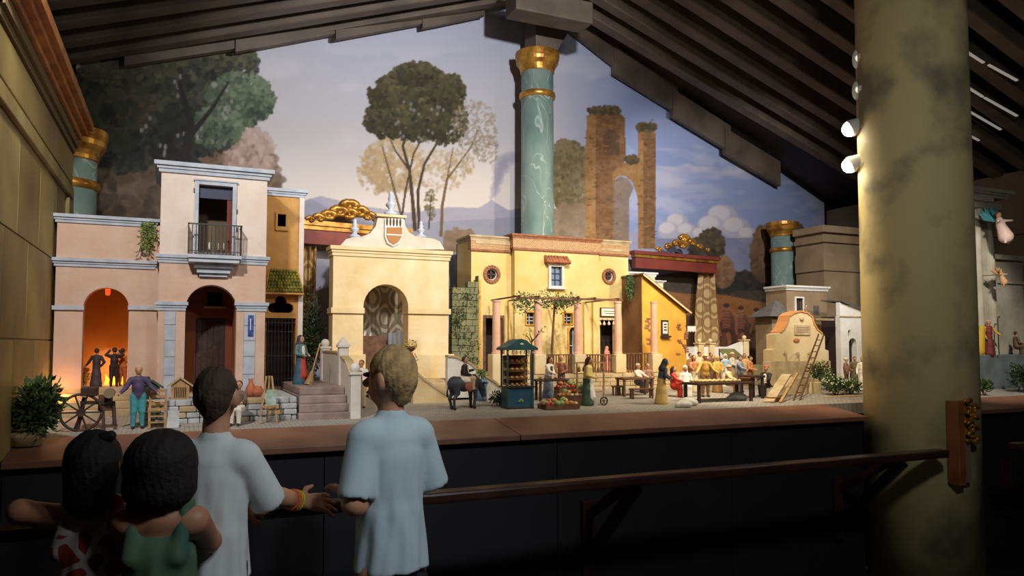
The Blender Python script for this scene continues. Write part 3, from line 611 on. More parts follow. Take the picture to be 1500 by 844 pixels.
cornice(MB(), x0, x1 - .024, Y, Y + .02, Z(150, 392, Y), Z(150, 380, Y), .022).build('string_course', m_bluew, lg)
B('impost', m_bluew, lg, x0 - .01, ax0 + .004, Y - .012, Y + .02, Z(100, 454, Y), Z(100, 448, Y)); B('impost', m_bluew, lg, ax1 - .004, x1, Y - .012, Y + .02, Z(200, 454, Y), Z(200, 448, Y))
for i in range(4):
    z1_ = fl - .02 - i * .036; B('step', m_stonew, lg, x0 - .015 - .008 * i, X(214, Y) , Y - .035 * (i + 1) - .02, Y + .02, max(z1_ - .036, GZ(3.9) - .02), z1_, bevel=.004)
B('plinth', m_stonew, lg, x0 - .01, x1, Y + .0, D, GZ(4.4) - .03, fl - .021)
# hanging lantern
c = P(158, 427, Y + .14)
ln = root('lantern', 'tiny glowing red lantern hanging in the arch of the loggia house', 'lantern', c)
MB().lathe((c.x, c.y, c.z), [(.006, -.020), (.011, -.014), (.012, .010), (.003, .022)], 8).build('glass', mat('lantern_glow', (255, 110, 50), emit=(255, 80, 30), es=1.2), ln)
MB().lathe((c.x, c.y, c.z), [(.02, .012), (.02, .016), (.004, .032)], 8).build('cap', m_iron, ln); MB().tube([(c.x, c.y, c.z + .03), (c.x, c.y, zt - .05)], .0025, 6).build('chain', m_iron, ln)
point('fire_glow', ((ax0 + ax1) / 2 + .0, 4.40, fl + .07), .6, (1, .52, .18), .03)
fr = root('bonfire', 'small glowing fire on the loggia floor between dark figures', 'fire', ((ax0 + ax1) / 2 + .015, 4.44, fl))
mf = MB(); rg = random.Random(2)
for i in range(14):
    a = rg.random() * 6.28; q = rg.random() * .04; h = rg.uniform(.03, .07); p = Vector((fr.location.x + q * math.cos(a), 4.44 + q * math.sin(a), fl))
    mf.tube([p, p + Vector((rg.uniform(-.01, .01), 0, h * .5)), p + Vector((rg.uniform(-.012, .012), 0, h))], [.012, .01, .001], 6)
mf.build('flames', mat('flame', (255, 150, 40), emit=(255, 140, 30), es=5), fr)
c = Vector((-.485, 3.98, GZ(3.98)))
gl = root('added_glow', 'added orange glow source on the ground between ochre wall and loggia house', 'lamp', c); MB().lathe((c.x, c.y, c.z), [(.022, 0), (.022, .02), (.018, .026)], 14).build('base', m_iron, gl); MB().ball((c.x, c.y, c.z + .034), .014, 10, 8).build('bulb', mat('added_orange_glow', (255, 150, 60), emit=(255, 120, 40), es=3), gl, smooth=True)  # invented base and bulb, added to carry the orange light on the wall
point('wall_glow', (-.485, 3.98, GZ(3.98) + .09), .8, (1, .42, .10), .02)

# ---- tower house
Y = 3.95; D = 4.40; fl = 1.16; x0, x1 = X(231, Y), X(388, Y); zt = Z(310, 249, Y)
tw = root('tower_house', 'tall pale pink house with an iron balcony above a dark arched door', 'building', ((x0 + x1) / 2, Y, fl))
ax0, ax1 = X(271, Y), X(346, Y); zs = Z(308, 452, Y); zmid = Z(310, 378, Y)
wx0, wx1 = X(287, Y), X(337, Y); wz0, wz1 = Z(310, 371, Y), Z(310, 272, Y)
MB().plate(rect(x0, x1, zmid, zt), [rect(wx0, wx1, wz0 + .001, wz1)], Y, Y + .05).build('upper_wall', m_pale, tw)
MB().plate(rect(x0, x1, fl, zmid), [arch(ax0, ax1, fl + .001, zs)], Y, Y + .09).build('lower_wall', m_pink, tw)
B('side_wall', m_pink, tw, x0, x0 + .03, Y + .05, D, fl, zt); B('side_wall', m_pink, tw, x1 - .03, x1, Y + .05, D, fl, zt)
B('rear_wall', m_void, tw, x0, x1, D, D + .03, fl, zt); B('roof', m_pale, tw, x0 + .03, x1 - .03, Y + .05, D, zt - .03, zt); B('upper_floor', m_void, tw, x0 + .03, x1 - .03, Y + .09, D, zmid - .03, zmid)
B('ground_floor', m_stonew, tw, x0, x1, Y, D, fl - .02, fl); B('plinth', m_stoneg, tw, x0, x1, Y, D, GZ(4.1), fl - .021); B('door_step', m_stoneg, tw, X(388, 4.0), X(436, 3.6), 3.93, 4.39, GZ(4.1), 1.158)
cornice(MB(), x0, x1, Y, D + .02, Z(310, 258, Y), Z(310, 243, Y), .032).build('top_cornice', m_bluew, tw)
m = MB(); cornice(m, x0, X(281, Y), Y, Y + .03, Z(250, 385, Y), Z(250, 373, Y), .018); m.build('string_course', m_bluew, tw)
m = MB(); cornice(m, X(352, Y), x1, Y, Y + .03, Z(370, 388, Y), Z(370, 376, Y), .018); m.build('string_course', m_bluew, tw)
m = MB(); cornice(m, x0, ax0 - .004, Y, Y + .03, Z(250, 455, Y), Z(250, 442, Y), .016); m.build('impost', m_bluew, tw)
m = MB(); cornice(m, ax1 + .006, x1, Y, Y + .03, Z(366, 456, Y), Z(366, 443, Y), .016); m.build('impost', m_bluew, tw)
for (a, b) in ((241, 257), (357, 374)):
    zz = [Z(250, y, Y) for y in (456, 476, 499, 523, 550, 584)]
    for i in range(5): B('pilaster_stone', m_bluew, tw, X(a, Y), X(b, Y), Y - .008, Y + .01, zz[i + 1] + .001, zz[i] - .001, bevel=.0015)
m = MB(); f = .018
m.plate(rect(wx0 - f, wx1 + f, wz0, wz1 + f), [rect(wx0, wx1, wz0 + .0005, wz1)], Y - .014, Y + .004); m.box(wx0 - f - .006, wx1 + f + .006, Y - .02, Y, wz1 + f, wz1 + f + .008)
fr_ = m.build('window_frame', m_bluew, tw)
B('transom_light', mat('dusky_glass', (74, 78, 96), rough=.2), fr_, wx0, wx1, Y + .02, Y + .03, Z(310, 290, Y), wz1)
MB().bar((wx1 - .008, Y + .03, wz0), (wx1 - .008, Y + .03, Z(310, 290, Y)), .012, .03, (1, 0, 0)).build('open_shutter', mat('red_brown', (112, 50, 38)), tw)
B('room_back', mat('dim_room', (112, 96, 72)), tw, wx0 - .03, wx1 + .03, Y + .22, Y + .23, zmid, wz1)
for i in range(3): B('shutter', m_iron, tw, wx1 + f + .002 if i else wx0 - f - .006, (wx1 + f + .006) if i else wx0 - f - .002, Y - .01, Y, wz1 - (.04 + .09 * i), wz1 - (.02 + .09 * i))
# balcony
bx0, bx1 = X(272, Y - .08), X(352, Y - .08); bz0, bz1 = Z(312, 374, Y - .08), Z(312, 329, Y - .08); by = Y - .10
bal = B('balcony', m_bluew, tw, bx0, bx1, by, Y, bz0 - .016, bz0)
MB().box(bx0, bx1, by, by + .006, bz1 - .006, bz1).box(bx0, bx0 + .006, by, Y, bz1 - .006, bz1).box(bx1 - .006, bx1, by, Y, bz1 - .006, bz1).build('top_rail', m_iron, bal); B('bottom_rail', m_iron, bal, bx0, bx1, by, by + .004, bz0 + .014, bz0 + .018)
bm_ = None
nb = 15
for i in range(nb):
    x = bx0 + .003 + (bx1 - bx0 - .006) * i / (nb - 1); MB().tube([(x, by + .003, bz0), (x, by + .003, bz1 - .004)], .0022, 5).build('baluster', m_iron, bal)
for s in (bx0 + .003, bx1 - .003):
    for j in range(1, 5): MB().tube([(s, by + .02 * j, bz0), (s, by + .02 * j, bz1 - .004)], .0022, 5).build('baluster', m_iron, bal)
m = MB(); 
for i, (e, za, zb2) in enumerate(((.0, 405, 400), (.012, 400, 393), (.024, 393, 386), (.05, 386, 378))): m.box(X(290, Y) - e, X(331, Y) + e, Y - .02 - e * 1.4, Y, Z(310, za, Y - .03), Z(310, zb2, Y - .03))
m.build('corbel', m_bluew, tw)
# deep doorway
iy = Y + .30
MB().plate(rect(ax0 - .02, ax1 + .02, fl, zmid - .03), [rect(X(287, iy), X(330, iy), fl + .001, Z(308, 466, iy)), rect(X(303, iy), X(325, iy), Z(308, 447, iy), Z(308, 428, iy))], iy, iy + .02).build('inner_wall', mat('inner_red', (126, 66, 38)), tw)
m_po = mat('porch_orange', (190, 112, 58), (160, 88, 44), 10); B('porch_side', m_po, tw, ax0 - .02, ax0, Y + .09, iy, fl, zmid - .03); B('porch_side', m_po, tw, ax1, ax1 + .02, Y + .09, iy, fl, zmid - .03)
dr = B('door', m_door, tw, X(287, iy), X(330, iy), iy + .005, iy + .015, fl, Z(308, 466, iy))
for i in range(5):
    xx_ = X(287, iy) + (X(330, iy) - X(287, iy)) * (i + .08) / 5; B('plank', m_door, dr, xx_, xx_ + (X(330, iy) - X(287, iy)) * .84 / 5, iy, iy + .005, fl + .005, Z(308, 466, iy) - .005)
B('sill', m_stonew, tw, X(298, iy), X(330, iy), iy - .015, iy, Z(310, 452, iy), Z(310, 449, iy))
# blue tile plaque
c0 = (X(363, Y), X(371, Y)); tp = root('tile_plaque', 'narrow blue tile plaque on the right pilaster of the tower house', 'plaque', (c0[0], Y - .012, Z(366, 480, Y)))
B('tile', mat('cobalt_tile', (40, 70, 140), (90, 110, 170), 60, .25), tp, c0[0], c0[1], Y - .016, Y - .008, Z(366, 492, Y), Z(366, 462, Y), bevel=.001); B('saint', mat('tile_white', (214, 214, 220)), tp, c0[0] + .009, c0[0] + .013, Y - .018, Y - .016, Z(366, 484, Y), Z(366, 467, Y))
# trailing plant on the loggia roof
rg = random.Random(11)
def hanging(label, px, py, Y_, w, h, n, group=None, m=m_lgreen, L=.022):
    c = P(px, py, Y_); r_ = root('trailing_plant', label, 'plant', c, group=group); mb = MB(); st = MB()
    for i in range(max(5, n // 22)):
        x = c.x + rg.uniform(-w, w); d = rg.uniform(.4, 1) * h; pts = [Vector((x * .5 + c.x * .5, c.y + .012, c.z + .01)), Vector((x, c.y - .012, c.z)), Vector((x + rg.uniform(-.01, .01), c.y - .02, c.z - d * .5)), Vector((x + rg.uniform(-.015, .015), c.y - .016, c.z - d))]
        st.tube(pts, .0015, 4)
        for k in range(22):
            t = rg.random(); j = min(int(t * 3), 2); q = pts[j].lerp(pts[j + 1], t * 3 - j); leaf(mb, q, Vector((rg.uniform(-1, 1), rg.uniform(-1, .3), rg.uniform(-1, .2))).normalized(), L * rg.uniform(.6, 1.2), rg)
    mb.build('foliage', m, r_, kind='stuff'); st.build('stems', m_dgreen, r_, kind='stuff'); return r_
hanging('pale trailing plant hanging from the loggia roof beside the tower house', 216, 330, 4.02, .035, .16, 300)

# ---- annex beside the tower
Y = 4.40; D = 4.75; fl = 1.16; x0, x1 = X(386, Y), X(442, Y); zt = Z(415, 288, Y)
an = root('annex_house', 'narrow ochre house with clover opening and barred gate beside the tower', 'building', ((x0 + x1) / 2, Y, fl))
cx, cz = X(411, Y), Z(411, 452, Y); tre = []
r_ = (X(431, Y) - X(393, Y)) / 2
for i in range(25):
    a = math.pi * i / 24
    q = [(cx + .55 * r_ + .45 * r_ * math.cos(2.2 * a - .6), cz + .42 * r_ * math.sin(2.2 * a - .6)) for _ in (0,)][0] if a < .9 else ((cx + .45 * r_ * math.cos((a - .9) / 1.34 * 3.14), cz + .45 * r_ + .4 * r_ * math.sin((a - .9) / 1.34 * 3.14)) if a < 2.24 else (cx - .55 * r_ + .45 * r_ * math.cos(2.2 * (a - 2.24) + 1.6), cz + .42 * r_ * math.sin(2.2 * (a - 2.24) + 1.6)))
    tre.append(q)
tre = [(cx + r_, cz), (cx + .93 * r_, cz + .28 * r_), (cx + .7 * r_, cz + .42 * r_), (cx + .45 * r_, cz + .45 * r_), (cx + .42 * r_, cz + .75 * r_), (cx + .22 * r_, cz + .98 * r_), (cx, cz + 1.04 * r_), (cx - .22 * r_, cz + .98 * r_), (cx - .42 * r_, cz + .75 * r_), (cx - .45 * r_, cz + .45 * r_), (cx - .7 * r_, cz + .42 * r_), (cx - .93 * r_, cz + .28 * r_), (cx - r_, cz), (cx - .9 * r_, cz - .22 * r_), (cx - .7 * r_, cz - .34 * r_), (cx + .7 * r_, cz - .34 * r_), (cx + .9 * r_, cz - .22 * r_)]
gx0, gx1, gz = X(388, Y), X(433, Y), Z(410, 466, Y)
MB().plate(rect(x0, x1, fl, zt), [tre, rect(X(403, Y), X(417, Y), Z(410, 333, Y), Z(410, 313, Y)), rect(gx0, gx1, fl + .001, gz)], Y, Y + .04).build('front_wall', m_ochre, an)
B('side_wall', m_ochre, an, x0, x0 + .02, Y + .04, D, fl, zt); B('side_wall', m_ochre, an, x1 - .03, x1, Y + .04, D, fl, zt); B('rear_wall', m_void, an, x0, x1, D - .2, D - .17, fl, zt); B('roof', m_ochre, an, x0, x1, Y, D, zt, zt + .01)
B('plinth', m_stoneg, an, x0, x1, Y, D, GZ(4.4) - .01, fl); B('lit_edge_strip', m_pale, an, X(436, Y), x1 + .004, Y - .006, Y, fl, zt)  # the pale strip puts the lit right edge of the wall into colour
cornice(MB(), x0, x1, Y, D, Z(415, 288, Y), Z(415, 277, Y), .022).build('top_cornice', m_bluew, an)
MB().plate(rect(X(401, Y), X(420, Y), Z(410, 338, Y), Z(410, 311, Y)), [rect(X(404, Y), X(416, Y), Z(410, 332, Y), Z(410, 314, Y))], Y - .012, Y + .004).build('window_frame', m_ochre, an)
m = MB(); tl = 0
z1_, z0_ = Z(412, 396, Y), Z(412, 430, Y)
for r in range(7):
    t = r / 7; zz = z1_ + (z0_ - z1_) * t; yy = Y - .012 - .06 * t; nt_ = 9 + r // 2
    xa = x0 + .03 * (1 - t); xb = x1 - .03 * (1 - t)
    for k in range(nt_):
        xk = xa + (xb - xa) * k / nt_; wv = (xb - xa) / nt_; m.tube([(xk + wv / 2, yy + .006, zz + .004), (xk + wv / 2, yy - .012, zz - .014)], [wv * .42, wv * .5], 6)
m.build('glazed_tiles', mat('glazed_tiles', (150, 138, 52), (96, 104, 52), 45, .45, thr=(.45, .55)), an, kind='stuff')
MB()._add([(x0 + .02, Y, z1_), (x1 - .02, Y, z1_), (x1, Y - .075, z0_ - .008), (x0, Y - .075, z0_ - .008), (x0, Y, z0_ - .008), (x1, Y, z0_ - .008)], [(0, 3, 2, 1), (0, 4, 3), (1, 2, 5), (3, 4, 5, 2)]).build('canopy_base', m_ochre, an)
gt = B('iron_gate', m_iron, an, gx0, gx1, Y + .01, Y + .014, gz - .006, gz)
for i in range(10): B('gate_bar', m_iron, gt, gx0 + (gx1 - gx0) * i / 9.05, gx0 + (gx1 - gx0) * i / 9.05 + .003, Y + .008, Y + .012, fl, gz)
for t in (.12, .45, .8, .93): B('gate_rail', m_iron, gt, gx0, gx1, Y + .007, Y + .013, fl + (gz - fl) * t, fl + (gz - fl) * t + .004)

# ---- platform, low stone wall, steps
pf = root('stone_terrace', 'low terrace of grey rubble stone in front of the tower house', 'terrace', (.2, 3.7, GZ(3.55)))
px0, px1 = X(214, 3.60), X(436, 3.60)
B('terrace_top', m_stoneg, pf, px0, X(436, 3.60), 3.62, 3.925, 1.05, 1.158)
rg = random.Random(7)
for r in range(4):
    z = GZ(3.55) - .002 + r * .0265; x = px0 - .03 * rg.random()
    while x < px1 - .012:
        wv = rg.uniform(.045, .085); xe = min(x + wv, px1); B('stone', m_stoneg if rg.random() < .75 else m_stonew, pf, x + .001, xe - .001, 3.585 - rg.uniform(0, .014), 3.64, z + .001, z + .0258, bevel=.005); x = xe
m_mauve = mat('mauve_stone', (164, 144, 136), (132, 114, 108), 12, .85, .35)
st = root('stone_steps', 'four worn stone steps up to the landing where the woman sweeps', 'steps', (X(470, 3.6), 3.6, GZ(3.6)))
sx0, sx1 = X(437, 3.60), X(511, 3.62)
for i in range(4):
    za = GZ(3.6) - .01 + i * .037; B('step', m_mauve, st, sx0 + .008 * i, sx1, 3.54 + .055 * i, 4.36, za if i else GZ(3.6) - .01, za + .037, bevel=.004)
LAND = GZ(3.6) - .01 + 4 * .037
# white stair parapet with ball posts and pyramid post
wp = root('stair_parapet', 'white stair parapet with ball finials and a pyramid cap beside the steps', 'wall', (sx1 + .02, 3.8, GZ(3.8)))
pts = [(3.56, Z(514, 555, 3.56)), (3.70, Z(512, 530, 3.72)), (3.95, Z(500, 517, 4.0)), (4.35, Z(490, 516, 4.2))]
xw = sx1 + .003
for (ya, za), (yb, zb2) in zip(pts[:-1], pts[1:]):
    MB()._add([(xw, ya, 1.03), (xw + .03, ya, 1.03), (xw + .03, yb, 1.03), (xw, yb, 1.03), (xw, ya, za), (xw + .03, ya, za), (xw + .03, yb, zb2), (xw, yb, zb2)], [(0, 3, 2, 1), (4, 5, 6, 7), (0, 1, 5, 4), (1, 2, 6, 5), (2, 3, 7, 6), (3, 0, 4, 7)]).build('wall_section', m_white, wp)
    MB()._add([(xw - .006, ya, za), (xw + .036, ya, za), (xw + .036, yb, zb2), (xw - .006, yb, zb2), (xw - .006, ya, za + .01), (xw + .036, ya, za + .01), (xw + .036, yb, zb2 + .01), (xw - .006, yb, zb2 + .01)], [(0, 3, 2, 1), (4, 5, 6, 7), (0, 1, 5, 4), (1, 2, 6, 5), (2, 3, 7, 6), (3, 0, 4, 7)]).build('coping', m_stonew, wp)
for (y, zz, kind) in ((3.555, pts[0][1], 'ball'), (3.84, pts[2][1] + .01, 'pyr'), (4.35, pts[3][1], 'ball')):
    cx = xw + .015; p_ = B('post', m_white, wp, cx - .024, cx + .024, y - .024, y + .024, 1.03, zz + .02, bevel=.003); MB().box(cx - .03, cx + .03, y - .03, y + .03, zz + .02, zz + .032).build('post_cap', m_white, p_)
    if kind == 'ball': MB().ball((cx, y, zz + .05), .024, 12, 8).build('ball_finial', m_white, p_, smooth=True)
    else: MB()._add([(cx - .03, y - .03, zz + .032), (cx + .03, y - .03, zz + .032), (cx + .03, y + .03, zz + .032), (cx - .03, y + .03, zz + .032), (cx, y, zz + .075)], [(0, 3, 2, 1), (0, 1, 4), (1, 2, 4), (2, 3, 4), (3, 0, 4)]).build('pyramid_cap', m_white, p_)

# ---- cream arched gate with curved gable
Y = 4.75; D = 4.88; x0, x1 = X(487, Y), X(657, Y); fl = Z(570, 556, Y); zt = Z(570, 378, Y)
gtw = root('arched_gateway', 'cream gateway with a curved gable, shield and urn finials', 'gateway', ((x0 + x1) / 2, Y, fl))
ax0, ax1 = X(532, Y), X(598, Y); zs = Z(565, 450, Y)
MB().plate(rect(x0, x1, fl, zt), [arch(ax0, ax1, fl + .001, zs)], Y, D).build('wall', m_cream, gtw)
B('impost', m_cream, gtw, x0 - .012, ax0 + .005, Y - .014, D, Z(510, 459, Y), Z(510, 451, Y)); B('impost', m_cream, gtw, ax1 - .005, x1 + .012, Y - .014, D, Z(620, 460, Y), Z(620, 452, Y))
B('plinth', m_cream, gtw, x0 - .03, ax0 + .01, Y - .04, D + .01, fl, Z(510, 519, Y), bevel=.006); B('plinth', m_cream, gtw, ax1 - .01, x1 + .03, Y - .04, D + .01, fl, Z(620, 519, Y), bevel=.006)
cornice(MB(), x0, x1, Y, D, zt, Z(570, 364, Y), .022).build('cornice', m_cream, gtw)
g = [(494, 364), (500, 357), (506, 350), (515, 347), (530, 346), (542, 341), (550, 331), (553, 318), (592, 318), (594, 330), (600, 340), (608, 345), (620, 347), (636, 349), (645, 353), (652, 365)]
MB().plate([(X(a, Y), Z(a, b, Y)) for a, b in g][::-1], [], Y + .02, D - .02).build('gable', plaster('gable_plaster', (206, 198, 184), (188, 174, 150)), gtw)
zc = Z(572, 318, Y); B('gable_cap', m_cream, gtw, X(550, Y), X(595, Y), Y + .0, D - .03, zc, Z(572, 314, Y), bevel=.003)
sh = [(563, 320), (590, 320), (590, 346), (585, 356), (576, 361), (567, 356), (563, 346)]
s_ = MB().plate([(X(a, Y), Z(a, b, Y)) for a, b in sh][::-1], [], Y + .006, Y + .02).build('shield', m_white, gtw)
sh2 = [(565.5, 333), (588, 333), (588, 346), (583, 354), (576, 358.5), (569, 354), (565.5, 346)]
MB().plate([(X(a, Y), Z(a, b, Y)) for a, b in sh2][::-1], [], Y + .001, Y + .006).build('shield_field', mat('shield_brown', (166, 112, 62)), s_)
B('shield_bar', m_white, s_, X(565.5, Y), X(588, Y), Y - .001, Y + .001, Z(576, 345, Y), Z(576, 343, Y))
for i in range(5):
    MB().lathe((X(566 + 4.9 * i, Y), Y + .004), [(.003, Z(576, 331, Y)), (.006, Z(576, 328, Y)), (.007, Z(576, 323, Y)), (.002, Z(576, 319, Y))], 8).build('crown_point', mat('shield_dark', (92, 70, 50)), s_)
def finial(px, py0, py1, par, w=1.):
    z0, z1 = Z(px, py0, Y + .08), Z(px, py1, Y + .08); h = z1 - z0; x = X(px, Y + .08)
    MB().lathe((x, Y + .10), [(.045 * w, z0 - .004), (.045 * w, z0 + .08 * h), (.025 * w, z0 + .14 * h), (.014 * w, z0 + .25 * h), (.034 * w, z0 + .38 * h), (.034 * w, z0 + .44 * h), (.014 * w, z0 + .55 * h), (.02 * w, z0 + .68 * h), (.012 * w, z0 + .8 * h), (.015 * w, z0 + .9 * h), (.002, z1)], 14).build('urn_finial', m_bluew, par, smooth=True)
finial(519, 347, 319, gtw, .85); finial(572, 314, 279, gtw, 1.0); finial(617, 347, 323, gtw, .8)
# view through the arch: damask hanging, wooden gate and blue door
dm = bpy.data.materials.new('damask'); dm.use_nodes = True; nt = dm.node_tree; bs = nt.nodes['Principled BSDF']; bs.inputs['Roughness'].default_value = .7
def damask(name, ca, cb, sx=9., sz=6.):
    dm = bpy.data.materials.new(name); dm.use_nodes = True; nt = dm.node_tree; bs = nt.nodes['Principled BSDF']; bs.inputs['Roughness'].default_value = .65
    tc = nt.nodes.new('ShaderNodeTexCoord'); sp = nt.nodes.new('ShaderNodeSeparateXYZ'); nt.links.new(tc.outputs['Object'], sp.inputs[0])
    def M(op, a, b=None):
        n = nt.nodes.new('ShaderNodeMath'); n.operation = op
        for i, v in enumerate((a, b)):
            if v is None: continue
            if isinstance(v, (int, float)): n.inputs[i].default_value = v
            else: nt.links.new(v, n.inputs[i])
        return n.outputs[0]
    u = M('MULTIPLY', sp.outputs[0], 6.283 * sx); v = M('MULTIPLY', sp.outputs[2], 6.283 * sz)
    s = M('ABSOLUTE', M('ADD', M('COSINE', u), M('COSINE', v))); band = M('LESS_THAN', M('ABSOLUTE', M('SUBTRACT', s, .62)), .26); core = M('GREATER_THAN', s, 1.55)
    fac = M('MAXIMUM', band, core); mx = nt.nodes.new('ShaderNodeMix'); mx.data_type = 'RGBA'; mx.inputs[6].default_value = (*lin(ca), 1); mx.inputs[7].default_value = (*lin(cb), 1)
    nt.links.new(fac, mx.inputs[0]); nt.links.new(mx.outputs[2], bs.inputs['Base Color']); return dm
bpy.data.materials.remove(dm)
d1 = damask('damask_brown', (150, 112, 66), (196, 166, 110), 5.5, 3.6); d2 = damask('damask_grey', (164, 150, 128), (222, 212, 194), 5.5, 3.6)
def curtain(label, a, b, yt, yb, off, m, waves=5, taper=0.):
    p0, p1 = PC(a, yt, off), PC(b, yt, off); zb = max(PC((a + b) / 2, yb, off).z, GZ(5.2)); r = root('curtain', label, 'curtain', ((p0.x + p1.x) / 2, (p0.y + p1.y) / 2, zb)); n = 48; vs = []; fs = []
    for j in range(14):
        t = j / 13; z = p0.z + (zb - p0.z) * t; sp_ = 1 + taper * math.sin(t * 3.14 * .5)
        for i in range(n + 1):
            u = i / n; x = (p0.x + p1.x) / 2 + (u - .5) * (p1.x - p0.x) * sp_; y = p0.y + (p1.y - p0.y) * u + .016 * math.sin(u * 6.283 * waves + .6 * math.sin(t * 3)); vs.append((x, y, z))
    N = (n + 1) * 14; vs += [(x, y + .006, z) for x, y, z in vs]
    for j in range(13):
        for i in range(n):
            q = j * (n + 1) + i; fs += [(q, q + n + 1, q + n + 2, q + 1), (N + q, N + q + 1, N + q + n + 2, N + q + n + 1)]
    return MB()._add(vs, fs).build('cloth', m, r, smooth=True)
curtain('brown damask curtain below the red pelmet beside the annex house', 440, 464, 360, 520, -.10, d1, 3)
curtain('grey damask curtain seen through the arch of the cream gateway', 534, 594, 400, 525, -.34, d2, 5)
curtain('brown damask curtain hanging under the gilded pelmet beside the yellow shed', 1024, 1046, 392, 515, -.12, d1, 3, .6)
# pelmets with gilded cresting
def pelmet(label, a, b, yt, yb, off, crest, seed):
    p0, p1 = PC(a, yt, off), PC(b, yt, off); q0 = PC(a, yb, off); r = root('pelmet', label, 'pelmet', ((p0.x + p1.x) / 2, (p0.y + p1.y) / 2, q0.z)); dz = .0
    def bx(z0, z1, ov, name, m):
        t = Vector((0, .12, 0)); o = Vector((-ov * .0, -ov, 0)); A, Bv = p0 + o, p1 + o; A.x -= ov; Bv.x += ov
        vs = [(A.x, A.y, z0), (Bv.x, Bv.y, z0), (Bv.x, Bv.y + .06 + ov, z0), (A.x, A.y + .06 + ov, z0)]; vs += [(v[0], v[1], z1) for v in vs]
        return MB()._add(vs, [(0, 3, 2, 1), (4, 5, 6, 7), (0, 1, 5, 4), (1, 2, 6, 5), (2, 3, 7, 6), (3, 0, 4, 7)]).build(name, m, r)
    h = p0.z - q0.z; bx(q0.z, q0.z + .62 * h, 0, 'board', m_red); bx(q0.z + .62 * h, q0.z + .8 * h, .012, 'gilt_rail', m_gold); bx(q0.z + .8 * h, p0.z, .026, 'gilt_cornice', m_gold if seed < 5 else m_red)
    rg = random.Random(seed); m = MB()
    for (cx, cy, w_) in crest:                        # scrolls: spirals of thick gilt tube
        c = PC(cx, cy, off - .02); s = w_ / 1100 * 5.6
        for sg in (-1, 1) if w_ > 9 else (rg.choice((-1, 1)),):
            pts = [c + Vector((sg * s * (1 - k / 14) * math.cos(k * .55), -.004 * (k % 3), s * .7 * (1 - k / 14) * math.sin(k * .55))) for k in range(12)]
            m.tube(pts, [.018 * s / .05 * (1 - .5 * k / 11) + .004 for k in range(12)], 7)
        m.ball(c, (s * .35, .02, s * .35), 8, 6)
    m.build('gilded_cresting', m_gold, r, smooth=True, kind='stuff'); return r
pelmet('red pelmet with tall gilded leaf cresting behind the cream gateway', 441, 598, 322, 356, -.17, [(455, 322, 6), (468, 320, 8), (482, 317, 10), (497, 312, 12), (512, 303, 12), (511, 315, 12), (526, 312, 12), (540, 318, 9), (550, 322, 6)], 3)
pelmet('red pelmet with clustered gilded cresting right of the yellow house', 931, 1050, 367, 392, -.20, [(965, 366, 6), (978, 362, 8), (990, 357, 9), (1002, 350, 10), (1000, 360, 10), (1014, 356, 9), (1025, 362, 7), (1036, 367, 5)], 8)
B('wooden_fence', m_wood, None, X(505, 5.02), X(566, 5.02), 5.03, 5.05, Z(540, 545, 5.02), Z(540, 492, 5.02)).name = 'wooden_fence'
tag(bpy.data.objects['wooden_fence'], 'plain brown board wall seen low through the gateway arch', 'fence')
bo = root('garden_door', 'pale blue boarded door seen through the gateway arch', 'door', (X(582, 4.99), 5.0, GZ(5)))
a, b = X(569, 5.0), X(600, 5.0)
for i in range(5): B('board', m_bluew, bo, a + (b - a) * i / 5 + .001, a + (b - a) * (i + 1) / 5 - .001, 4.995, 5.012, GZ(5), Z(582, 488 - (4 if i == 2 else 0), 5.0), bevel=.002)
# ---- stairs to the gateway with white ramp walls
gs = root('gateway_stairs', 'pale stone stairs climbing to the cream gateway', 'steps', (X(640, 4.3), 4.3, GZ(4.3)))
fl = Z(570, 556, 4.75); sx0, sx1 = X(604, 4.4), X(668, 4.4)
for i in range(6):
    B('step', m_stonew, gs, X(530, 4.5), sx1, 4.10 + .10 * i, 4.75, GZ(4.1) - .02, GZ(4.1) + (fl - GZ(4.1)) * (i + 1) / 6, bevel=.004)
def ramp_wall(label, prof, Ya, th, m, flip=False):
    r = root('ramp_wall', label, 'wall', (X(prof[0][0], Ya), Ya, GZ(Ya)))
    pts = [(X(a, Ya), Z(a, b, Ya)) for a, b in prof]; pts = [(pts[0][0], GZ(Ya) - .01)] + pts + [(pts[-1][0], GZ(Ya) - .01)]
    MB().plate(pts[::-1], [], Ya, Ya + th).build('wall', m, r); 
    cp = MB()
    for (xa, za), (xb, zb2) in zip(pts[1:-2], pts[2:-1]): cp.bar((xa, Ya + th / 2, za + .005), (xb, Ya + th / 2, zb2 + .005), th + .012, .012)
    cp.build('coping', m_stonew, r); return r
ramp_wall('white curved stair wall behind the donkey rider', [(656, 523), (668, 524), (690, 534), (708, 550), (724, 560), (738, 572)], 4.10, .04, m_white)
ramp_wall('sloping cream stair wall descending beside the fair-haired boy', [(606, 542), (620, 556), (640, 570), (658, 582)], 4.0, .04, m_cream)
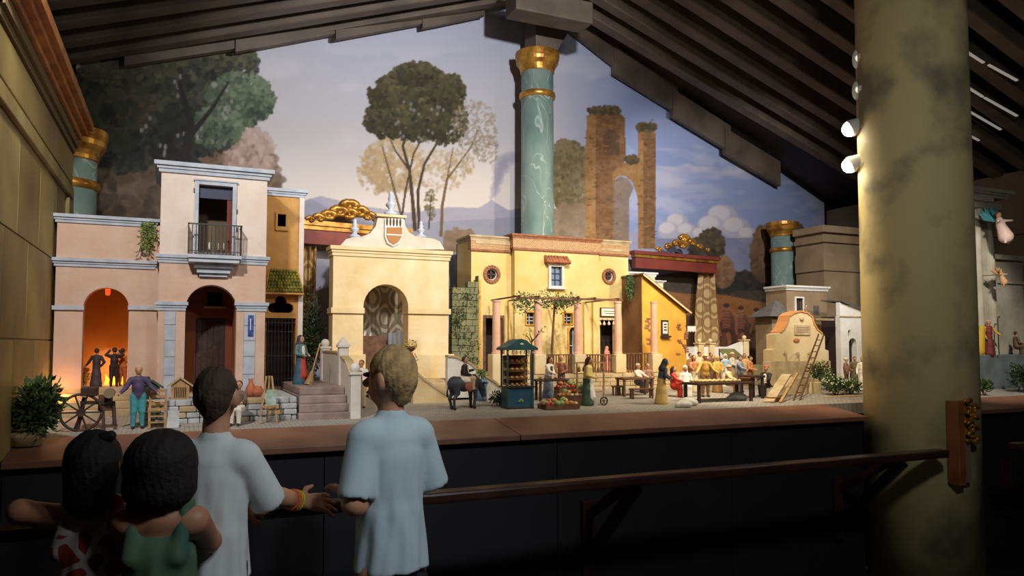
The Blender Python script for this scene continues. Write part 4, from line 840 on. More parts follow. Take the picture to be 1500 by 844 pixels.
# flat brick-paved path panel with edging
# ---- ruined green wall with ivy
iv = root('ivy_wall', 'old stone wall overgrown with ivy left of the yellow house', 'wall', (X(682, 4.95), 4.95, GZ(4.95)))
rg = random.Random(19); x0, x1 = X(661, 4.95), X(701, 4.95); z = GZ(4.95); m_moss = mat('mossy_stone', (104, 110, 74), (134, 128, 92), 9, .9, .4)
r = 0
while z < Z(680, 408, 4.95):
    x = x0 - .02
    while x < x1:
        wv = rg.uniform(.05, .09); top = Z(680, 408, 4.95) - .1 * (x1 - x) / (x1 - x0)
        if z < top: B('stone', m_moss, iv, max(x, x0) + .001, min(x + wv, x1) - .001, 4.94 - rg.uniform(0, .008), 5.0, z + .001, z + .044, bevel=.004)
        x += wv
    z += .045
mb = MB()
for i in range(26): leaves(mb, (rg.uniform(x0, x1 - .02), 4.93, rg.uniform(GZ(5), Z(680, 425, 4.95))), (.035, .015, .05), 45, .016, rg)
leaves(mb, (X(668, 4.93), 4.92, Z(668, 462, 4.93)), (.07, .03, .04), 160, .018, rg); mb.build('ivy', m_dgreen, iv, kind='stuff')

# ---- yellow house
Y = 5.08; Yc = 5.02; fl = 1.20; D = 5.42; zt = Z(800, 349, Yc)
yh = root('yellow_house', 'broad yellow house with brick frieze, round windows and shaded pergola', 'building', (X(800, Y), Y, fl))
xa, xb, xc, xd = X(690, Y), X(749, Y), X(872, Y), X(921, Y); Dl = Y + .30
dl = (X(711, Y), X(735, Y)); 
zl = Z(720, 352, Y); rr = (X(733, Y) - X(707, Y)) / 2 * .62
def wing(x0, x1, yf, holes, zt_, m=m_yel): return MB().plate(rect(x0, x1, fl, zt_), holes, yf, yf + .05).build('front_wall', m, yh)
c1 = (X(720, Y), Z(720, 402, Y)); c2 = (X(892, Y), Z(892, 405, Y))
wing(xa, xb + .02, Y, [circ(*c1, rr), rect(*dl, fl + .001, Z(722, 466, Y))], zl)
w0, w1, wz0, wz1 = X(806, Yc), X(822, Yc), Z(814, 419, Yc), Z(814, 391, Yc)
d2_ = (X(878, Y), X(902, Y))
s1 = (X(826, Yc), X(838, Yc), Z(832, 474, Yc), Z(832, 459, Yc)); s2 = (X(833, Yc), X(849, Yc), fl + .001, Z(840, 482, Yc)); s3 = (X(771, Yc), X(783, Yc), Z(777, 475, Yc), Z(777, 458, Yc))
wing(xb, xc, Yc, [rect(w0, w1, wz0, wz1), rect(*s1), arch(s2[0], s2[1], s2[2], s2[3] - .03), rect(*s3)], zt)
wing(xc - .02, xd, Y, [circ(*c2, rr * .92), rect(*d2_, fl + .001, Z(890, 469, Y))], Z(895, 357, Y))
B('side_wall', m_yel, yh, xa, xa + .03, Y + .05, Dl, fl, zl); B('side_wall', m_yel, yh, xd - .03, xd, Y + .05, Dl, fl, zl - .02)
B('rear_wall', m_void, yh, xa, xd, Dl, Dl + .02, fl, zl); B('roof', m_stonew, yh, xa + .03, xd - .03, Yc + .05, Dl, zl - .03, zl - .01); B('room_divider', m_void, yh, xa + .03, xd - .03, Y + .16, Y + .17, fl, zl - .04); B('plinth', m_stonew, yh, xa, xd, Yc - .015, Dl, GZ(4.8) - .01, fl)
bkm = bpy.data.materials.new('brick_frieze'); bkm.use_nodes = True; nt = bkm.node_tree; bs = nt.nodes['Principled BSDF']; tc = nt.nodes.new('ShaderNodeTexCoord'); mp = nt.nodes.new('ShaderNodeMapping'); mp.inputs['Rotation'].default_value = (R(90), 0, 0); bk = nt.nodes.new('ShaderNodeTexBrick'); bk.inputs['Scale'].default_value = 26
bk.inputs['Color1'].default_value = (*lin((176, 124, 78)), 1); bk.inputs['Color2'].default_value = (*lin((150, 100, 62)), 1); bk.inputs['Mortar'].default_value = (*lin((206, 176, 124)), 1); bk.inputs['Mortar Size'].default_value = .03
for a, b in ((tc.outputs['Object'], mp.inputs[0]), (mp.outputs[0], bk.inputs['Vector']), (bk.outputs['Color'], bs.inputs['Base Color'])): nt.links.new(a, b)
for (x0, x1, yf, ref) in ((xa, xb, Y, 720), (xb - .01, xc + .01, Yc, 810), (xc, xd, Y, 895)):
    o_ = {720: 0, 810: 0, 895: 6}[ref]
    MB().box(x0 - .005, x1 + .005, yf - .006, yf + .06, Z(ref, 366 + o_, yf), Z(ref, 353 + o_, yf)).build('brick_frieze', bkm, yh)
    m = MB(); cornice(m, x0, x1, yf, yf + .28, Z(ref, 353 + o_, yf), Z(ref, 346 + o_, yf), .02); m.build('cornice', m_brick if ref == 810 else m_stonew, yh)
    B('frieze_moulding', m_brick, yh, x0 - .008, x1 + .008, yf - .014, yf, Z(ref, 369 + o_, yf), Z(ref, 366 + o_, yf))
for c_, k in ((c1, 1.), (c2, .92)):
    wn = MB().plate(circ(*c_, rr * k * .99, 24), [circ(*c_, rr * k * .86, 24)], Y + .006, Y + .03).build('round_window', m_white, yh)
    MB().plate(circ(*c_, rr * k * .9, 24), [], Y + .024, Y + .028).build('pane', mat('dark_pane', (52, 50, 48), rough=.2), wn); MB().box(c_[0] - .004, c_[0] + .004, Y + .012, Y + .024, c_[1] - rr * k * .88, c_[1] + rr * k * .88).box(c_[0] - rr * k * .88, c_[0] + rr * k * .88, Y + .012, Y + .024, c_[1] - .004, c_[1] + .004).build('glazing_bar', m_wood, wn)
    for i in range(16):
        a0, a1 = 2 * math.pi * (i + .06) / 16, 2 * math.pi * (i + .94) / 16; ri, ro = rr * k, rr * k * 1.55
        MB().plate([(c_[0] + r * math.cos(a), c_[1] + r * math.sin(a)) for r, a in ((ri, a0), (ro, a0), (ro, a1), (ri, a1))], [], Y - .014, Y + .004).build('ring_brick', m_brick, wn)
# middle window with tiled hood
wn = MB().plate(rect(w0 - .018, w1 + .018, wz0 - .012, wz1 + .014), [rect(w0, w1, wz0, wz1)], Yc - .02, Yc + .01).build('window', m_white, yh)
B('pane', m_pane, wn, w0, w1, Yc + .012, Yc + .016, wz0, wz1)
m = MB().box((w0 + w1) / 2 - .003, (w0 + w1) / 2 + .003, Yc + .002, Yc + .012, wz0, wz1)
for t in (.0, .33, .66, 1): m.box(w0, w1, Yc + .002, Yc + .012, wz0 + (wz1 - wz0) * t - .003, wz0 + (wz1 - wz0) * t + .003)
m.box(w0, w0 + .005, Yc + .002, Yc + .012, wz0, wz1).box(w1 - .005, w1, Yc + .002, Yc + .012, wz0, wz1).build('glazing_bar', mat('slate_blue', (70, 80, 100)), wn)
B('sill', m_white, wn, w0 - .03, w1 + .03, Yc - .035, Yc, wz0 - .026, wz0 - .012); B('lintel', m_white, wn, w0 - .026, w1 + .026, Yc - .035, Yc, wz1 + .014, wz1 + .028)
hx0, hx1 = X(797, Yc), X(832, Yc)
for i in range(8):
    x = hx0 + (hx1 - hx0) * (i + .5) / 8; MB().tube([(x, Yc + .0, Z(814, 376, Yc)), (x, Yc - .055, Z(814, 386, Yc))], [(hx1 - hx0) / 17, (hx1 - hx0) / 15], 8).build('hood_tile', m_tile, wn, smooth=True)
MB()._add([(hx0, Yc, Z(814, 377, Yc)), (hx1, Yc, Z(814, 377, Yc)), (hx1, Yc - .05, wz1 + .03), (hx0, Yc - .05, wz1 + .03), (hx0, Yc, wz1 + .028), (hx1, Yc, wz1 + .028)], [(0, 3, 2, 1), (0, 4, 3), (1, 2, 5), (3, 4, 5, 2)]).build('hood_base', m_tile, wn)
# doors, sign, pilasters, small windows
for (a, b) in (dl, d2_):
    zt_ = Z(722, 466, Y) if a == dl[0] else Z(890, 469, Y)
    MB().plate(rect(a - .018, b + .018, fl, zt_ + .02), [rect(a, b, fl + .0005, zt_)], Y - .01, Y + .004).build('door_frame', m_wood if a == dl[0] else m_cream, yh)
for (xp, m_) in ((X(706, 4.97), m_yel2), (X(752, Yc), m_yel), (X(857, Yc), m_yel), (X(870, Yc), m_yel)): B('pilaster', m_, yh, xp - .022, xp + .022, (Y if xp < xb else Yc) - .03, (Y if xp < xb else Yc), fl, Z(740, 412 if xp < xb - .1 else 440, Y))
for s in (s1, s3, s2):
    wn = MB().plate(rect(s[0] - .01, s[1] + .01, s[2] - (.01 if s is not s2 else 0), s[3] + .01), [rect(s[0], s[1], s[2] + .0005, s[3])] if s is not s2 else [arch(s2[0], s2[1], s2[2] + .0005, s2[3] - .03)], Yc - .01, Yc + .004).build('window', m_yel2, yh)
    m = MB().box((s[0] + s[1]) / 2 - .003, (s[0] + s[1]) / 2 + .003, Yc + .02, Yc + .03, s[2], s[3])
    for t in (.3, .6): m.box(s[0], s[1], Yc + .02, Yc + .03, s[2] + (s[3] - s[2]) * t - .003, s[2] + (s[3] - s[2]) * t + .003)
    m.build('glazing_bar', m_bluew, wn); B('pane', mat('dark_pane', (52, 50, 48)), wn, s[0], s[1], Yc + .03, Yc + .034, s[2], s[3])
sg = root('shop_sign', 'small white sign board over the dark shop door', 'sign', (X(893, Y), Y - .02, Z(893, 457, Y)))
B('board', mat('sign_white', (236, 228, 204)), sg, X(879, Y), X(907, Y), Y - .022, Y - .012, Z(893, 463, Y), Z(893, 452, Y)); 
for i, (u, v) in enumerate(((.2, .85), (.12, .9))): B('lettering_line', m_wood, sg, X(879 + 28 * u, Y), X(879 + 28 * v, Y), Y - .0235, Y - .022, Z(893, 459 - 3.2 * i + 1, Y), Z(893, 459 - 3.2 * i, Y))
MB().plate(rect(X(878, Y), X(908, Y), Z(893, 464, Y), Z(893, 451, Y)), [rect(X(879, Y), X(907, Y), Z(893, 463, Y), Z(893, 452, Y))], Y - .026, Y - .01).build('frame', m_wood, sg)
for i, px in enumerate((879, 885, 892, 899)):
    c = P(px, 473, Y - .04); h = root('hanging_ham', 'pale ham hanging from a hook in the shop doorway', 'food', c, group='hams hanging in the shop doorway')
    MB().lathe((c.x, c.y, c.z), [(.004, -.02), (.012, -.014), (.011, -.004), (.004, .008), (.002, .016)], 8).build('meat', mat('ham', (224, 190, 160)), h, smooth=True); MB().tube([(c.x, c.y, c.z + .014), (c.x, Y - .005, Z(890, 469, Y) + .012)], .0015, 5).build('hook', m_iron, h)
# ---- terrace with retaining wall, railing and pergola
YT = 4.45; TT = 1.205
tr = root('paved_terrace', 'raised stone terrace in front of the yellow house', 'terrace', (X(880, YT), YT, GZ(YT)))
tx0, tx1 = X(716, YT), X(1003, YT)
B('terrace_top', m_stonew, tr, tx0, X(1003, YT), YT + .036, 4.75, GZ(YT) - .02, TT); B('terrace_top', m_stonew, tr, tx0, X(937, 4.8), 4.751, 5.00, GZ(YT) - .02, TT)
rg = random.Random(23); z = GZ(YT) - .01
while z < TT - .005:
    x = tx0; h = min(.028, TT - z)
    while x < tx1 - .01:
        xe = min(x + rg.uniform(.05, .1), tx1); B('stone', m_stonew, tr, x + .001, xe - .001, YT - rg.uniform(0, .008), YT + .035, z + .001, z + h - .001, bevel=.003); x = xe
    z += .028
def railing(label, a, b, y0, y1, Yr, n, group):
    zb, zt_ = TT, Z((a + b) / 2, y0, Yr); xa_, xb_ = X(a, Yr), X(b, Yr); r = root('railing', label, 'railing', ((xa_ + xb_) / 2, Yr, zb))
    MB().box(xa_, xb_, Yr - .007, Yr + .007, zt_ - .008, zt_).build('top_rail', m_wood, r); MB().box(xa_, xb_, Yr - .005, Yr + .005, zb + .008, zb + .014).build('bottom_rail', m_wood, r)
    for i in range(n): x = xa_ + (xb_ - xa_) * (i + .5) / n; B('baluster', m_wood, r, x - .0035, x + .0035, Yr - .0035, Yr + .0035, zb, zt_ - .006)
railing('brown wooden railing between the second and third pink pergola columns', 794, 842, 519, 545, 4.50, 13, 0)
railing('brown wooden railing between the third and fourth pink pergola columns', 850, 901, 519, 545, 4.50, 13, 0)
railing('brown wooden railing between the last two pink pergola columns', 910, 954, 517, 543, 4.50, 11, 0)
pcs = ((727, 440, 'first', 4.42), (788, 441, 'second', 4.50), (846, 442, 'third', 4.50), (905, 442, 'fourth', 4.50), (958, 442, 'fifth', 4.50))
for px, yt_, nm, Yp in pcs:
    c = X(px, Yp); b0 = GZ(Yp) - .01 if nm == 'first' else TT; bt = Z(px, 519, Yp)
    r = root('pergola_column', 'pink plaster pergola column on a cream block, %s counted from the ivy wall' % nm, 'column', (c, Yp, b0), group='pink pergola columns')
    B('base', m_cream, r, c - .042, c + .042, Yp - .042, Yp + .042, b0, bt, bevel=.004)
    MB().lathe((c, Yp), [(.03, bt), (.03, bt + .012), (.026, bt + .016), (.024, Z(px, yt_, Yp) - .012), (.028, Z(px, yt_, Yp) - .01), (.028, Z(px, yt_, Yp))], 16).build('shaft', m_pinkc, r)
pg = root('pergola_frame', 'thin wooden pergola poles carrying a grapevine across pink columns', 'pergola', (X(840, 4.5), 4.5, Z(840, 441, 4.5)))
zp = Z(846, 440, 4.5) + .006
MB().bar((X(757, 4.5), 4.5, zp), (X(912, 4.5), 4.5, zp + .004), .014, .014).build('pole', m_wood, pg)
for px in (760, 788, 846, 870, 905): MB().bar((X(px, 4.5), 4.47, zp + .012), (X(px, 4.5) + .02, 5.02, zp + .012), .010, .010).build('rafter_pole', m_wood, pg)
MB().tube([(X(812, 4.6), 4.62, TT), (X(811, 4.6), 4.63, TT + .15), (X(813, 4.6), 4.6, zp)], [.012, .009, .007], 8).build('vine_trunk', m_wood, pg)
vn = root('grapevine', 'leafy green grapevine sprawling over the pergola poles', 'plant', (X(812, 4.5), 4.52, zp)); mb = MB(); rg = random.Random(31)
for i in range(42):
    t = rg.random(); px = 758 + 84 * t; py = 441 + rg.gauss(0, 4) + (8 if rg.random() < .3 else 0); c = P(px, py, rg.uniform(4.44, 4.72)); leaves(mb, c, (.04, .04, .022), 22, .022, rg)
mb.build('foliage', m_green, vn, kind='stuff')
mb = MB()
for i in range(7): mb.tube([P(762 + 12 * i, 443, 4.48), P(770 + 12 * i, 437 + (i % 3) * 5, 4.47), P(776 + 12 * i, 445, 4.50)], .003, 5)
mb.build('stems', m_wood, vn, kind='stuff')
hanging('dense green plant hanging down the corner between yellow house and shed', 921, 406, 4.92, .05, .20, 900, m=m_green, L=.02)

# ---- deep yellow shed with one-pitch roof
Y = 4.80; fl = GZ(Y); a, b = X(941, Y), X(1005, Y); zl_, zr_ = Z(941, 404, Y), Z(1005, 456, Y)
sd = root('yellow_shed', 'deep yellow lean-to house with a single sloping roof', 'building', ((a + b) / 2, Y, fl))
MB().plate([(a, fl - .01), (b, fl - .01), (b, zr_), (a, zl_)], [], Y, Y + .32).build('body', m_yel2, sd)
B('left_wall', mat('shed_brown', (122, 84, 48), (98, 66, 38), 8), sd, a - .004, a + .0, Y + .003, Y + .32, fl, zl_)
dv = Vector((b - a, 0, zr_ - zl_)).normalized(); A_ = Vector((a, 0, zl_)) - dv * .012; B_ = Vector((b, 0, zr_)) + dv * .03
MB().bar((A_.x, Y + .15, A_.z + .008), (B_.x, Y + .15, B_.z + .008), .37, .014).build('roof_slab', m_wood, sd); MB().bar((A_.x, Y - .036, A_.z), (B_.x, Y - .036, B_.z), .008, .012).build('verge_trim', m_cream, sd)
rg = random.Random(4)
for (px, py, n) in ((952, 488, 12), (998, 500, 14)):
    for i in range(n): q = P(px + rg.uniform(-9, 7), py + 3.3 * (i - n / 2), Y); B('exposed_brick', m_brick, sd, q.x, q.x + .035, Y - .006, Y + .002, q.z, q.z + .013)
sn = root('wall_notice', 'framed notice with small black shelf on the yellow shed', 'notice', (X(973, Y), Y, Z(973, 485, Y)))
B('frame', m_iron, sn, X(968, Y), X(978, Y), Y - .012, Y, Z(973, 492, Y), Z(973, 469, Y)); B('sheet', m_white, sn, X(969.5, Y), X(976.5, Y), Y - .014, Y - .012, Z(973, 489, Y), Z(973, 472, Y)); B('shelf', m_iron, sn, X(967, Y), X(980, Y), Y - .03, Y, Z(973, 494.5, Y), Z(973, 492, Y))
for i in range(3): B('mark', m_iron, sn, X(971, Y), X(975, Y), Y - .0148, Y - .014, Z(973, 476.5 + 4 * i, Y), Z(973, 474.5 + 4 * i, Y))
sb = root('hanging_sign', 'small white sign with scalloped edge on the shed corner', 'sign', (X(1012, Y), Y - .01, Z(1012, 482, Y)))
pts = [(1006, 478), (1018, 478), (1018, 487), (1016, 485), (1014, 487), (1012, 485), (1010, 487), (1008, 485), (1006, 487)]
MB().plate([(X(p, Y), Z(p, q, Y)) for p, q in pts][::-1], [], Y - .012, Y - .006).build('board', m_white, sb); MB().bar((X(1004, Y), Y - .006, Z(1005, 477, Y)), (X(1019, Y), Y - .006, Z(1019, 477, Y)), .005, .005).build('bracket', m_iron, sb)
bk_ = root('white_corniced_house', 'small cream house back with white cornices behind the yellow shed', 'building', (X(945, 5.2), 5.2, GZ(5.2)))
for (p0, p1, yt, yb_) in ((919, 962, 398, 404), (958, 974, 411, 414)):
    B('wall', m_cream, bk_, X(p0 + 2, 5.17), X(p1 - 2, 5.17), 5.17, 5.36, GZ(5.2), Z(p0, yb_, 5.17)); cornice(MB(), X(p0 + 2, 5.17), X(p1 - 2, 5.17), 5.17, 5.36, Z(p0, yb_, 5.17), Z(p0, yt, 5.17), .02).build('cornice', m_white, bk_)
# ---- courtyard wall with balls
Y = 4.95; cw = root('courtyard_wall', 'low white courtyard wall with ball-topped posts right of the shed', 'wall', (X(1050, Y), Y, GZ(Y)))
pr = [(1005, 508), (1068, 508), (1078, 504), (1086, 501), (1095, 500)]
pp = [(X(a, Y), Z(a, b, Y)) for a, b in pr]; MB().plate([(pp[-1][0], GZ(Y)), *pp[::-1], (pp[0][0], GZ(Y))][::-1], [], Y, Y + .03).build('wall', m_white, cw)
for px, py in ((1025, 504), (1041, 504), (1091, 499)):
    x, z = X(px, Y), Z(px, py, Y); p_ = B('post', m_cream, cw, x - .026, x + .026, Y - .02, Y + .04, GZ(Y), z, bevel=.003); MB().box(x - .032, x + .032, Y - .026, Y + .046, z, z + .01).build('post_cap', m_cream, p_); MB().ball((x, Y + .01, z + .026), .018, 10, 8).build('ball_finial', m_cream, p_, smooth=True)
# ---- fountain
Y = 4.42; fn = root('fountain', 'cream wall fountain with scrolled top, plaque and three spouts', 'fountain', (X(1170, Y), Y, GZ(Y)))
g = [(1131, 530), (1131, 513), (1136, 511), (1136, 490), (1143, 488), (1149, 482), (1154, 472), (1156, 464), (1163, 459), (1173, 456.5), (1183, 459), (1190, 465), (1192, 474), (1197, 483), (1204, 489), (1208, 492), (1208, 512), (1213, 514), (1213, 530)]
o_ = [(X(a, Y), Z(a, b, Y)) for a, b in g]; o_ = [(o_[0][0], GZ(Y))] + o_ + [(o_[-1][0], GZ(Y))]
MB().plate(o_[::-1], [], Y, Y + .10).build('back_wall', m_cream, fn)
cp = MB()
for (xa_, za), (xb_, zb2) in zip(o_[5:-6], o_[6:-5]): cp.bar((xa_, Y + .05, za + .003), (xb_, Y + .05, zb2 + .003), .115, .010)
cp.build('coping', mat('orange_coping', (206, 140, 80)), fn)
B('plaque', m_stonew, fn, X(1163, Y), X(1186, Y), Y - .01, Y, Z(1174, 491, Y), Z(1174, 476, Y), bevel=.003)
for i in range(3): B('inscription_line', m_wood, fn, X(1166, Y), X(1183, Y), Y - .0105, Y - .01, Z(1174, 480.6 + 3.3 * i, Y), Z(1174, 479.8 + 3.3 * i, Y))
MB().ball((X(1174, Y), Y - .004, Z(1174, 467, Y)), (.02, .014, .02), 12, 8).build('mask_ornament', m_stonew, fn, smooth=True); MB().ball((X(1166, Y), Y - .003, Z(1166, 499, Y)), (.034, .006, .018), 10, 8).build('worn_patch', m_terra, fn, smooth=True)
B('basin_wall', m_stonew, fn, X(1126, Y - .2), X(1222, Y - .2), Y - .16, Y - .13, GZ(Y), Z(1170, 529, Y - .16), bevel=.004); B('water', mat('fountain_water', (150, 150, 120), rough=.08), fn, X(1128, Y - .2), X(1220, Y - .2), Y - .13, Y, GZ(Y), Z(1170, 534, Y - .16))
for px in (1147, 1165, 1183):
    x, z = X(px, Y), Z(px, 518, Y); MB().bar((x, Y, z), (x, Y - .03, z), .008, .008).bar((x, Y - .028, z), (x, Y - .028, GZ(Y) + .05), .006, .006).bar((x - .014, Y - .02, z + .01), (x + .014, Y - .02, z + .01), .005, .005).build('spout', mat('spout_metal', (190, 176, 140), metal=.4, rough=.4), fn)
# ---- hut with grey roof, stone houses and chapel at the right
m_slate = mat('slate_roof', (92, 88, 84), (76, 72, 68), 20, .8, .2); m_dimst = plaster('dim_stone', (150, 128, 96), (128, 106, 78), 5)
Y = 4.95; hs = root('grey_stone_house', 'brown stone house with a white-framed window above the fountain', 'building', (X(1180, Y), Y, GZ(Y)))
a, b, zt = X(1153, Y), X(1212, Y), Z(1180, 426, Y); w0, w1, z0_, z1_ = X(1166, Y), X(1176, Y), Z(1171, 458, Y), Z(1171, 437, Y)
MB().plate(rect(a, b, GZ(Y) - .01, zt), [rect(w0, w1, z0_, z1_)], Y, Y + .25).build('walls', m_dimst, hs); cornice(MB(), a, b, Y, Y + .25, zt, Z(1180, 419, Y), .025).build('cornice', m_white, hs)
wn = MB().plate(rect(w0 - .012, w1 + .012, z0_ - .012, z1_ + .012), [rect(w0, w1, z0_, z1_)], Y - .012, Y + .01).build('window_frame', m_white, hs); B('pane', mat('dark_pane', (52, 50, 48)), wn, w0, w1, Y + .02, Y + .025, z0_, z1_); B('niche', m_slate, hs, X(1192, Y), X(1200, Y), Y - .003, Y, Z(1195, 461, Y), Z(1195, 448, Y))
Y = 4.92; ht = root('grey_roof_hut', 'small hut with grey hipped roof beside the stone house', 'building', (X(1138, Y), Y, GZ(Y)))
B('wall', m_dimst, ht, X(1131, Y), X(1152.5, Y), Y, Y + .2, GZ(Y) - .01, Z(1140, 465, Y)); a, b, zb_ = X(1121, Y), X(1152.5, Y), Z(1138, 464, Y); z2 = Z(1150, 440, Y)
MB()._add([(a, Y - .06, zb_), (b, Y - .06, zb_), (b, Y + .22, zb_), (a, Y + .22, zb_), (b - .05, Y + .08, z2), (b, Y + .08, z2)], [(0, 3, 2, 1), (0, 1, 5, 4), (2, 3, 4, 5), (3, 0, 4), (1, 2, 5)]).build('roof', m_slate, ht)
B('window', m_slate, ht, X(1138, Y), X(1145, Y), Y - .004, Y, Z(1141, 484, Y), Z(1141, 475, Y))
Y = 5.25; bs_ = root('tall_stone_building', 'tall dim brown stone building with stepped cornices near the pillar', 'building', (X(1235, Y), Y, GZ(Y)))
a, b = X(1209, Y), 6.54; B('wall', m_dimst, bs_, a, b, Y, Y + .35, GZ(Y) - .01, Z(1235, 333, Y))
for yt, yb_, ov in ((333, 343, .04), (350, 357, .025), (372, 398, .015)): B('string_course', m_dimst, bs_, a - ov, b + ov, Y - ov, Y + .35, Z(1235, yb_, Y), Z(1235, yt, Y), bevel=.004)
Y = 4.55; ch = root('white_chapel', 'little white chapel with grey roof and arched door beside the pillar', 'building', (X(1250, Y), Y, GZ(Y)))
a, b = X(1231, Y), X(1285, Y); zt = Z(1250, 464, Y); MB().plate(rect(a, b, GZ(Y) - .01, zt), [arch(X(1243, Y), X(1254, Y), GZ(Y), Z(1248, 503, Y)), arch(X(1242, Y), X(1246, Y), Z(1244, 493, Y), Z(1244, 486, Y))], Y, Y + .05).build('front_wall', m_white, ch)
B('rear', m_void, ch, a, b, Y + .05, Y + .2, GZ(Y) - .01, zt); MB().plate([(a, zt), (b, zt), (a, Z(1231, 443, Y))], [], Y, Y + .04).build('gable', m_white, ch)
MB()._add([(a, Y - .02, Z(1231, 443, Y) + .004), (b, Y - .02, zt + .004), (b, Y + .2, zt + .10), (a, Y + .2, Z(1231, 443, Y) + .02), (a, Y - .02, Z(1231, 443, Y) + .014), (b, Y - .02, zt + .014), (b, Y + .2, zt + .11), (a, Y + .2, Z(1231, 443, Y) + .03)], [(0, 3, 2, 1), (4, 5, 6, 7), (0, 1, 5, 4), (1, 2, 6, 5), (2, 3, 7, 6), (3, 0, 4, 7)]).build('roof', m_slate, ch)
B('string_course', m_stonew, ch, a - .006, b, Y - .008, Y, zt - .004, zt + .006)
# ---- temple ruin beyond the pillar
m_tem = plaster('temple_stone', (196, 190, 172), (160, 152, 134), 6)
Y = 3.75; tp_ = root('temple_ruin', 'pale classical temple ruin with dentil cornice beyond the pillar', 'building', (X(1455, Y), Y, GZ(Y)))
fl = Z(1455, 520, Y); B('podium', mat('podium_blue', (116, 124, 128), (92, 98, 104), 8), tp_, X(1395, Y), X(1530, Y), Y - .03, Y + .5, GZ(Y) - .02, fl, bevel=.004)
B('tower_block', m_tem, tp_, X(1418, Y), X(1466, Y), Y + .04, Y + .34, fl, Z(1440, 300, Y))
for px in (1424, 1443, 1462):
    c = X(px, Y); MB().lathe((c, Y + .04), [(.04, fl), (.04, fl + .03), (.032, fl + .04), (.028, Z(1440, 322, Y)), (.045, Z(1440, 312, Y)), (.045, Z(1440, 305, Y))], 14).build('column', m_tem, tp_)
B('architrave', m_tem, tp_, X(1415, Y), X(1470, Y), Y - .02, Y + .34, Z(1440, 305, Y), Z(1440, 296, Y)); cornice(MB(), X(1415, Y), X(1472, Y), Y - .02, Y + .34, Z(1440, 290, Y), Z(1440, 279, Y), .06).build('cornice', m_tem, tp_)
for i in range(11): x = X(1415, Y) + i * .029; B('dentil', m_tem, tp_, x, x + .015, Y - .045, Y + .0, Z(1440, 296, Y), Z(1440, 290, Y))
MB().plate(rect(X(1467, Y), X(1535, Y), fl, Z(1480, 376, Y)), [arch(X(1474, Y), X(1496, Y), fl + .001, Z(1484, 410, Y))], Y + .18, Y + .28).build('arch_wall', m_tem, tp_); B('arch_cornice', m_tem, tp_, X(1466, Y), X(1535, Y), Y + .14, Y + .3, Z(1480, 376, Y), Z(1480, 369, Y)); B('dark_back', m_void, tp_, X(1467, Y), X(1535, Y), Y + .38, Y + .4, fl, Z(1480, 378, Y))
B('arch_impost', m_tem, tp_, X(1496, Y), X(1535, Y), Y + .16, Y + .18, Z(1484, 412, Y), Z(1484, 408, Y))
spot('temple_spot', (4.6, 2.4, 2.7), (5.2, 3.8, 1.6), 120, (1, .93, .8), R(60))
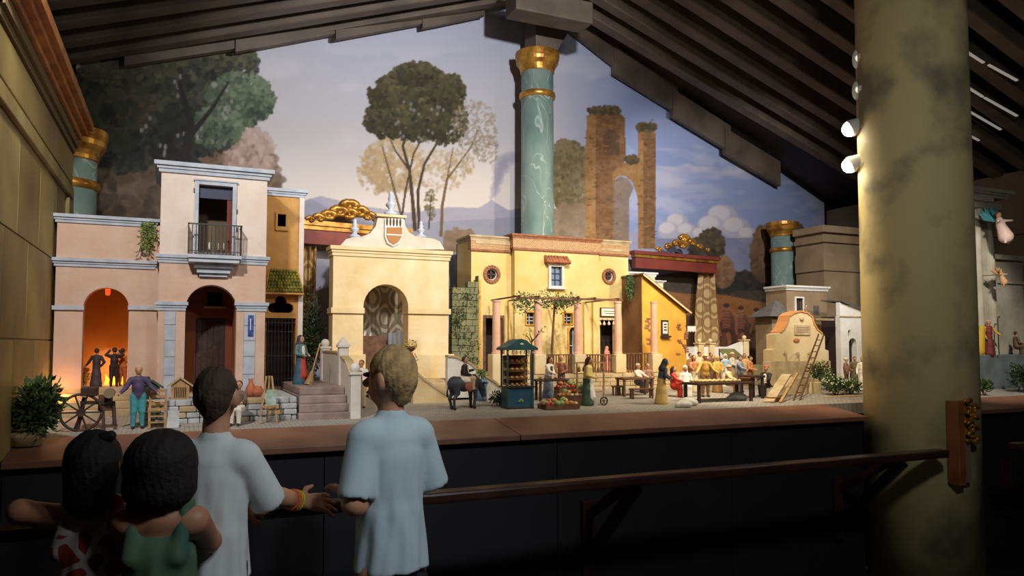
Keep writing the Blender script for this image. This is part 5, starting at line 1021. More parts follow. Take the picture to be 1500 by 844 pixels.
# ================================================================== FIGURINES
SK = (196, 142, 108); m_body = vcol('painted_clay', .65, .15, 90.)
def rotx(p, o, a):        # lean forward (towards -y) about o
    y, z = p[1] - o[1], p[2] - o[2]; return (p[0], o[1] + y * math.cos(a) - z * math.sin(a), o[2] + y * math.sin(a) + z * math.cos(a))
ARMS = dict(down=((.15, -.01, .62), (.15, -.06, .47)), front=((.15, -.02, .62), (.06, -.17, .58)), out=((.18, -.03, .64), (.27, -.10, .55)), up=((.19, -.03, .80), (.09, -.05, .93)), reach=((.14, -.12, .66), (.12, -.27, .62)), hip=((.18, .0, .63), (.09, -.06, .52)))
def figurine(label, loc, H, yaw, top, bot, hair=(60, 40, 28), head='hair', la='down', ra='down', skirt=True, sit=False, lean=0., apron=None, sleeve=None, group=None, headcol=None, skin=SK, collar=None, cat='figurine', name='figurine'):
    r = root(name, label, cat, loc, R(yaw), group); pr = []; dz = -.23 if sit else 0.; hip = (0, 0, .52 + dz)
    def T(p): return rotx((p[0], p[1], p[2] + dz), hip, lean)
    L = lambda a, b, ra_, rb_, c, k=.02, **kw: pr.append(cap([v * H for v in a], [v * H for v in b], ra_ * H, rb_ * H, c, k * H, **kw))
    sl = sleeve or top
    if sit:
        if skirt:
            L((0, -.02, .27), (0, -.20, .26), .105, .10, bot, .05); L((0, -.20, .25), (0, -.21, .05), .10, .12, bot, .04)
        for s in (-1, 1):
            L((s * .055, 0, .27), (s * .06, -.20, .27), .07, .055, bot); L((s * .06, -.20, .27), (s * .06, -.20, .05), .052, .036, bot)
            L((s * .06, -.20, .02), (s * .06, -.27, .02), .024, .022, (48, 36, 30))
        if apron: L((0, -.06, .335), (0, -.22, .33), .07, .075, apron, .02); L((0, -.295, .28), (0, -.30, .12), .05, .06, apron, .02)
    else:
        if skirt:
            L((0, 0, .52), (0, .0, .30), .085, .11, bot, .04); L((0, 0, .30), (0, .01, .05), .11, .145, bot, .04)
            if apron: L((0, -.055, .50), (0, -.085, .18), .055, .085, apron, .02, bias=.006 * H)
        else:
            for s in (-1, 1): L((s * .052, 0, .5), (s * .06, -.015, .27), .068, .05, bot); L((s * .06, -.015, .27), (s * .065, 0, .05), .048, .034, bot)
        for s in (-1, 1): L((s * .065, 0, .02), (s * .07, -.06, .018), .026, .022, (48, 36, 30))
    L(T((0, 0, .53)), T((0, 0, .64)), .082, .085, top, .04); L(T((0, .0, .64)), T((0, 0, .75)), .088, .078, top, .04); L(T((-.075, 0, .765)), T((.075, 0, .765)), .045, .045, top, .03)
    if collar: L(T((0, -.05, .74)), T((0, -.06, .60)), .042, .04, collar, .015, bias=.004 * H)
    L(T((0, 0, .79)), T((0, -.01, .86)), .032, .03, skin, .015)
    hc = T((0, -.012, .915)); pr.append(ell([v * H for v in hc], (.052 * H, .060 * H, .070 * H), skin, .012 * H)); ch = T((0, -.03, .872)); pr.append(ell([v * H for v in ch], (.034 * H, .034 * H, .03 * H), skin, .015 * H))
    ns = T((0, -.074, .905)); pr.append(ell([v * H for v in ns], (.009 * H, .014 * H, .018 * H), skin, .006 * H))
    for s in (-1, 1):
        e = T((s * .02, -.066, .925)); pr.append(ell([v * H for v in e], (.010 * H, .008 * H, .007 * H), (40, 26, 22), .004 * H)); e = T((s * .052, 0, .91)); pr.append(ell([v * H for v in e], (.01 * H, .014 * H, .02 * H), skin, .006 * H))
    for s, spec in ((1, la), (-1, ra)):
        el, hd = ARMS[spec] if isinstance(spec, str) else spec; sh = T((s * .105, 0, .765)); el = T((s * el[0], el[1], el[2])); hd = T((s * hd[0], hd[1], hd[2]))
        L(sh, el, .043, .035, sl); d = (Vector(hd) - Vector(el)); m_ = tuple(Vector(el) + d * .8); L(el, m_, .035, .028, sl, .015); L(m_, hd, .02, .02, skin, .01)
        dn = d.normalized(); pdir = dn.cross(Vector((0, 0, 1))); pdir = pdir.normalized() if pdir.length > .1 else Vector((1, 0, 0))
        for j in range(4): q = Vector(hd) + pdir * (.012 * (j - 1.5)); L(q, q + dn * .034 + Vector((0, 0, -.01)), .0075, .006, skin, .004)
        L(hd, Vector(hd) + dn * .012 + pdir * s * -.026, .008, .006, skin, .004)
    V, Q, C_ = sdf_mesh(pr, H / 62); np_mesh('body', V, Q, C_, m_body, r)
    hp = []; hcol = headcol or hair
    if head == 'hair': hp = [ell(T((0, .012, .932)), (.058, .062, .066), hcol, .01)]; cutp = T((0, -.03, .915))
    elif head == 'long': hp = [ell(T((0, .012, .932)), (.06, .062, .066), hcol, .01), cap(T((0, .045, .90)), T((0, .055, .78)), .05, .04, hcol, .03)]
    elif head == 'scarf': hp = [ell(T((0, .014, .928)), (.066, .066, .076), hcol, .01), cap(T((0, .03, .88)), T((0, .03, .76)), .06, .095, hcol, .03)]
    elif head == 'cap': hp = [ell(T((0, .012, .945)), (.062, .066, .05), hcol, .01), ell(T((0, -.05, .955)), (.042, .035, .012), hcol, .01)]
    elif head == 'brim': hp = [ell(T((0, 0, .965)), (.055, .058, .04), hcol, .01), ell(T((0, 0, .948)), (.105, .105, .012), hcol, .01)]
    if hp:
        for p in hp:
            for kk in ('c', 'a', 'b'):
                if kk in p and kk != 'col': p[kk] = tuple(v * H for v in p[kk])
            for kk in ('ra', 'rb', 'k'):
                if kk in p: p[kk] *= H
            if 'r3' in p: p['r3'] = tuple(v * H for v in p['r3'])
        if head in ('hair', 'long', 'scarf'):
            f = T((0, -.075, .895)); hp.append(dict(c=tuple(v * H for v in f), r3=(.042 * H, .045 * H, .055 * H), neg=True))
        V, Q, C_ = sdf_mesh(hp, H / 60); np_mesh({'hair': 'hair', 'long': 'hair', 'scarf': 'headscarf', 'cap': 'cap', 'brim': 'hat'}[head], V, Q, C_, m_body, r)
    return r
def G(px, py, z=None):     # standing point on the plaza
    if z is not None: return PZ(px, py, z)
    p = PZ(px, py, 1.06)
    for _ in range(6): p = PZ(px, py, GZ(p.y))
    return p
def at(px, Y, z): return Vector((X(px, Y), Y, z))
FL = Z(150, 569, 4.05)
figurine('grinder figurine in purple jacket and teal trousers with outstretched arms', at(205, 3.50, GZ(3.5)), .265, 8, (74, 62, 92), (70, 150, 160), hair=(200, 180, 150), la='out', ra='out', skirt=False)
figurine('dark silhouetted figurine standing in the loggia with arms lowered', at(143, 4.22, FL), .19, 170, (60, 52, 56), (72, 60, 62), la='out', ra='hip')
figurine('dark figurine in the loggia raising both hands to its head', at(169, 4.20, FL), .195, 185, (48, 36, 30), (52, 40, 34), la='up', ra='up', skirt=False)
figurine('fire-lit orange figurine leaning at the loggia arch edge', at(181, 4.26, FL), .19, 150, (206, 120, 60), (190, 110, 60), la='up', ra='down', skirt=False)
figurine('sweeping woman figurine in teal dress with red apron and dark headscarf', at(441, 4.0, LAND), .255, 40, (90, 120, 122), (52, 92, 112), head='scarf', headcol=(58, 58, 74), la='front', ra='front', apron=(176, 62, 46), collar=(230, 220, 200))
figurine('seated painter figurine in white trousers against the rubble wall', at(352, 3.50, GZ(3.5)), .25, -20, (110, 86, 70), (222, 214, 200), la='reach', ra='front', skirt=False, sit=True)
figurine('woman figurine carrying a bowl of yellow flowers on her head', at(602, 4.30, GZ(4.1) + (Z(570, 556, 4.75) - GZ(4.1)) * .5), .235, 10, (216, 190, 140), (196, 160, 110), head='long', la='up', ra='front', sleeve=(226, 206, 160))
figurine('man figurine in white shirt and red sash behind the stair parapet', at(530, 3.90, GZ(3.9)), .25, -30, (228, 220, 206), (206, 178, 140), la='front', ra='down', skirt=False, apron=None, collar=(150, 50, 44))
figurine('bearded rider figurine in black jacket sitting on the donkey', at(681, 3.72, GZ(3.72) + .095), .235, 60, (34, 30, 32), (196, 160, 130), la=((.17, -.05, .66), (.16, -.2, .70)), ra='front', skirt=False, sit=True, collar=(228, 214, 180))
figurine('market woman figurine in white blouse leaning over the dark stall', at(803, 4.07, GZ(4.07)), .25, 25, (232, 226, 212), (110, 126, 150), head='long', la='front', ra='reach', lean=.15, collar=(70, 60, 50))
figurine('stout vendor figurine in yellow shawl, white apron and dark green skirt', at(860, 3.68, GZ(3.68)), .275, 50, (224, 200, 120), (62, 84, 66), head='long', hair=(70, 46, 30), la='front', ra='front', apron=(232, 228, 220), lean=.12)
figurine('pink-robed figurine standing in the dark shop doorway', at(889, 4.86, TT), .185, 20, (206, 128, 110), (196, 120, 104), head='scarf', headcol=(212, 140, 120))
figurine('seated figurine in pale grey shawl at the plain bench table', at(934, 4.20, GZ(4.2)), .25, 15, (206, 200, 186), (70, 62, 58), head='cap', headcol=(190, 180, 160), la='reach', ra='reach', sit=True)
figurine('figurine in dark blue jacket and ochre skirt bending toward the red woman', at(968, 3.62, GZ(3.62)), .265, 75, (64, 70, 84), (206, 170, 96), head='scarf', headcol=(44, 46, 56), la='reach', ra='front', lean=.25)
figurine('seated woman figurine in a bright red dress', at(986, 3.92, GZ(3.92)), .25, 40, (196, 50, 34), (192, 44, 30), head='long', la='front', ra='reach', sit=True)
figurine('seated woman figurine in white veil and white robe beside the red woman', at(1003, 3.88, GZ(3.88)), .26, -25, (236, 230, 218), (226, 220, 208), head='scarf', headcol=(238, 232, 222), la='front', ra='front', sit=True)
figurine('man figurine in ochre waistcoat and felt hat behind the bread table', at(1032, 3.86, GZ(3.86)), .275, -10, (190, 140, 60), (140, 100, 60), head='brim', headcol=(206, 172, 120), la='out', ra='out', sleeve=(214, 176, 90), skirt=False)
figurine('man figurine in black coat with white shirt at the far end of the bread table', at(1121, 3.78, GZ(3.78)), .265, -70, (30, 28, 32), (44, 38, 36), head='cap', headcol=(178, 96, 62), la='reach', ra='reach', skirt=False, sit=True, collar=(236, 226, 204))
bg = [(1011, 4.45, (150, 100, 60), (120, 84, 54), 'hair', 'brown-clad', 'front'), (1024, 4.62, (226, 210, 176), (150, 130, 100), 'cap', 'cream-shirted', 'down'), (1041, 4.52, (122, 84, 60), (92, 66, 50), 'hair', 'rust-coated', 'out'), (1062, 4.35, (150, 176, 200), (226, 220, 210), 'scarf', 'pale blue-cloaked', 'front'), (1072, 4.55, (226, 214, 190), (170, 140, 100), 'brim', 'straw-hatted', 'front'), (1090, 4.40, (206, 170, 120), (150, 110, 76), 'hair', 'tan-clad', 'reach'), (1098, 4.15, (190, 120, 70), (120, 82, 60), 'cap', 'orange-vested', 'front')]
for px, Y_, t_, b_, hd, w_, arm in bg: figurine('%s figurine in the crowd before the white courtyard wall' % w_, at(px, Y_, GZ(Y_)), .24, (px * 37) % 80 - 40, t_, b_, head=hd, la=arm, ra='front', headcol=(226, 206, 160) if hd == 'brim' else ((230, 226, 220) if hd == 'scarf' else None), skirt=hd != 'cap')
aw = root('market_awning', 'small olive cloth awning before the white courtyard wall', 'awning', at(1074, 4.80, GZ(4.8))); za, zb2 = Z(1074, 511, 4.8), Z(1074, 524, 4.8); xa_, xb_ = X(1060, 4.8), X(1092, 4.8)
MB()._add([(xa_, 4.78, zb2), (xb_, 4.78, zb2 - .02), (xb_ - .05, 4.88, za), (xa_ + .01, 4.88, za), (xa_, 4.78, zb2 - .006), (xb_, 4.78, zb2 - .026), (xb_ - .05, 4.88, za - .006), (xa_ + .01, 4.88, za - .006)], [(0, 1, 2, 3), (7, 6, 5, 4), (0, 4, 5, 1), (1, 5, 6, 2), (2, 6, 7, 3), (3, 7, 4, 0)]).build('cloth', mat('olive_cloth', (112, 106, 62), (92, 86, 50), 12), aw)
for x_, y_, z_ in ((xa_ + .004, 4.785, zb2), (xb_ - .008, 4.785, zb2 - .022), (xa_ + .016, 4.875, za - .004), (xb_ - .055, 4.875, za - .004)): B('pole', m_wood, aw, x_ - .004, x_ + .004, y_ - .004, y_ + .004, GZ(4.8), z_)
for px, Y_, t_, b_, hd, w_, sit_ in ((1050, 4.05, (200, 156, 70), (150, 110, 60), 'scarf', 'golden-shawled woman', False), (1083, 4.02, (120, 130, 150), (96, 88, 80), 'cap', 'slate-coated man', False), (1016, 4.10, (176, 120, 80), (206, 190, 160), 'long', 'copper-bloused woman', False), (1066, 3.98, (214, 196, 150), (140, 100, 70), 'brim', 'broad-hatted man', True), (948, 4.22, (150, 110, 90), (90, 70, 60), 'hair', 'brown-jacketed man', True), (822, 4.16, (150, 92, 70), (96, 70, 56), 'scarf', 'russet-bloused woman', False)):
    figurine('%s figurine %s' % (w_, 'at the plain bench table' if px == 948 else ('behind the dark stall' if px == 822 else 'close behind the bread table')), at(px, Y_, GZ(Y_)), .25, (px * 53) % 90 - 45, t_, b_, head=hd, la='front', ra='reach', sit=sit_, headcol={'scarf': (216, 180, 110), 'brim': (196, 166, 110), 'cap': (92, 74, 60)}.get(hd), skirt=hd in ('scarf', 'long'))
figurine('figurine in brown coat and striped cap beside the flower planter', at(1238, 4.10, GZ(4.1)), .225, 30, (132, 92, 66), (104, 74, 56), head='cap', headcol=(220, 206, 180), la='front', skirt=False)
figurine('figurine in olive coat bending near the chapel door', at(1250, 4.22, GZ(4.22)), .225, -40, (112, 100, 66), (96, 84, 60), head='hair', la='reach', lean=.25)
figurine('figurine in a long white robe close to the pillar', at(1262, 3.95, GZ(3.95)), .24, -60, (236, 230, 214), (230, 224, 208), head='hair', la='front', skirt=True)
PF = Z(1455, 520, 3.75)
figurine('bearded man figurine in red robe and yellow cloak holding a staff', at(1448, 3.74, PF), .27, -30, (120, 42, 36), (112, 40, 36), head='long', hair=(196, 180, 150), la='out', ra=((.16, -.02, .62), (.10, -.10, .45)), sleeve=(196, 160, 56))
figurine('kneeling brown-robed figurine at the temple arch', at(1488, 3.80, PF), .24, 60, (104, 82, 58), (96, 76, 54), head='hair', la='front', ra='front', sit=True)
cl_ = root('yellow_cloak', 'yellow cloak hanging from the shoulders of the staff-bearing figurine', 'cloak', at(1442, 3.745, PF)); 
V, Q, C_ = sdf_mesh([cap((-.02, .012, .20), (-.045, .03, .03), .026, .05, (206, 168, 52), .02), cap((.02, .03, .20), (.0, .045, .03), .024, .04, (206, 168, 52), .02)], .006); np_mesh('cloth', V, Q, C_, m_body, cl_)
sf = root('staff', 'thin dark shepherd staff beside the yellow-cloaked figurine', 'staff', at(1462, 3.70, PF)); c = sf.location
MB().tube([c, c + Vector((0, 0, .27)), c + Vector((.01, 0, .29)), c + Vector((.025, 0, .285))], .004, 6).build('stick', m_iron, sf)
# angels floating before the temple
def angel(label, px, py, Y_, H, wc, rc):
    c = P(px, py, Y_); r = root('angel_figurine', label, 'figurine', c); pr = [cap((0, 0, 0), (.10 * H, -.05 * H, -.28 * H), .10 * H, .17 * H, rc, .05 * H), cap((0, 0, 0), (-.08 * H, -.02 * H, .12 * H), .10 * H, .08 * H, rc, .03 * H), ell((-.13 * H, -.04 * H, .24 * H), (.06 * H, .06 * H, .075 * H), SK, .01 * H), cap((-.1 * H, -.03 * H, .12 * H), (-.11 * H, -.03 * H, .2 * H), .03 * H, .03 * H, SK), cap((-.02 * H, -.06 * H, .1 * H), (.14 * H, -.2 * H, .1 * H), .04 * H, .025 * H, rc), cap((-.14 * H, -.05 * H, .1 * H), (-.32 * H, -.14 * H, .06 * H), .04 * H, .025 * H, rc), cap((.1 * H, -.05 * H, -.28 * H), (.26 * H, -.02 * H, -.42 * H), .10 * H, .04 * H, rc, .04 * H), cap((.02 * H, -.1 * H, -.2 * H), (.0, -.1 * H, -.44 * H), .06 * H, .03 * H, rc, .03 * H)]
    V, Q, C_ = sdf_mesh(pr, H / 50); np_mesh('body', V, Q, C_, m_body, r)
    hp = [ell((-.13 * H, -.02 * H, .262 * H), (.066 * H, .064 * H, .07 * H), (120, 84, 50))]; V, Q, C_ = sdf_mesh(hp, H / 50); np_mesh('hair', V, Q, C_, m_body, r)
    for s in (-1, 1):
        m = MB()
        for k in range(7): a = R(25 + 14 * k); d = Vector((s * math.cos(a) * (1 if s > 0 else .8), .25, math.sin(a) * .9)); leaf(m, c + Vector((s * .04 * H, .08 * H, .08 * H)), d.normalized(), H * (.55 - .03 * k), random.Random(k), .3)
        m.build('wing', mat('wing_%d%d%d' % wc, wc), r)
    MB().tube([c + Vector((0, .08 * H, .1 * H)), (c.x + .02, 3.78 if Y_ < 3.8 else Y_ + .1, c.z + .12 * H)], .003, 5).build('support_wire', m_iron, r)
angel('large flying angel figurine in pale pink robe with teal wings', 1466, 330, 3.60, .30, (70, 140, 150), (222, 190, 180))
angel('small tan angel figurine hovering below the larger angel', 1467, 405, 3.62, .15, (176, 140, 100), (206, 160, 120))
figurine('tiny figurine looking out above the fountain scroll', at(1181, 4.60, Z(1181, 466, 4.60)), .14, 10, (120, 90, 70), (100, 76, 60), sit=True, head='hair'); sp_ = B('ledge', m_dimst, hs, X(1166, 4.75), X(1192, 4.75), 4.53, 4.95, Z(1181, 466, 4.60) - .02, Z(1181, 466, 4.60) - .003)

# ---- donkey
Yd = 3.72; c = at(682, Yd, GZ(Yd)); dk = root('donkey_figurine', 'dark grey donkey figurine lowering its head beside the teal kiosk', 'figurine', c, R(18)); gy = (62, 64, 72); g2 = (46, 46, 54); H = .19; pr = []
L = lambda a, b, ra_, rb_, cc, k=.02: pr.append(cap([v * H for v in a], [v * H for v in b], ra_ * H, rb_ * H, cc, k * H))
L((-.38, 0, .72), (-.05, 0, .68), .19, .19, gy, .08); L((-.05, 0, .68), (.25, 0, .74), .19, .20, gy, .08); L((.28, 0, .80), (.56, 0, .60), .14, .10, gy, .06); L((.57, 0, .58), (.66, 0, .34), .10, .07, gy, .05); L((.66, 0, .34), (.68, 0, .26), .065, .06, (150, 146, 140), .02)
for s in (-1, 1):
    L((.26, s * .10, .68), (.27, s * .11, .36), .09, .055, gy, .05); L((.27, s * .11, .36), (.25 + .03 * s, s * .11, .06), .05, .035, g2); L((.25 + .03 * s, s * .11, .05), (.28 + .03 * s, s * .11, .03), .045, .04, (34, 30, 30))
    L((-.40, s * .10, .70), (-.36, s * .11, .46), .12, .08, gy, .05); L((-.36, s * .11, .46), (-.47, s * .11, .30), .065, .042, gy, .03); L((-.47, s * .11, .30), (-.43 + .04 * s, s * .11, .06), .04, .035, g2); L((-.43 + .04 * s, s * .11, .05), (-.40 + .04 * s, s * .11, .03), .045, .04, (34, 30, 30))
    L((.58, s * .05, .66), (.52 + .02, s * .17, .72), .035, .03, g2); L((.54, s * .17, .72), (.62, s * .27, .70), .036, .012, g2); pr.append(ell((.63 * H, s * .085 * H, .50 * H), (.02 * H, .014 * H, .02 * H), (20, 18, 18)))
L((-.55, 0, .78), (-.62, 0, .5), .03, .02, g2); L((-.62, 0, .5), (-.62, 0, .38), .025, .035, (30, 28, 30))
V, Q, C_ = sdf_mesh(pr, H / 60); np_mesh('body', V, Q, C_, m_body, dk)
V, Q, C_ = sdf_mesh([cap([v * H for v in (.34, 0, .92)], [v * H for v in (.56, 0, .74)], .04 * H, .03 * H, (30, 28, 30))], H / 50); np_mesh('mane', V, Q, C_, m_body, dk)
V, Q, C_ = sdf_mesh([ell([v * H for v in (-.05, 0, .80)], (.24 * H, .235 * H, .13 * H), (226, 216, 196)), ell([v * H for v in (-.02, -.21, .62)], (.16 * H, .05 * H, .14 * H), (150, 84, 60)), ell([v * H for v in (-.02, .21, .62)], (.16 * H, .05 * H, .14 * H), (150, 84, 60))], H / 50); np_mesh('saddle_cloth', V, Q, C_, m_body, dk)

# ================================================================== PROPS
m_dwood = mat('dark_stained_wood', (70, 46, 34), (50, 34, 26), 30, .6, .2); m_lwood = mat('light_wood', (196, 156, 104), (164, 124, 80), 30, .65, .2)
# knife grinder's cart
Yg = 3.50; c = G(140, 625); c = at(140, Yg, GZ(Yg)); gc = root('grinding_cart', 'dark wooden grinding cart with one big spoked wheel', 'cart', c)
wc = Vector((X(123, Yg), Yg - .02, GZ(Yg) + .075)); rw = .073
m = MB(); n = 28; m.tube([wc + Vector((rw * math.cos(2 * math.pi * k / n), 0, rw * math.sin(2 * math.pi * k / n))) for k in range(n + 1)], .006, 6); wheel = m.build('wheel', m_dwood, gc, smooth=True)
MB().tube([wc + Vector((0, -.02, 0)), wc + Vector((0, .02, 0))], .016, 12).build('hub', m_dwood, wheel)
for k in range(10): a = 2 * math.pi * k / 10; MB().tube([wc, wc + Vector((rw * math.cos(a), 0, rw * math.sin(a)))], .0035, 5).build('spoke', m_dwood, wheel)
for (a, b) in (((112, 634), (124, 582)), ((152, 628), (150, 585)), ((168, 622), (166, 588))): MB().bar(P(a[0], a[1], Yg - .02), P(b[0], b[1], Yg), .012, .012).build('leg', m_dwood, gc)
MB().bar(P(118, 590, Yg), P(168, 590, Yg), .03, .012).bar(P(118, 590, Yg + .05), P(168, 590, Yg + .05), .03, .012).build('frame_rail', m_dwood, gc)
B('tool_box', m_dwood, gc, X(122, Yg), X(146, Yg), Yg - .03, Yg + .05, Z(134, 580, Yg), Z(134, 567, Yg), bevel=.003); B('front_board', m_wood, gc, X(147, Yg), X(168, Yg), Yg - .005, Yg + .005, Z(158, 602, Yg), Z(158, 578, Yg)); MB().tube([wc + Vector((.10, -.02, .075)), wc + Vector((.10, .03, .075))], .02, 16).build('grindstone', m_dimst, gc)
# rush chair
def little_chair(label, px, Y_, h):
    c = at(px, Y_, GZ(Y_)); r = root('wooden_chair', label, 'chair', c); w_ = .03; s = h * .45
    for sx in (-1, 1):
        MB().bar(c + Vector((sx * w_, .03, 0)), c + Vector((sx * w_, .035, h)), .009, .009).build('leg', m_lwood, r); MB().bar(c + Vector((sx * w_, -.03, 0)), c + Vector((sx * w_, -.03, s)), .009, .009).build('leg', m_lwood, r)
    B('seat', m_lwood, r, c.x - w_ - .006, c.x + w_ + .006, c.y - .036, c.y + .036, c.z + s, c.z + s + .008)
    for t in (.62, .8, .95): MB().bar(c + Vector((-w_, .033, h * t)), c + Vector((w_, .033, h * t)), .005, .012).build('back_slat', m_lwood, r)
    for t in (.35, .7): MB().bar(c + Vector((-w_, -.03, s * t)), c + Vector((w_, -.03, s * t)), .005, .006).build('stretcher', m_lwood, r)
little_chair('light wooden ladder-back chair beside the grinder figurine', 234, 3.50, .16)
# small houses on the terrace
TZ = 1.158
def bird_house(label, px, Y_, w_, h, mw, mr, cage):
    c = at(px, Y_, TZ); r = root('toy_house', label, 'toy house', c); B('body', mw, r, c.x - w_ / 2, c.x + w_ / 2, c.y, c.y + .05, c.z, c.z + h * .62)
    MB().plate([(c.x - w_ / 2, c.z + h * .62), (c.x + w_ / 2, c.z + h * .62), (c.x, c.z + h * .95)], [], c.y, c.y + .05).build('gable', mw, r)
    for s in (-1, 1): MB().bar((c.x, c.y + .025, c.z + h), (c.x + s * (w_ / 2 + .016), c.y + .025, c.z + h * .58), .068, .006).build('roof_slope', mr, r)
    B('opening', m_void, r, c.x - w_ * .34, c.x + w_ * .34, c.y - .002, c.y, c.z + .008, c.z + h * .55)
    if cage:
        for k in range(8): B('bar', m_lwood, r, c.x - w_ * .34 + w_ * .68 * k / 7 - .0015, c.x - w_ * .34 + w_ * .68 * k / 7 + .0015, c.y - .005, c.y - .002, c.z + .006, c.z + h * .57)
bird_house('cream toy house with barred front on the rubble terrace', 266, 3.68, .075, .095, m_lwood, m_stonew, True)
bird_house('dark green toy house behind the grinder figurine', 224, 3.68, .065, .085, mat('dark_green_paint', (52, 70, 50)), mat('green_roof', (70, 92, 64)), False)
# pots, easel, board
def pot(name, label, px, Y_, z, prof, m, group=None, n=16):
    c = at(px, Y_, z); r = root(name, label, 'pot', c, group=group); MB().lathe((c.x, c.y, c.z), prof, n).build('vessel', m, r, smooth=True); return r
pot('jug', 'slim terracotta jug on the rubble terrace', 369, 3.68, TZ, [(.014, 0), (.022, .02), (.024, .04), (.012, .062), (.009, .075), (.013, .085)], m_terra)
pot('round_pot', 'round terracotta pot beside the slim jug', 379, 3.67, TZ, [(.014, 0), (.026, .016), (.028, .03), (.018, .045), (.02, .05)], m_terra)
c = at(396, 3.48, GZ(3.48)); ez = root('easel', 'light wooden easel with a small painting before the rubble wall', 'easel', c)
for dx, dy in ((-.04, 0), (.035, 0), (.0, .06)): MB().bar(c + Vector((dx, dy, 0)), c + Vector((dx * .3, .01, .21)), .008, .008).build('leg', m_lwood, ez)
MB().bar(c + Vector((-.03, -.006, .075)), c + Vector((.03, -.006, .075)), .012, .006).build('tray', m_lwood, ez); B('canvas', mat('little_painting', (186, 206, 206), (150, 170, 130), 40), ez, c.x - .012, c.x + .030, c.y - .008, c.y - .003, c.z + .08, c.z + .15)
c = at(255, 3.47, GZ(3.47)); bd = root('framed_panel', 'small grey framed panel leaning on the terrace wall', 'panel', c); MB().bar(c + Vector((0, 0, .0)), c + Vector((0, .03, .07)), .055, .006, (0, 1, 0)).build('panel', m_stoneg, bd)
# broom
a, b = P(452, 563, 3.93), P(469, 503, 3.95); a.z = LAND; br = root('broom', 'long straw broom held by the sweeping woman figurine', 'broom', a)
MB().tube([a.lerp(b, .3), b], .004, 8).build('handle', m_lwood, br); MB().tube([a, a.lerp(b, .12), a.lerp(b, .3), a.lerp(b, .36)], [.026, .018, .009, .005], 10).build('bristles', mat('straw', (170, 138, 96), (140, 108, 70), 60), br)
# flower bowl on head
c = at(602, 4.30, 0); c.z = GZ(4.1) + (Z(570, 556, 4.75) - GZ(4.1)) * .5 + .235 * .985; fb = root('flower_bowl', 'bowl of yellow flowers on the woman figurine\'s head', 'bowl', c); MB().lathe((c.x, c.y, c.z), [(.012, 0), (.028, .014), (.034, .03)], 14).build('bowl', m_wood, fb, smooth=True); mb = MB(); leaves(mb, c + Vector((0, 0, .04)), (.036, .036, .026), 140, .014, random.Random(5)); mb.build('flowers', mat('yellow_flowers', (226, 190, 60), (120, 110, 50), 90), fb, kind='stuff')
# teal kiosk
KI = []
Yk = 3.64; c = at(763, Yk, GZ(Yk)); kx0, kx1 = X(743, Yk), X(782, Yk); kd = kx1 - kx0; m_teal = mat('teal_paint', (44, 92, 88), (34, 76, 76), 20, .5); m_tealb = mat('teal_blue', (38, 84, 104), (30, 70, 90), 20, .5)
kk = root('teal_kiosk', 'little teal market kiosk with curved roof and stacked shelves', 'kiosk', c); z1_ = Z(763, 568, Yk); z2_ = Z(763, 513, Yk)
B('cabinet', m_tealb, kk, kx0 + .004, kx1 - .004, Yk, Yk + .09, c.z + .008, z1_); B('base', m_iron, kk, kx0, kx1, Yk - .004, Yk + .094, c.z, c.z + .008); B('counter_top', m_iron, kk, kx0 - .006, kx1 + .006, Yk - .008, Yk + .098, z1_, z1_ + .007)
B('front_frame', m_teal, kk, kx0 + .002, kx0 + .012, Yk - .004, Yk, c.z + .01, z1_); B('front_frame', m_teal, kk, kx1 - .012, kx1 - .002, Yk - .004, Yk, c.z + .01, z1_)
for j, s in enumerate((-1, 0, 1)): leaf_c = Vector((c.x + s * .008, Yk - .003, Z(763, 586, Yk) - abs(s) * .006)); MB().ball(leaf_c, (.007, .002, .007), 8, 6).build('painted_leaf', m_lgreen, kk)
for xx_ in (kx0 + .004, kx1 - .004):
    for yy_ in (Yk + .004, Yk + .086): B('post', m_teal, kk, xx_ - .004, xx_ + .004, yy_ - .004, yy_ + .004, z1_, z2_)
B('back_panel', m_lwood, kk, kx0 + .01, kx1 - .01, Yk + .08, Yk + .085, z1_ + .01, z2_ - .03)
for t in (.2, .42, .64, .84): B('shelf', m_wood, kk, kx0 + .012, kx1 - .012, Yk + .030, Yk + .08, z1_ + (z2_ - z1_) * t, z1_ + (z2_ - z1_) * t + .004)
w2 = kd / 2 + .018; cxk = (kx0 + kx1) / 2; prof = [(cxk - w2, z2_), (cxk + w2, z2_), (cxk + w2, z2_ + .012), (cxk + w2 * .6, z2_ + .03), (cxk + w2 * .3, z2_ + .052), (cxk, z2_ + .06), (cxk - w2 * .3, z2_ + .052), (cxk - w2 * .6, z2_ + .03), (cxk - w2, z2_ + .012)]
MB().plate(prof, [], Yk - .014, Yk + .104).build('roof', m_teal, kk); MB().ball((cxk, Yk - .016, z2_ + .032), (.012, .002, .006), 10, 6).build('roof_emblem', m_white, kk)
for k in range(7):
    q = Vector((kx0 + .006 + (kd - .012) * k / 6, Yk - .002, z2_ - .012)); h = root('garlic_bunch', 'small white bunch hanging under the kiosk roof', 'food', q, group='white bunches hanging from the kiosk'); MB().ball(q, (.006, .006, .009), 8, 6).build('bulbs', mat('garlic', (230, 222, 206)), h, smooth=True); MB().tube([q, q + Vector((0, 0, .014))], .0012, 4).build('string', m_lwood, h)
for j, t in enumerate((.0, .2, .42, .64)):
    for k in range(5): KI.append((kx0 + .022 + (kd - .044) * k / 4, Yk + .05, z1_ + (z2_ - z1_) * t + (.004 if t else .007)))
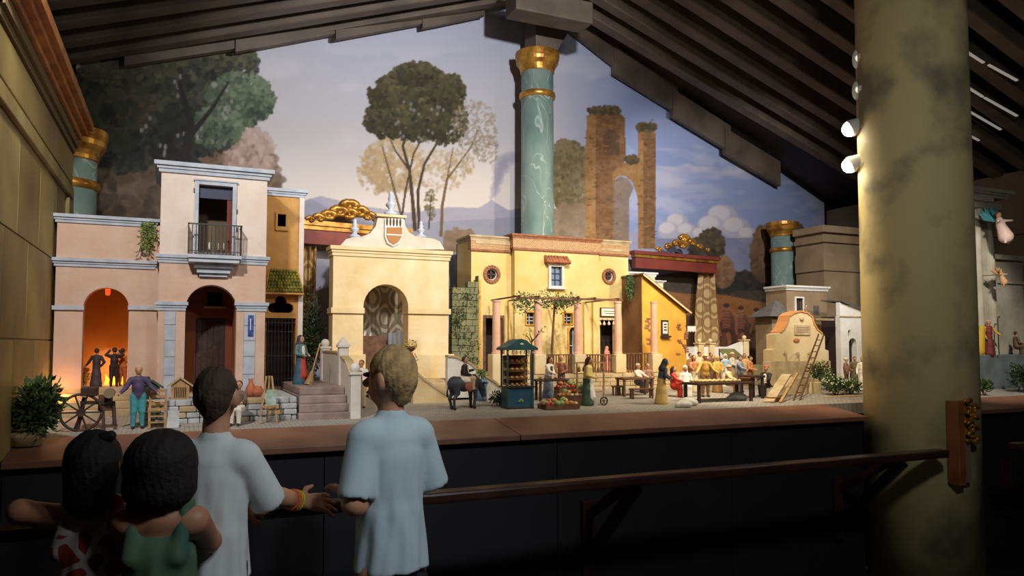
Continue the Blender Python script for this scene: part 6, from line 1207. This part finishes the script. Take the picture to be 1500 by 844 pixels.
# produce, bread and other countable goods: one mesh per kind, each item its own object
rg = random.Random(77); PM = {}
def item(kind, label, p, group, cat, r3, colr, rough=.5):
    if kind not in PM: PM[kind] = MB().ball((0, 0, r3[2]), r3, 10, 7); o = PM[kind].build(kind, mat('skin_' + kind, colr, tuple(max(0, v - 36) for v in colr), 60, rough), None, smooth=True); PM[kind] = o.data
    else: o = bpy.data.objects.new(kind, PM[kind]); col.objects.link(o)
    o.location = p; o.rotation_euler = (0, 0, rg.random() * 6.28); tag(o, label, cat, group); return o
kinds = [('tomato', 'small red tomato in the vegetable spread beside the vendor', (.0135, .0135, .012), (196, 60, 40)), ('cabbage', 'pale green cabbage in the vegetable spread beside the vendor', (.019, .019, .016), (158, 170, 104)), ('melon', 'orange-brown melon in the vegetable spread beside the vendor', (.017, .014, .014), (196, 130, 66)), ('onion', 'cream onion in the vegetable spread beside the vendor', (.0125, .0125, .011), (224, 206, 160)), ('potato', 'brown potato in the vegetable spread beside the vendor', (.014, .011, .010), (150, 112, 74))]
tr_ = []
for i, q in enumerate(KI): item('pastry', 'golden pastry on the shelves inside the teal kiosk', q, 'pastries in the kiosk', 'food', (.011, .009, .009), (206, 150, 80))
for i, (px, Y_, w_, d_, lab, rise) in enumerate(((810, 3.60, .20, .11, 'front low crate tray of vegetables nearest the ledge', .016), (832, 3.73, .20, .11, 'middle crate tray of vegetables beside the vendor', .045), (826, 3.86, .17, .07, 'rear crate tray of vegetables below the dark stall', .075))):
    c = at(px + 8, Y_, GZ(Y_)); r = root('vegetable_tray', lab, 'tray', c); x0, x1 = c.x - w_ / 2, c.x + w_ / 2; z = c.z + rise
    B('tray_floor', m_wood, r, x0, x1, Y_ - d_ / 2, Y_ + d_ / 2, c.z, z); 
    for yy_ in (Y_ - d_ / 2, Y_ + d_ / 2 - .005): B('tray_side', m_wood, r, x0, x1, yy_, yy_ + .005, z, z + .01)
    nx, ny = int(w_ / .028), int(d_ / .030)
    for a in range(nx):
        for b in range(ny):
            k = kinds[(a // 2 + b + i * 2) % 5]; item(k[0], k[1], (x0 + .014 + a * .028 + rg.uniform(-.002, .002), Y_ - d_ / 2 + .018 + b * .030, z), k[0].replace('ato', 'atoe') + 's in the vegetable spread', 'vegetable', k[2], k[3])
    for a in range(nx - 2):
        k = kinds[(a * 2 + i) % 5]; item(k[0], k[1], (x0 + .034 + a * .028, Y_ + rg.uniform(-.02, .02), z + .016), k[0].replace('ato', 'atoe') + 's in the vegetable spread', 'vegetable', k[2], k[3])
def table(label, p0, p1, Y_, zt_, d_, m, th=.012, leg=.012, name='table'):
    x0, x1 = X(p0, Y_), X(p1, Y_); z0 = GZ(Y_); r = root(name, label, 'bench' if name == 'bench' else 'table', ((x0 + x1) / 2, Y_ + d_ / 2, z0)); B('tabletop' if name != 'bench' else 'seat', m, r, x0, x1, Y_, Y_ + d_, zt_ - th, zt_, bevel=.002)
    for x in (x0 + leg, x1 - leg):
        for y in (Y_ + leg, Y_ + d_ - leg): B('leg', m, r, x - leg / 2, x + leg / 2, y - leg / 2, y + leg / 2, GZ(y) - .002, zt_ - th)
    return r
table('dark stall table in front of the white-bloused market woman', 790, 834, 3.915, GZ(3.9) + .125, .08, m_dwood); 
for k in range(9): item('loaf', 'round brown loaf on the dark stall table', (X(796, 3.9) + .017 * k, 3.945 + .03 * (k % 2), GZ(3.9) + .125), 'loaves on the dark stall', 'bread', (.010, .008, .007), (150, 100, 58))
t = table('plain brown bench table in front of the grey-shawled figurine', 913, 958, 3.98, GZ(4.0) + .115, .10, m_wood); table('low brown bench beside the plain bench table', 926, 958, 3.86, GZ(3.9) + .062, .045, m_wood, .008, .009, 'bench'); table('small low stool bench at the left end of the plain table', 901, 914, 4.05, GZ(4.05) + .06, .05, m_wood, .008, .008, 'bench')
t = table('long dark table covered with bread and baskets', 1022, 1104, 3.58, GZ(3.6) + .118, .16, m_dwood, .014, .016)
zt_ = GZ(3.6) + .118; x0, x1 = X(1026, 3.62), X(1080, 3.62)
for a in range(9):
    for b in range(4): item('bread_roll', 'small golden bread roll on the long dark table', (x0 + (x1 - x0) * a / 8 + rg.uniform(-.003, .003), 3.61 + .034 * b, zt_), 'bread rolls on the long table', 'bread', (.012, .009, .008), (222, 190, 130))
def basket(label, px, Y_, z, r_, h):
    c = at(px, Y_, z); r = root('basket', label, 'basket', c); MB().lathe((c.x, c.y, c.z), [(r_ * .75, 0), (r_ * .95, h * .6), (r_ * 1.05, h), (r_ * 1.05, h * 1.12), (r_ * .9, h * 1.12), (r_ * .9, h * .6), (r_ * .5, h * .3)], 16).build('weave', mat('wicker', (168, 112, 66), (128, 82, 48), 90, .7, .5), r); return r
basket('round wicker basket on the right end of the long table', 1090, 3.64, zt_, .032, .022); basket('brown wicker basket on the ground under the leaning boards', 1130, 3.55, GZ(3.55), .045, .026); basket('small wicker basket beside the vendor figurine', 846, 4.0, GZ(4.0), .035, .03)
table('dark trestle table in front of the black-coated figurine', 1098, 1120, 3.68, GZ(3.7) + .145, .11, m_dwood, .014, .014)
# white sacks
for i, (px, Y_, s, lab) in enumerate(((1006, 3.52, 1., 'plump white sack lying on the plaza below the seated women'), (1000, 3.46, .8, 'small flat white cloth bundle in front of the plump sack'), (1078, 3.66, 1.1, 'grey sack under the long bread table'))):
    c = at(px, Y_, GZ(Y_)); r = root('sack', lab, 'sack', c); cc = (232, 226, 210) if i < 2 else (150, 146, 138); V, Q, C_ = sdf_mesh([ell((0, 0, .022 * s), (.05 * s, .035 * s, .026 * s), cc, .01), ell((.03 * s, -.01, .016), (.03 * s, .028 * s, .018 * s), cc, .01), ell((-.05 * s, 0, .014), (.022 * s, .015 * s, .014), cc, .01)], .004); V[:, 2] = np.maximum(V[:, 2], 0); np_mesh('cloth', V, Q, C_, m_body, r)
# handcart wheel stand of the vendor
c = at(884, 3.66, GZ(3.66)); hc_ = root('hand_cart', 'small cart frame with one wheel and hanging goods beside the vendor', 'cart', c); m = MB(); m.tube([c + Vector((.022 * math.cos(k * .349), 0, .024 + .022 * math.sin(k * .349))) for k in range(19)], .004, 6); wq = m.build('wheel', m_iron, hc_, smooth=True)
for k in range(6): MB().tube([c + Vector((0, 0, .024)), c + Vector((.022 * math.cos(k * 1.047), 0, .024 + .022 * math.sin(k * 1.047)))], .002, 4).build('spoke', m_iron, wq)
for px in (845, 884): q = at(px, 3.72, GZ(3.72)); MB().bar(q, q + Vector((0, 0, .235)), .008, .008).build('post', m_lwood, hc_)
MB().bar(at(842, 3.72, GZ(3.72) + .235), at(888, 3.72, GZ(3.72) + .235), .009, .009).build('cross_pole', m_lwood, hc_); MB().bar(at(884, 3.72, GZ(3.72) + .03), c + Vector((0, .004, .026)), .008, .008).build('axle_arm', m_lwood, hc_); MB().bar(at(845, 3.72, GZ(3.72) + .07), at(884, 3.72, GZ(3.72) + .07), .009, .009).build('lower_pole', m_lwood, hc_)
for k in range(6): q = at(848 + 7 * k, 3.712, GZ(3.72) + .205); h = root('hanging_herb', 'bundle of dried herbs hanging from the cart pole', 'food', q, group='bundles on the cart pole'); MB().lathe((q.x, q.y, q.z), [(.002, -.022), (.010, -.016), (.008, 0), (.002, .012), (.001, .028)], 8).build('bundle', mat('dried_herb', (190, 150, 90), (140, 104, 60), 60), h, smooth=True)
# leaning boards, low curved wall, ladder, planter
for i, (a, b, w_, m_, lab) in enumerate((((1126, 596), (1152, 549), .06, m_stonew, 'wide pale board leaning on the low curved wall'), ((1143, 597), (1168, 547), .016, m_lwood, 'narrow light plank leaning beside the wide board'))):
    p, q = P(a[0], a[1], 3.50 - .03 * i), P(b[0], b[1], 3.80 - .04 * i); p.z = GZ(p.y); r = root('leaning_board', lab, 'board', p); MB().bar(p + Vector((0, 0, .004)), q, w_, .010).build('plank', m_, r)
Yw = 3.86; g = [(1150, 566), (1158, 556), (1166, 553), (1190, 554), (1198, 556), (1202, 562)]; lw = root('low_curved_wall', 'low rounded cream wall under the ladder', 'wall', (X(1176, Yw), Yw, GZ(Yw))); o_ = [(X(a, Yw), Z(a, b, Yw)) for a, b in g]; MB().plate(([(o_[0][0], GZ(Yw) - .005)] + o_ + [(o_[-1][0], GZ(Yw) - .005)])[::-1], [], Yw, Yw + .06).build('wall', m_stonew, lw, bevel=.006)
B('pier', m_cream, lw, X(1186, Yw - .03), X(1202, Yw - .03), Yw - .03, Yw - .001, GZ(Yw) - .005, Z(1194, 560, Yw - .03), bevel=.006)
p, q = P(1167, 596, 3.55), P(1203, 490, 4.20); p.z = GZ(3.55); ld = root('ladder', 'wooden ladder leaning against the fountain', 'ladder', p); sx = Vector((.026, 0, 0))
for s in (-1, 1): MB().bar(p + sx * s, q + sx * s, .008, .010).build('stile', m_wood, ld)
for k in range(1, 10): c = p.lerp(q, k / 10); MB().bar(c - sx, c + sx, .006, .006).build('rung', m_wood, ld)
Yp = 3.62; pt = root('stone_planter', 'long stone planter filled with white-flowered shrubs by the pillar', 'planter', (X(1232, Yp), Yp, GZ(Yp)))
x0, x1 = X(1203, Yp), X(1275, Yp); zp_ = Z(1232, 580, Yp)
for i in range(6): B('stone', m_stonew, pt, x0 + (x1 - x0) * i / 6 + .001, x0 + (x1 - x0) * (i + 1) / 6 - .001, Yp, Yp + .03, GZ(Yp) - .004, zp_ - .012, bevel=.003)
B('coping', m_stonew, pt, x0 - .004, x1 + .004, Yp - .004, Yp + .034, zp_ - .012, zp_, bevel=.003); B('soil', m_dwood, pt, x0, x1, Yp + .034, Yp + .22, GZ(Yp), zp_ - .01)
def shrub(label, c, r3, n, size, m, seed, flowers=None, cat='plant', name='shrub', stems=True, group=None):
    r = root(name, label, cat, (c[0], c[1], c[2] - r3[2]), group=group); rg = random.Random(seed); mb = MB(); k = 9
    for i in range(k): a = 6.28 * i / k; q = Vector((c[0] + r3[0] * .45 * math.cos(a), c[1] + r3[1] * .45 * math.sin(a), c[2] + r3[2] * rg.uniform(-.2, .35))); leaves(mb, q, (r3[0] * .6, r3[1] * .6, r3[2] * .65), n // k, size, rng=rg, fill=.3)
    mb.build('foliage', m, r, kind='stuff')
    if stems:
        st = MB()
        for i in range(6): st.tube([(c[0], c[1], c[2] - r3[2]), (c[0] + rg.uniform(-.5, .5) * r3[0], c[1] + rg.uniform(-.5, .5) * r3[1], c[2])], [size * .12, size * .06], 5)
        st.build('stems', m_wood, r, kind='stuff')
    if flowers:
        fm = MB()
        for i in range(flowers[0]):
            d = Vector((rg.gauss(0, 1), rg.gauss(0, 1) - .5, abs(rg.gauss(0, 1)) * .8)).normalized(); fm.ball((c[0] + d.x * r3[0], c[1] + d.y * r3[1], c[2] + d.z * r3[2]), size * .22, 6, 4)
        fm.build('flowers', flowers[1], r, kind='stuff')
    return r
m_wf = mat('white_flower', (220, 218, 190))
for i, (px, py, Y_, rx, rz, lab) in enumerate(((1222, 563, 3.72, .09, .075, 'tall white-flowered shrub at the left end of the stone planter'), (1246, 568, 3.74, .08, .055, 'low white-flowered shrub at the pillar end of the stone planter'), (1200, 545, 4.0, .09, .08, 'loose green shrub behind the low curved wall under the ladder'))):
    c = P(px, py, Y_); c.z = max(c.z, (zp_ - .01 if i < 2 else GZ(Y_)) + rz); shrub(lab, c, (rx, .07, rz), 620, .022, m_green, 40 + i, (40, m_wf) if i < 2 else (26, mat('cream_flower', (206, 190, 120))))
c = at(733, 3.78, GZ(3.78) + .045); shrub('round dark green bush between the donkey and the kiosk', c, (.06, .05, .045), 520, .018, m_dgreen, 51)
c = P(34, 588, 3.26); c.x = XL + .075; c.z = 1.035 + .12; shrub('large leafy bush in the corner against the ochre wall', c, (.075, .075, .12), 1500, .034, m_green, 52)
c = P(1441, 570, 3.44); c.z = GZ(3.44) + .06; shrub('small bush in front of the temple podium', c, (.06, .05, .06), 420, .022, m_green, 53)
c = P(1500, 545, 3.50); c.z = GZ(3.5) + .11; shrub('dark large bush at the right end of the temple podium', c, (.12, .08, .11), 600, .03, m_dgreen, 54)
c = P(706, 521, 4.02); c.z = GZ(4.02) + .155; shrub('small flowering plant in a blue pot behind the rider', c, (.035, .03, .03), 200, .016, m_lgreen, 55, stems=True); pot('blue_pot', 'blue glazed pot holding the flowering plant behind the rider', 706, 4.02, GZ(4.02), [(.03, 0), (.03, .03), (.028, .08), (.034, .10), (.03, .125)], mat('blue_glaze', (86, 120, 158), rough=.3))
c = P(459, 455, 4.9); shrub('dark cypress-like shrub between annex house and gateway', (c.x, 4.9, GZ(4.9) + .33), (.06, .05, .33), 1400, .026, m_dgreen, 56)
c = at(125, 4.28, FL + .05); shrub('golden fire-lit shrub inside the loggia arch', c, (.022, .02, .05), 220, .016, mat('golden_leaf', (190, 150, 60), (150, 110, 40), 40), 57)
c = P(222, 548, 3.85); shrub('dark green potted shrub on the terrace behind the grinder', (X(214, 3.85), 3.85, 1.158 + .045), (.04, .03, .045), 300, .016, m_dgreen, 58)
pot('clay_planter', 'old square-rimmed planter under the corner bush', 44, 3.26, 1.032, [(.05, 0), (.06, .03), (.065, .045), (.05, .05)], m_stonew)
# bare branch, bottles in the balcony room
b0 = at(779, 4.30, GZ(4.3)); bt = root('bare_tree', 'thin bare little tree behind the kiosk roof', 'tree', b0); zt_ = P(780, 497, 4.3).z; MB().tube([b0, (b0.x - .006, 4.3, b0.z + .2), (b0.x, 4.3, zt_)], [.008, .006, .004], 7).build('trunk', m_dwood, bt)
for i, (px, py) in enumerate(((775, 484), (792, 487), (795, 480), (770, 490))): q = P(px, py, 4.28); MB().tube([(b0.x, 4.3, zt_ - .01 * i), ((b0.x + q.x) / 2, 4.29, (zt_ + q.z) / 2 - .008), q], [.004, .003, .0015], 6).build('branch', m_dwood, bt); m = MB(); leaves(m, q, (.012, .01, .008), 6, .016, random.Random(i)); m.build('leaf_tuft', m_dgreen, bt, kind='stuff')
for i, px in enumerate((304, 318, 325)):
    c = at(px, 4.05, Z(310, 378, 3.95)); h = root('candlestick', 'white candle on dark stand inside the balcony room', 'candle', c, group='candles in the balcony room'); MB().lathe((c.x, c.y, c.z), [(.012, 0), (.005, .006), (.004, .045), (.008, .05)], 8).build('stand', m_iron, h); MB().lathe((c.x, c.y, c.z), [(.0045, .05), (.0045, .085), (.001, .09)], 8).build('candle', m_white, h)
# ================================================================== CHILDREN AT THE RAIL
m_skin = vcol('child_skin', .55); m_hair = {}
def cloth_mat(name, c, c2): return mat(name, c, c2, 7, .85, .35, thr=(.3, .7), bscale=9)
def child(label, loc, h, yaw, skin, haircol, hands, elbows, top, bottom, hair='short', head_turn=0., palm=None, girl=False, hem=.45, hs=1., bw=1.):
    r = root('person', label, 'person', loc, R(yaw)); Rz = Matrix.Rotation(-R(yaw), 4, 'Z')
    loc_ = lambda p: Rz @ (Vector(p) - Vector(loc))
    pr = []; S = lambda p: tuple(v * h for v in p)
    def L(a, b, ra_, rb_, k=.02, **kw): pr.append(cap(a, b, ra_, rb_, skin, k, **kw))
    # trunk, neck, legs
    L(S((0, 0, .50)), S((0, 0, .70)), .066 * h, .070 * h, .05, flat=.8); L(S((-.055, 0, .785)), S((.055, 0, .785)), .036 * h, .036 * h, .03); L(S((0, -.005, .80)), S((0, .008, .87)), .030 * h, .029 * h, .03)
    for s in (-1, 1):
        L(S((s * .036, 0, .50)), S((s * .050, .005, .28)), (.046 * h), .036 * h, .04); L(S((s * .050, .005, .28)), S((s * .055, -.005, .05)), .036 * h, .025 * h, .02); L(S((s * .055, -.02, .022)), S((s * .062, .085, .016)), .024 * h, .02 * h, .02)
    # head (turned), jaw, nose, ears, lips, eye sockets
    hc = Vector((0, .006 * h, (1 - .0735 * hs) * h)); ht = Matrix.Rotation(R(head_turn), 3, 'Z'); Hd = lambda p: tuple(hc + ht @ (Vector(p) * h * hs * .88)); s_ = h / 1.35
    pr.append(ell(hc, (.048 * h * hs, .057 * h * hs, .066 * h * hs), skin, .02)); pr.append(ell(Hd((0, .022, -.040)), (.034 * h * hs, .037 * h * hs, .032 * h * hs), skin, .02)); pr.append(cap(Hd((0, .062, -.002)), Hd((0, .077, -.020)), .006 * h, .010 * h, skin, .01))
    for s in (-1, 1): pr.append(ell(Hd((s * .057, -.004, -.012)), (.010 * h, .014 * h, .022 * h), skin, .008))
    pr.append(cap(Hd((-.014, .062, -.044)), Hd((.014, .062, -.044)), .005 * h, .005 * h, (150, 84, 76), .005))
    for s in (-1, 1): pr.append(ell(Hd((s * .024, .060, .004)), (.011 * h, .007 * h, .006 * h), (50, 36, 30), .003))
    # arms and hands with five fingers
    for s, key in ((-1, 'L'), (1, 'R')):
        sh = Vector(S((s * .076 * bw, 0, .79))); el = loc_(elbows[key]); wr = loc_(hands[key][0]); tip = loc_(hands[key][1])
        L(sh, el, .031 * h, .027 * h, .02); L(el, wr, .0275 * h, .0195 * h, .015)
        D = (tip - wr); hl = max(D.length, .11); D.normalize(); up = Vector((0, -.85, .6)); Sd = D.cross(up).normalized(); N = Sd.cross(D).normalized(); pl_ = hl * .48; th_side = -s    # thumb towards the body
        for j in range(4):
            o = Sd * (.0155 * (j - 1.5)); L(wr + D * .012 + o * .55, wr + D * pl_ + o, .0115, .0105, .010)
            fl_ = hl * (.40, .50, .47, .36)[j if s < 0 else 3 - j]; k0 = wr + D * pl_ + o; sp = D - Vector((0, 0, .12)) + Sd * (.17 * (j - 1.5)); sp.normalize(); k1 = k0 + sp * fl_ * .5 + N * .006; k2 = k1 + sp * fl_ * .48 - N * .012
            L(k0, k1, .0085, .0078, .004); L(k1, k2, .0078, .0062, .003)
        tb = wr + D * .018 + Sd * th_side * .020; t1 = tb + (D * .55 + Sd * th_side * .75).normalized() * .034; L(tb, t1, .0105, .009, .006); L(t1, t1 + (D * .85 + Sd * th_side * .4).normalized() * .026, .0088, .007, .004)
    V, Q, C_ = sdf_mesh(pr, .0055); np_mesh('body', V, Q, C_, m_skin, r)
    # shirt or dress as one cloth
    cp_ = []; c0 = (128, 128, 128)
    if girl:
        cp_ = [cap(S((0, 0, .70)), S((0, 0, .56)), .078 * h, .078 * h, c0, .04, flat=.84), cap(S((0, 0, .56)), S((0, 0, .34)), .080 * h, .135 * h, c0, .05, flat=.85)]
        for s in (-1, 1): cp_.append(cap(S((s * .048, -.046, .72)), S((s * .056, -.005, .832)), .020 * h, .014 * h, c0, .02)); cp_.append(cap(S((s * .048, .046, .72)), S((s * .056, .0, .832)), .020 * h, .014 * h, c0, .02))
    else:
        for s, key in ((-1, 'L'), (1, 'R')):
            sh = Vector(S((s * .076 * bw, 0, .79))); el = loc_(elbows[key]); dn = (el - sh).normalized(); e = sh + dn * .115 * h
            cp_.append(cap(sh, e, .036 * h, .040 * h, c0, .02)); cp_.append(dict(c=tuple(e + dn * .070 * h), r3=(.068 * h,) * 3, neg=True))
        cp_ += [cap(S((0, 0, .745)), S((0, 0, .60)), .080 * h * bw, .080 * h * bw, c0, .010, flat=.80), cap(S((0, 0, .62)), S((0, -.004, .42)), .080 * h * bw, .098 * h * bw, c0, .010, flat=.86), cap(S((-.058 * bw, 0, .795)), S((.058 * bw, 0, .795)), .042 * h, .042 * h, c0, .02), cap(S((0, 0, .79)), S((0, .004, .832)), .052 * h, .036 * h, c0, .02)]
    cuts = [(0, 0, -1, -hem * h)]
    V, Q, C_ = sdf_mesh(cp_, .008, cuts)
    ang = np.arctan2(V[:, 1], V[:, 0]); amp = .0075 * np.clip((.80 * h - V[:, 2]) / (.3 * h), .1, 1); rad = np.sqrt(V[:, 0] ** 2 + V[:, 1] ** 2) + 1e-6
    f = np.sin(ang * 7 + 9 * V[:, 2] + 1.3 * np.sin(14 * V[:, 2])) * .6 + np.sin(ang * 13 - 12 * V[:, 2]) * .4; V[:, 0] += V[:, 0] / rad * f * amp; V[:, 1] += V[:, 1] / rad * f * amp
    np_mesh('dress' if girl else 'shirt', V, Q, None, top, r)
    if not girl:
        sp_ = [cap(S((0, 0, .55)), S((0, 0, .46)), .076 * h, .078 * h, c0, .03, flat=.8)] + [cap(S((s * .036, 0, .46)), S((s * .052, .004, .28)), .054 * h, .056 * h, c0, .02) for s in (-1, 1)]
        V, Q, C_ = sdf_mesh(sp_, .009, [(0, 0, -1, -.275 * h)]); np_mesh('shorts', V, Q, None, bottom, r)
    for s in (-1, 1):
        V, Q, C_ = sdf_mesh([cap(S((s * .055, -.03, .026)), S((s * .062, .08, .02)), .033 * h, .029 * h, c0, .01), cap(S((s * .055, -.02, .03)), S((s * .055, -.012, .06)), .032 * h, .03 * h, c0, .01)], .007, [(0, 0, -1, -.003)]); np_mesh('shoe', V, Q, None, mat('shoe_dark', (60, 60, 66)), r)
    # hair
    hp = [ell(Hd((0, -.008, .010)), (.054 * h * hs, .061 * h * hs, .066 * h * hs), haircol, .01), cap(Hd((0, -.036, -.015)), Hd((0, -.032, -.050)), .032 * h * hs, .024 * h * hs, haircol, .02)]
    if hair == 'short': hp += [dict(c=Hd((0, .075, -.032)), r3=(.056 * h, .058 * h, .056 * h), neg=True)] + [dict(c=Hd((s * .062, .004, -.03)), r3=(.018 * h, .024 * h, .034 * h), neg=True) for s in (-1, 1)]
    else:
        W, Lh, ox = (1., -.095, .020) if hair == 'long' else (1.24, -.060, .034)
        hp = [ell(Hd((0, -.010, .008)), (.056 * h * W, .060 * h * W, .066 * h * hs), haircol, .02), cap(Hd((-ox * .7, -.02, 0)), Hd((-ox, -.024, Lh)), .042 * h * W, .040 * h * W, haircol, .03), cap(Hd((ox * .7, -.02, 0)), Hd((ox, -.024, Lh)), .042 * h * W, .040 * h * W, haircol, .03), cap(Hd((0, -.034, 0)), Hd((0, -.034, Lh - .01)), .042 * h * W, .038 * h * W, haircol, .03), dict(c=Hd((0, .092, -.03)), r3=(.048 * h, .066 * h, .07 * h), neg=True)]
    V, Q, C_ = sdf_mesh(hp, .006); d = V - np.array(hc); n_ = d / (np.linalg.norm(d, axis=1)[:, None] + 1e-9); a = np.arctan2(d[:, 1], d[:, 0])
    V = V + n_ * (.0009 * np.sin(a * 31 + 50 * d[:, 2]) + .0014 * np.sin(a * 11 - 60 * d[:, 2]))[:, None]
    if hair not in m_hair or True: mh = mat('hair_%d_%d_%d' % haircol, haircol, tuple(int(v * .8) for v in haircol), 30, .8, .5, bscale=80)
    np_mesh('hair', V, Q, None, mh, r); return r
RY = 2.65
b1 = child('boy in a white T-shirt with dark short hair resting a hand on the rail', (P(315, 640, 2.44).x, 2.44, 0), 1.335, -18, (196, 140, 108), (78, 58, 44),
      {'R': (P(436, 734, 2.55), P(496, 738, 2.60)), 'L': (P(352, 742, 2.55), P(388, 746, 2.61))}, {'R': P(388, 724, 2.44), 'L': P(286, 756, 2.47)}, cloth_mat('white_cotton', (214, 216, 212), (200, 204, 204)), mat('navy_shorts', (36, 38, 52)), head_turn=-8, hem=.525, hs=.86, bw=.90)
b2 = child('fair-haired boy in a pale blue T-shirt turning to the left', (P(574, 640, 2.34).x, 2.34, 0), 1.40, 14, (200, 142, 108), (196, 158, 104),
      {'L': (P(508, 722, 2.42), P(494, 712, 2.50)), 'R': (P(606, 704, 2.50), P(580, 706, 2.58))}, {'L': P(520, 738, 2.28), 'R': P(628, 692, 2.38)}, cloth_mat('pale_blue_cotton', (196, 210, 214), (184, 200, 206)), mat('black_shorts', (30, 32, 42)), head_turn=28, hem=.503, hs=.97, bw=.93)
m_dress = bpy.data.materials.new('petal_print'); m_dress.use_nodes = True; nt = m_dress.node_tree; bs = nt.nodes['Principled BSDF']; bs.inputs['Roughness'].default_value = .85; tc = nt.nodes.new('ShaderNodeTexCoord'); vo = nt.nodes.new('ShaderNodeTexVoronoi'); vo.feature = 'DISTANCE_TO_EDGE'; vo.inputs['Scale'].default_value = 17; rp = nt.nodes.new('ShaderNodeValToRGB'); rp.color_ramp.interpolation = 'CONSTANT'
rp.color_ramp.elements[0].color = (*lin((196, 178, 166)), 1); rp.color_ramp.elements[1].color = (*lin((150, 40, 40)), 1); rp.color_ramp.elements[1].position = .11
for a, b in ((tc.outputs['Object'], vo.inputs['Vector']), (vo.outputs['Distance'], rp.inputs[0]), (rp.outputs[0], bs.inputs['Base Color'])): nt.links.new(a, b)
g1 = child('girl in a red and white petal-print dress with long black hair', (P(138, 700, 2.40).x, 2.40, 0), 1.165, -26, (176, 122, 92), (26, 22, 22),
      {'L': (P(72, 766, 2.56), P(112, 768, 2.62)), 'R': (P(212, 768, 2.56), P(238, 768, 2.62))}, {'L': P(30, 750, 2.46), 'R': P(196, 752, 2.44)}, m_dress, None, hair='long', girl=True, hem=.33)
hb = MB(); c = g1.location + Vector((.055, -.02, 1.165)); V, Q, C_ = sdf_mesh([ell((.040, -.02, 1.145), (.020, .016, .016), (26, 22, 22)), ell((.056, -.02, 1.150), (.014, .012, .014), (26, 22, 22))], .004); np_mesh('hair_bow', V, Q, None, mat('bow_black', (24, 20, 22)), g1)
g2 = child('girl in a green sundress with bushy dark brown hair', (P(237, 700, 2.24).x, 2.24, 0), 1.175, -14, (176, 122, 92), (34, 25, 22),
      {'L': (P(204, 776, 2.50), P(222, 772, 2.60)), 'R': (P(296, 770, 2.50), P(284, 766, 2.60))}, {'L': P(190, 796, 2.34), 'R': P(306, 792, 2.34)}, mat('green_dress', (58, 92, 80), (92, 112, 76), 8, .85, .3), None, hair='bushy', girl=True, hem=.33)
# wristbands of the boy
for i, (t, cc) in enumerate(((.0, (214, 206, 60)), (.10, (236, 150, 50)), (.2, (236, 110, 60)))):
    a = P(436, 734, 2.55).lerp(P(388, 724, 2.44), .04 + t * .8); d = (P(436, 734, 2.55) - P(388, 724, 2.44)).normalized(); u = d.cross(Vector((0, 0, 1))).normalized(); v = u.cross(d); inv = Matrix.Rotation(R(18), 4, 'Z')
    m = MB(); m.tube([inv @ (a - Vector(b1.location) + (u * math.cos(k * .3142) + v * math.sin(k * .3142)) * .0305) for k in range(21)], .0045, 6)
    me = bpy.data.meshes.new('wristband'); me.from_pydata(m.v, [], m.f); me.materials.append(mat('band_%d' % i, cc)); o = bpy.data.objects.new('wristband', me); col.objects.link(o); o.parent = b1
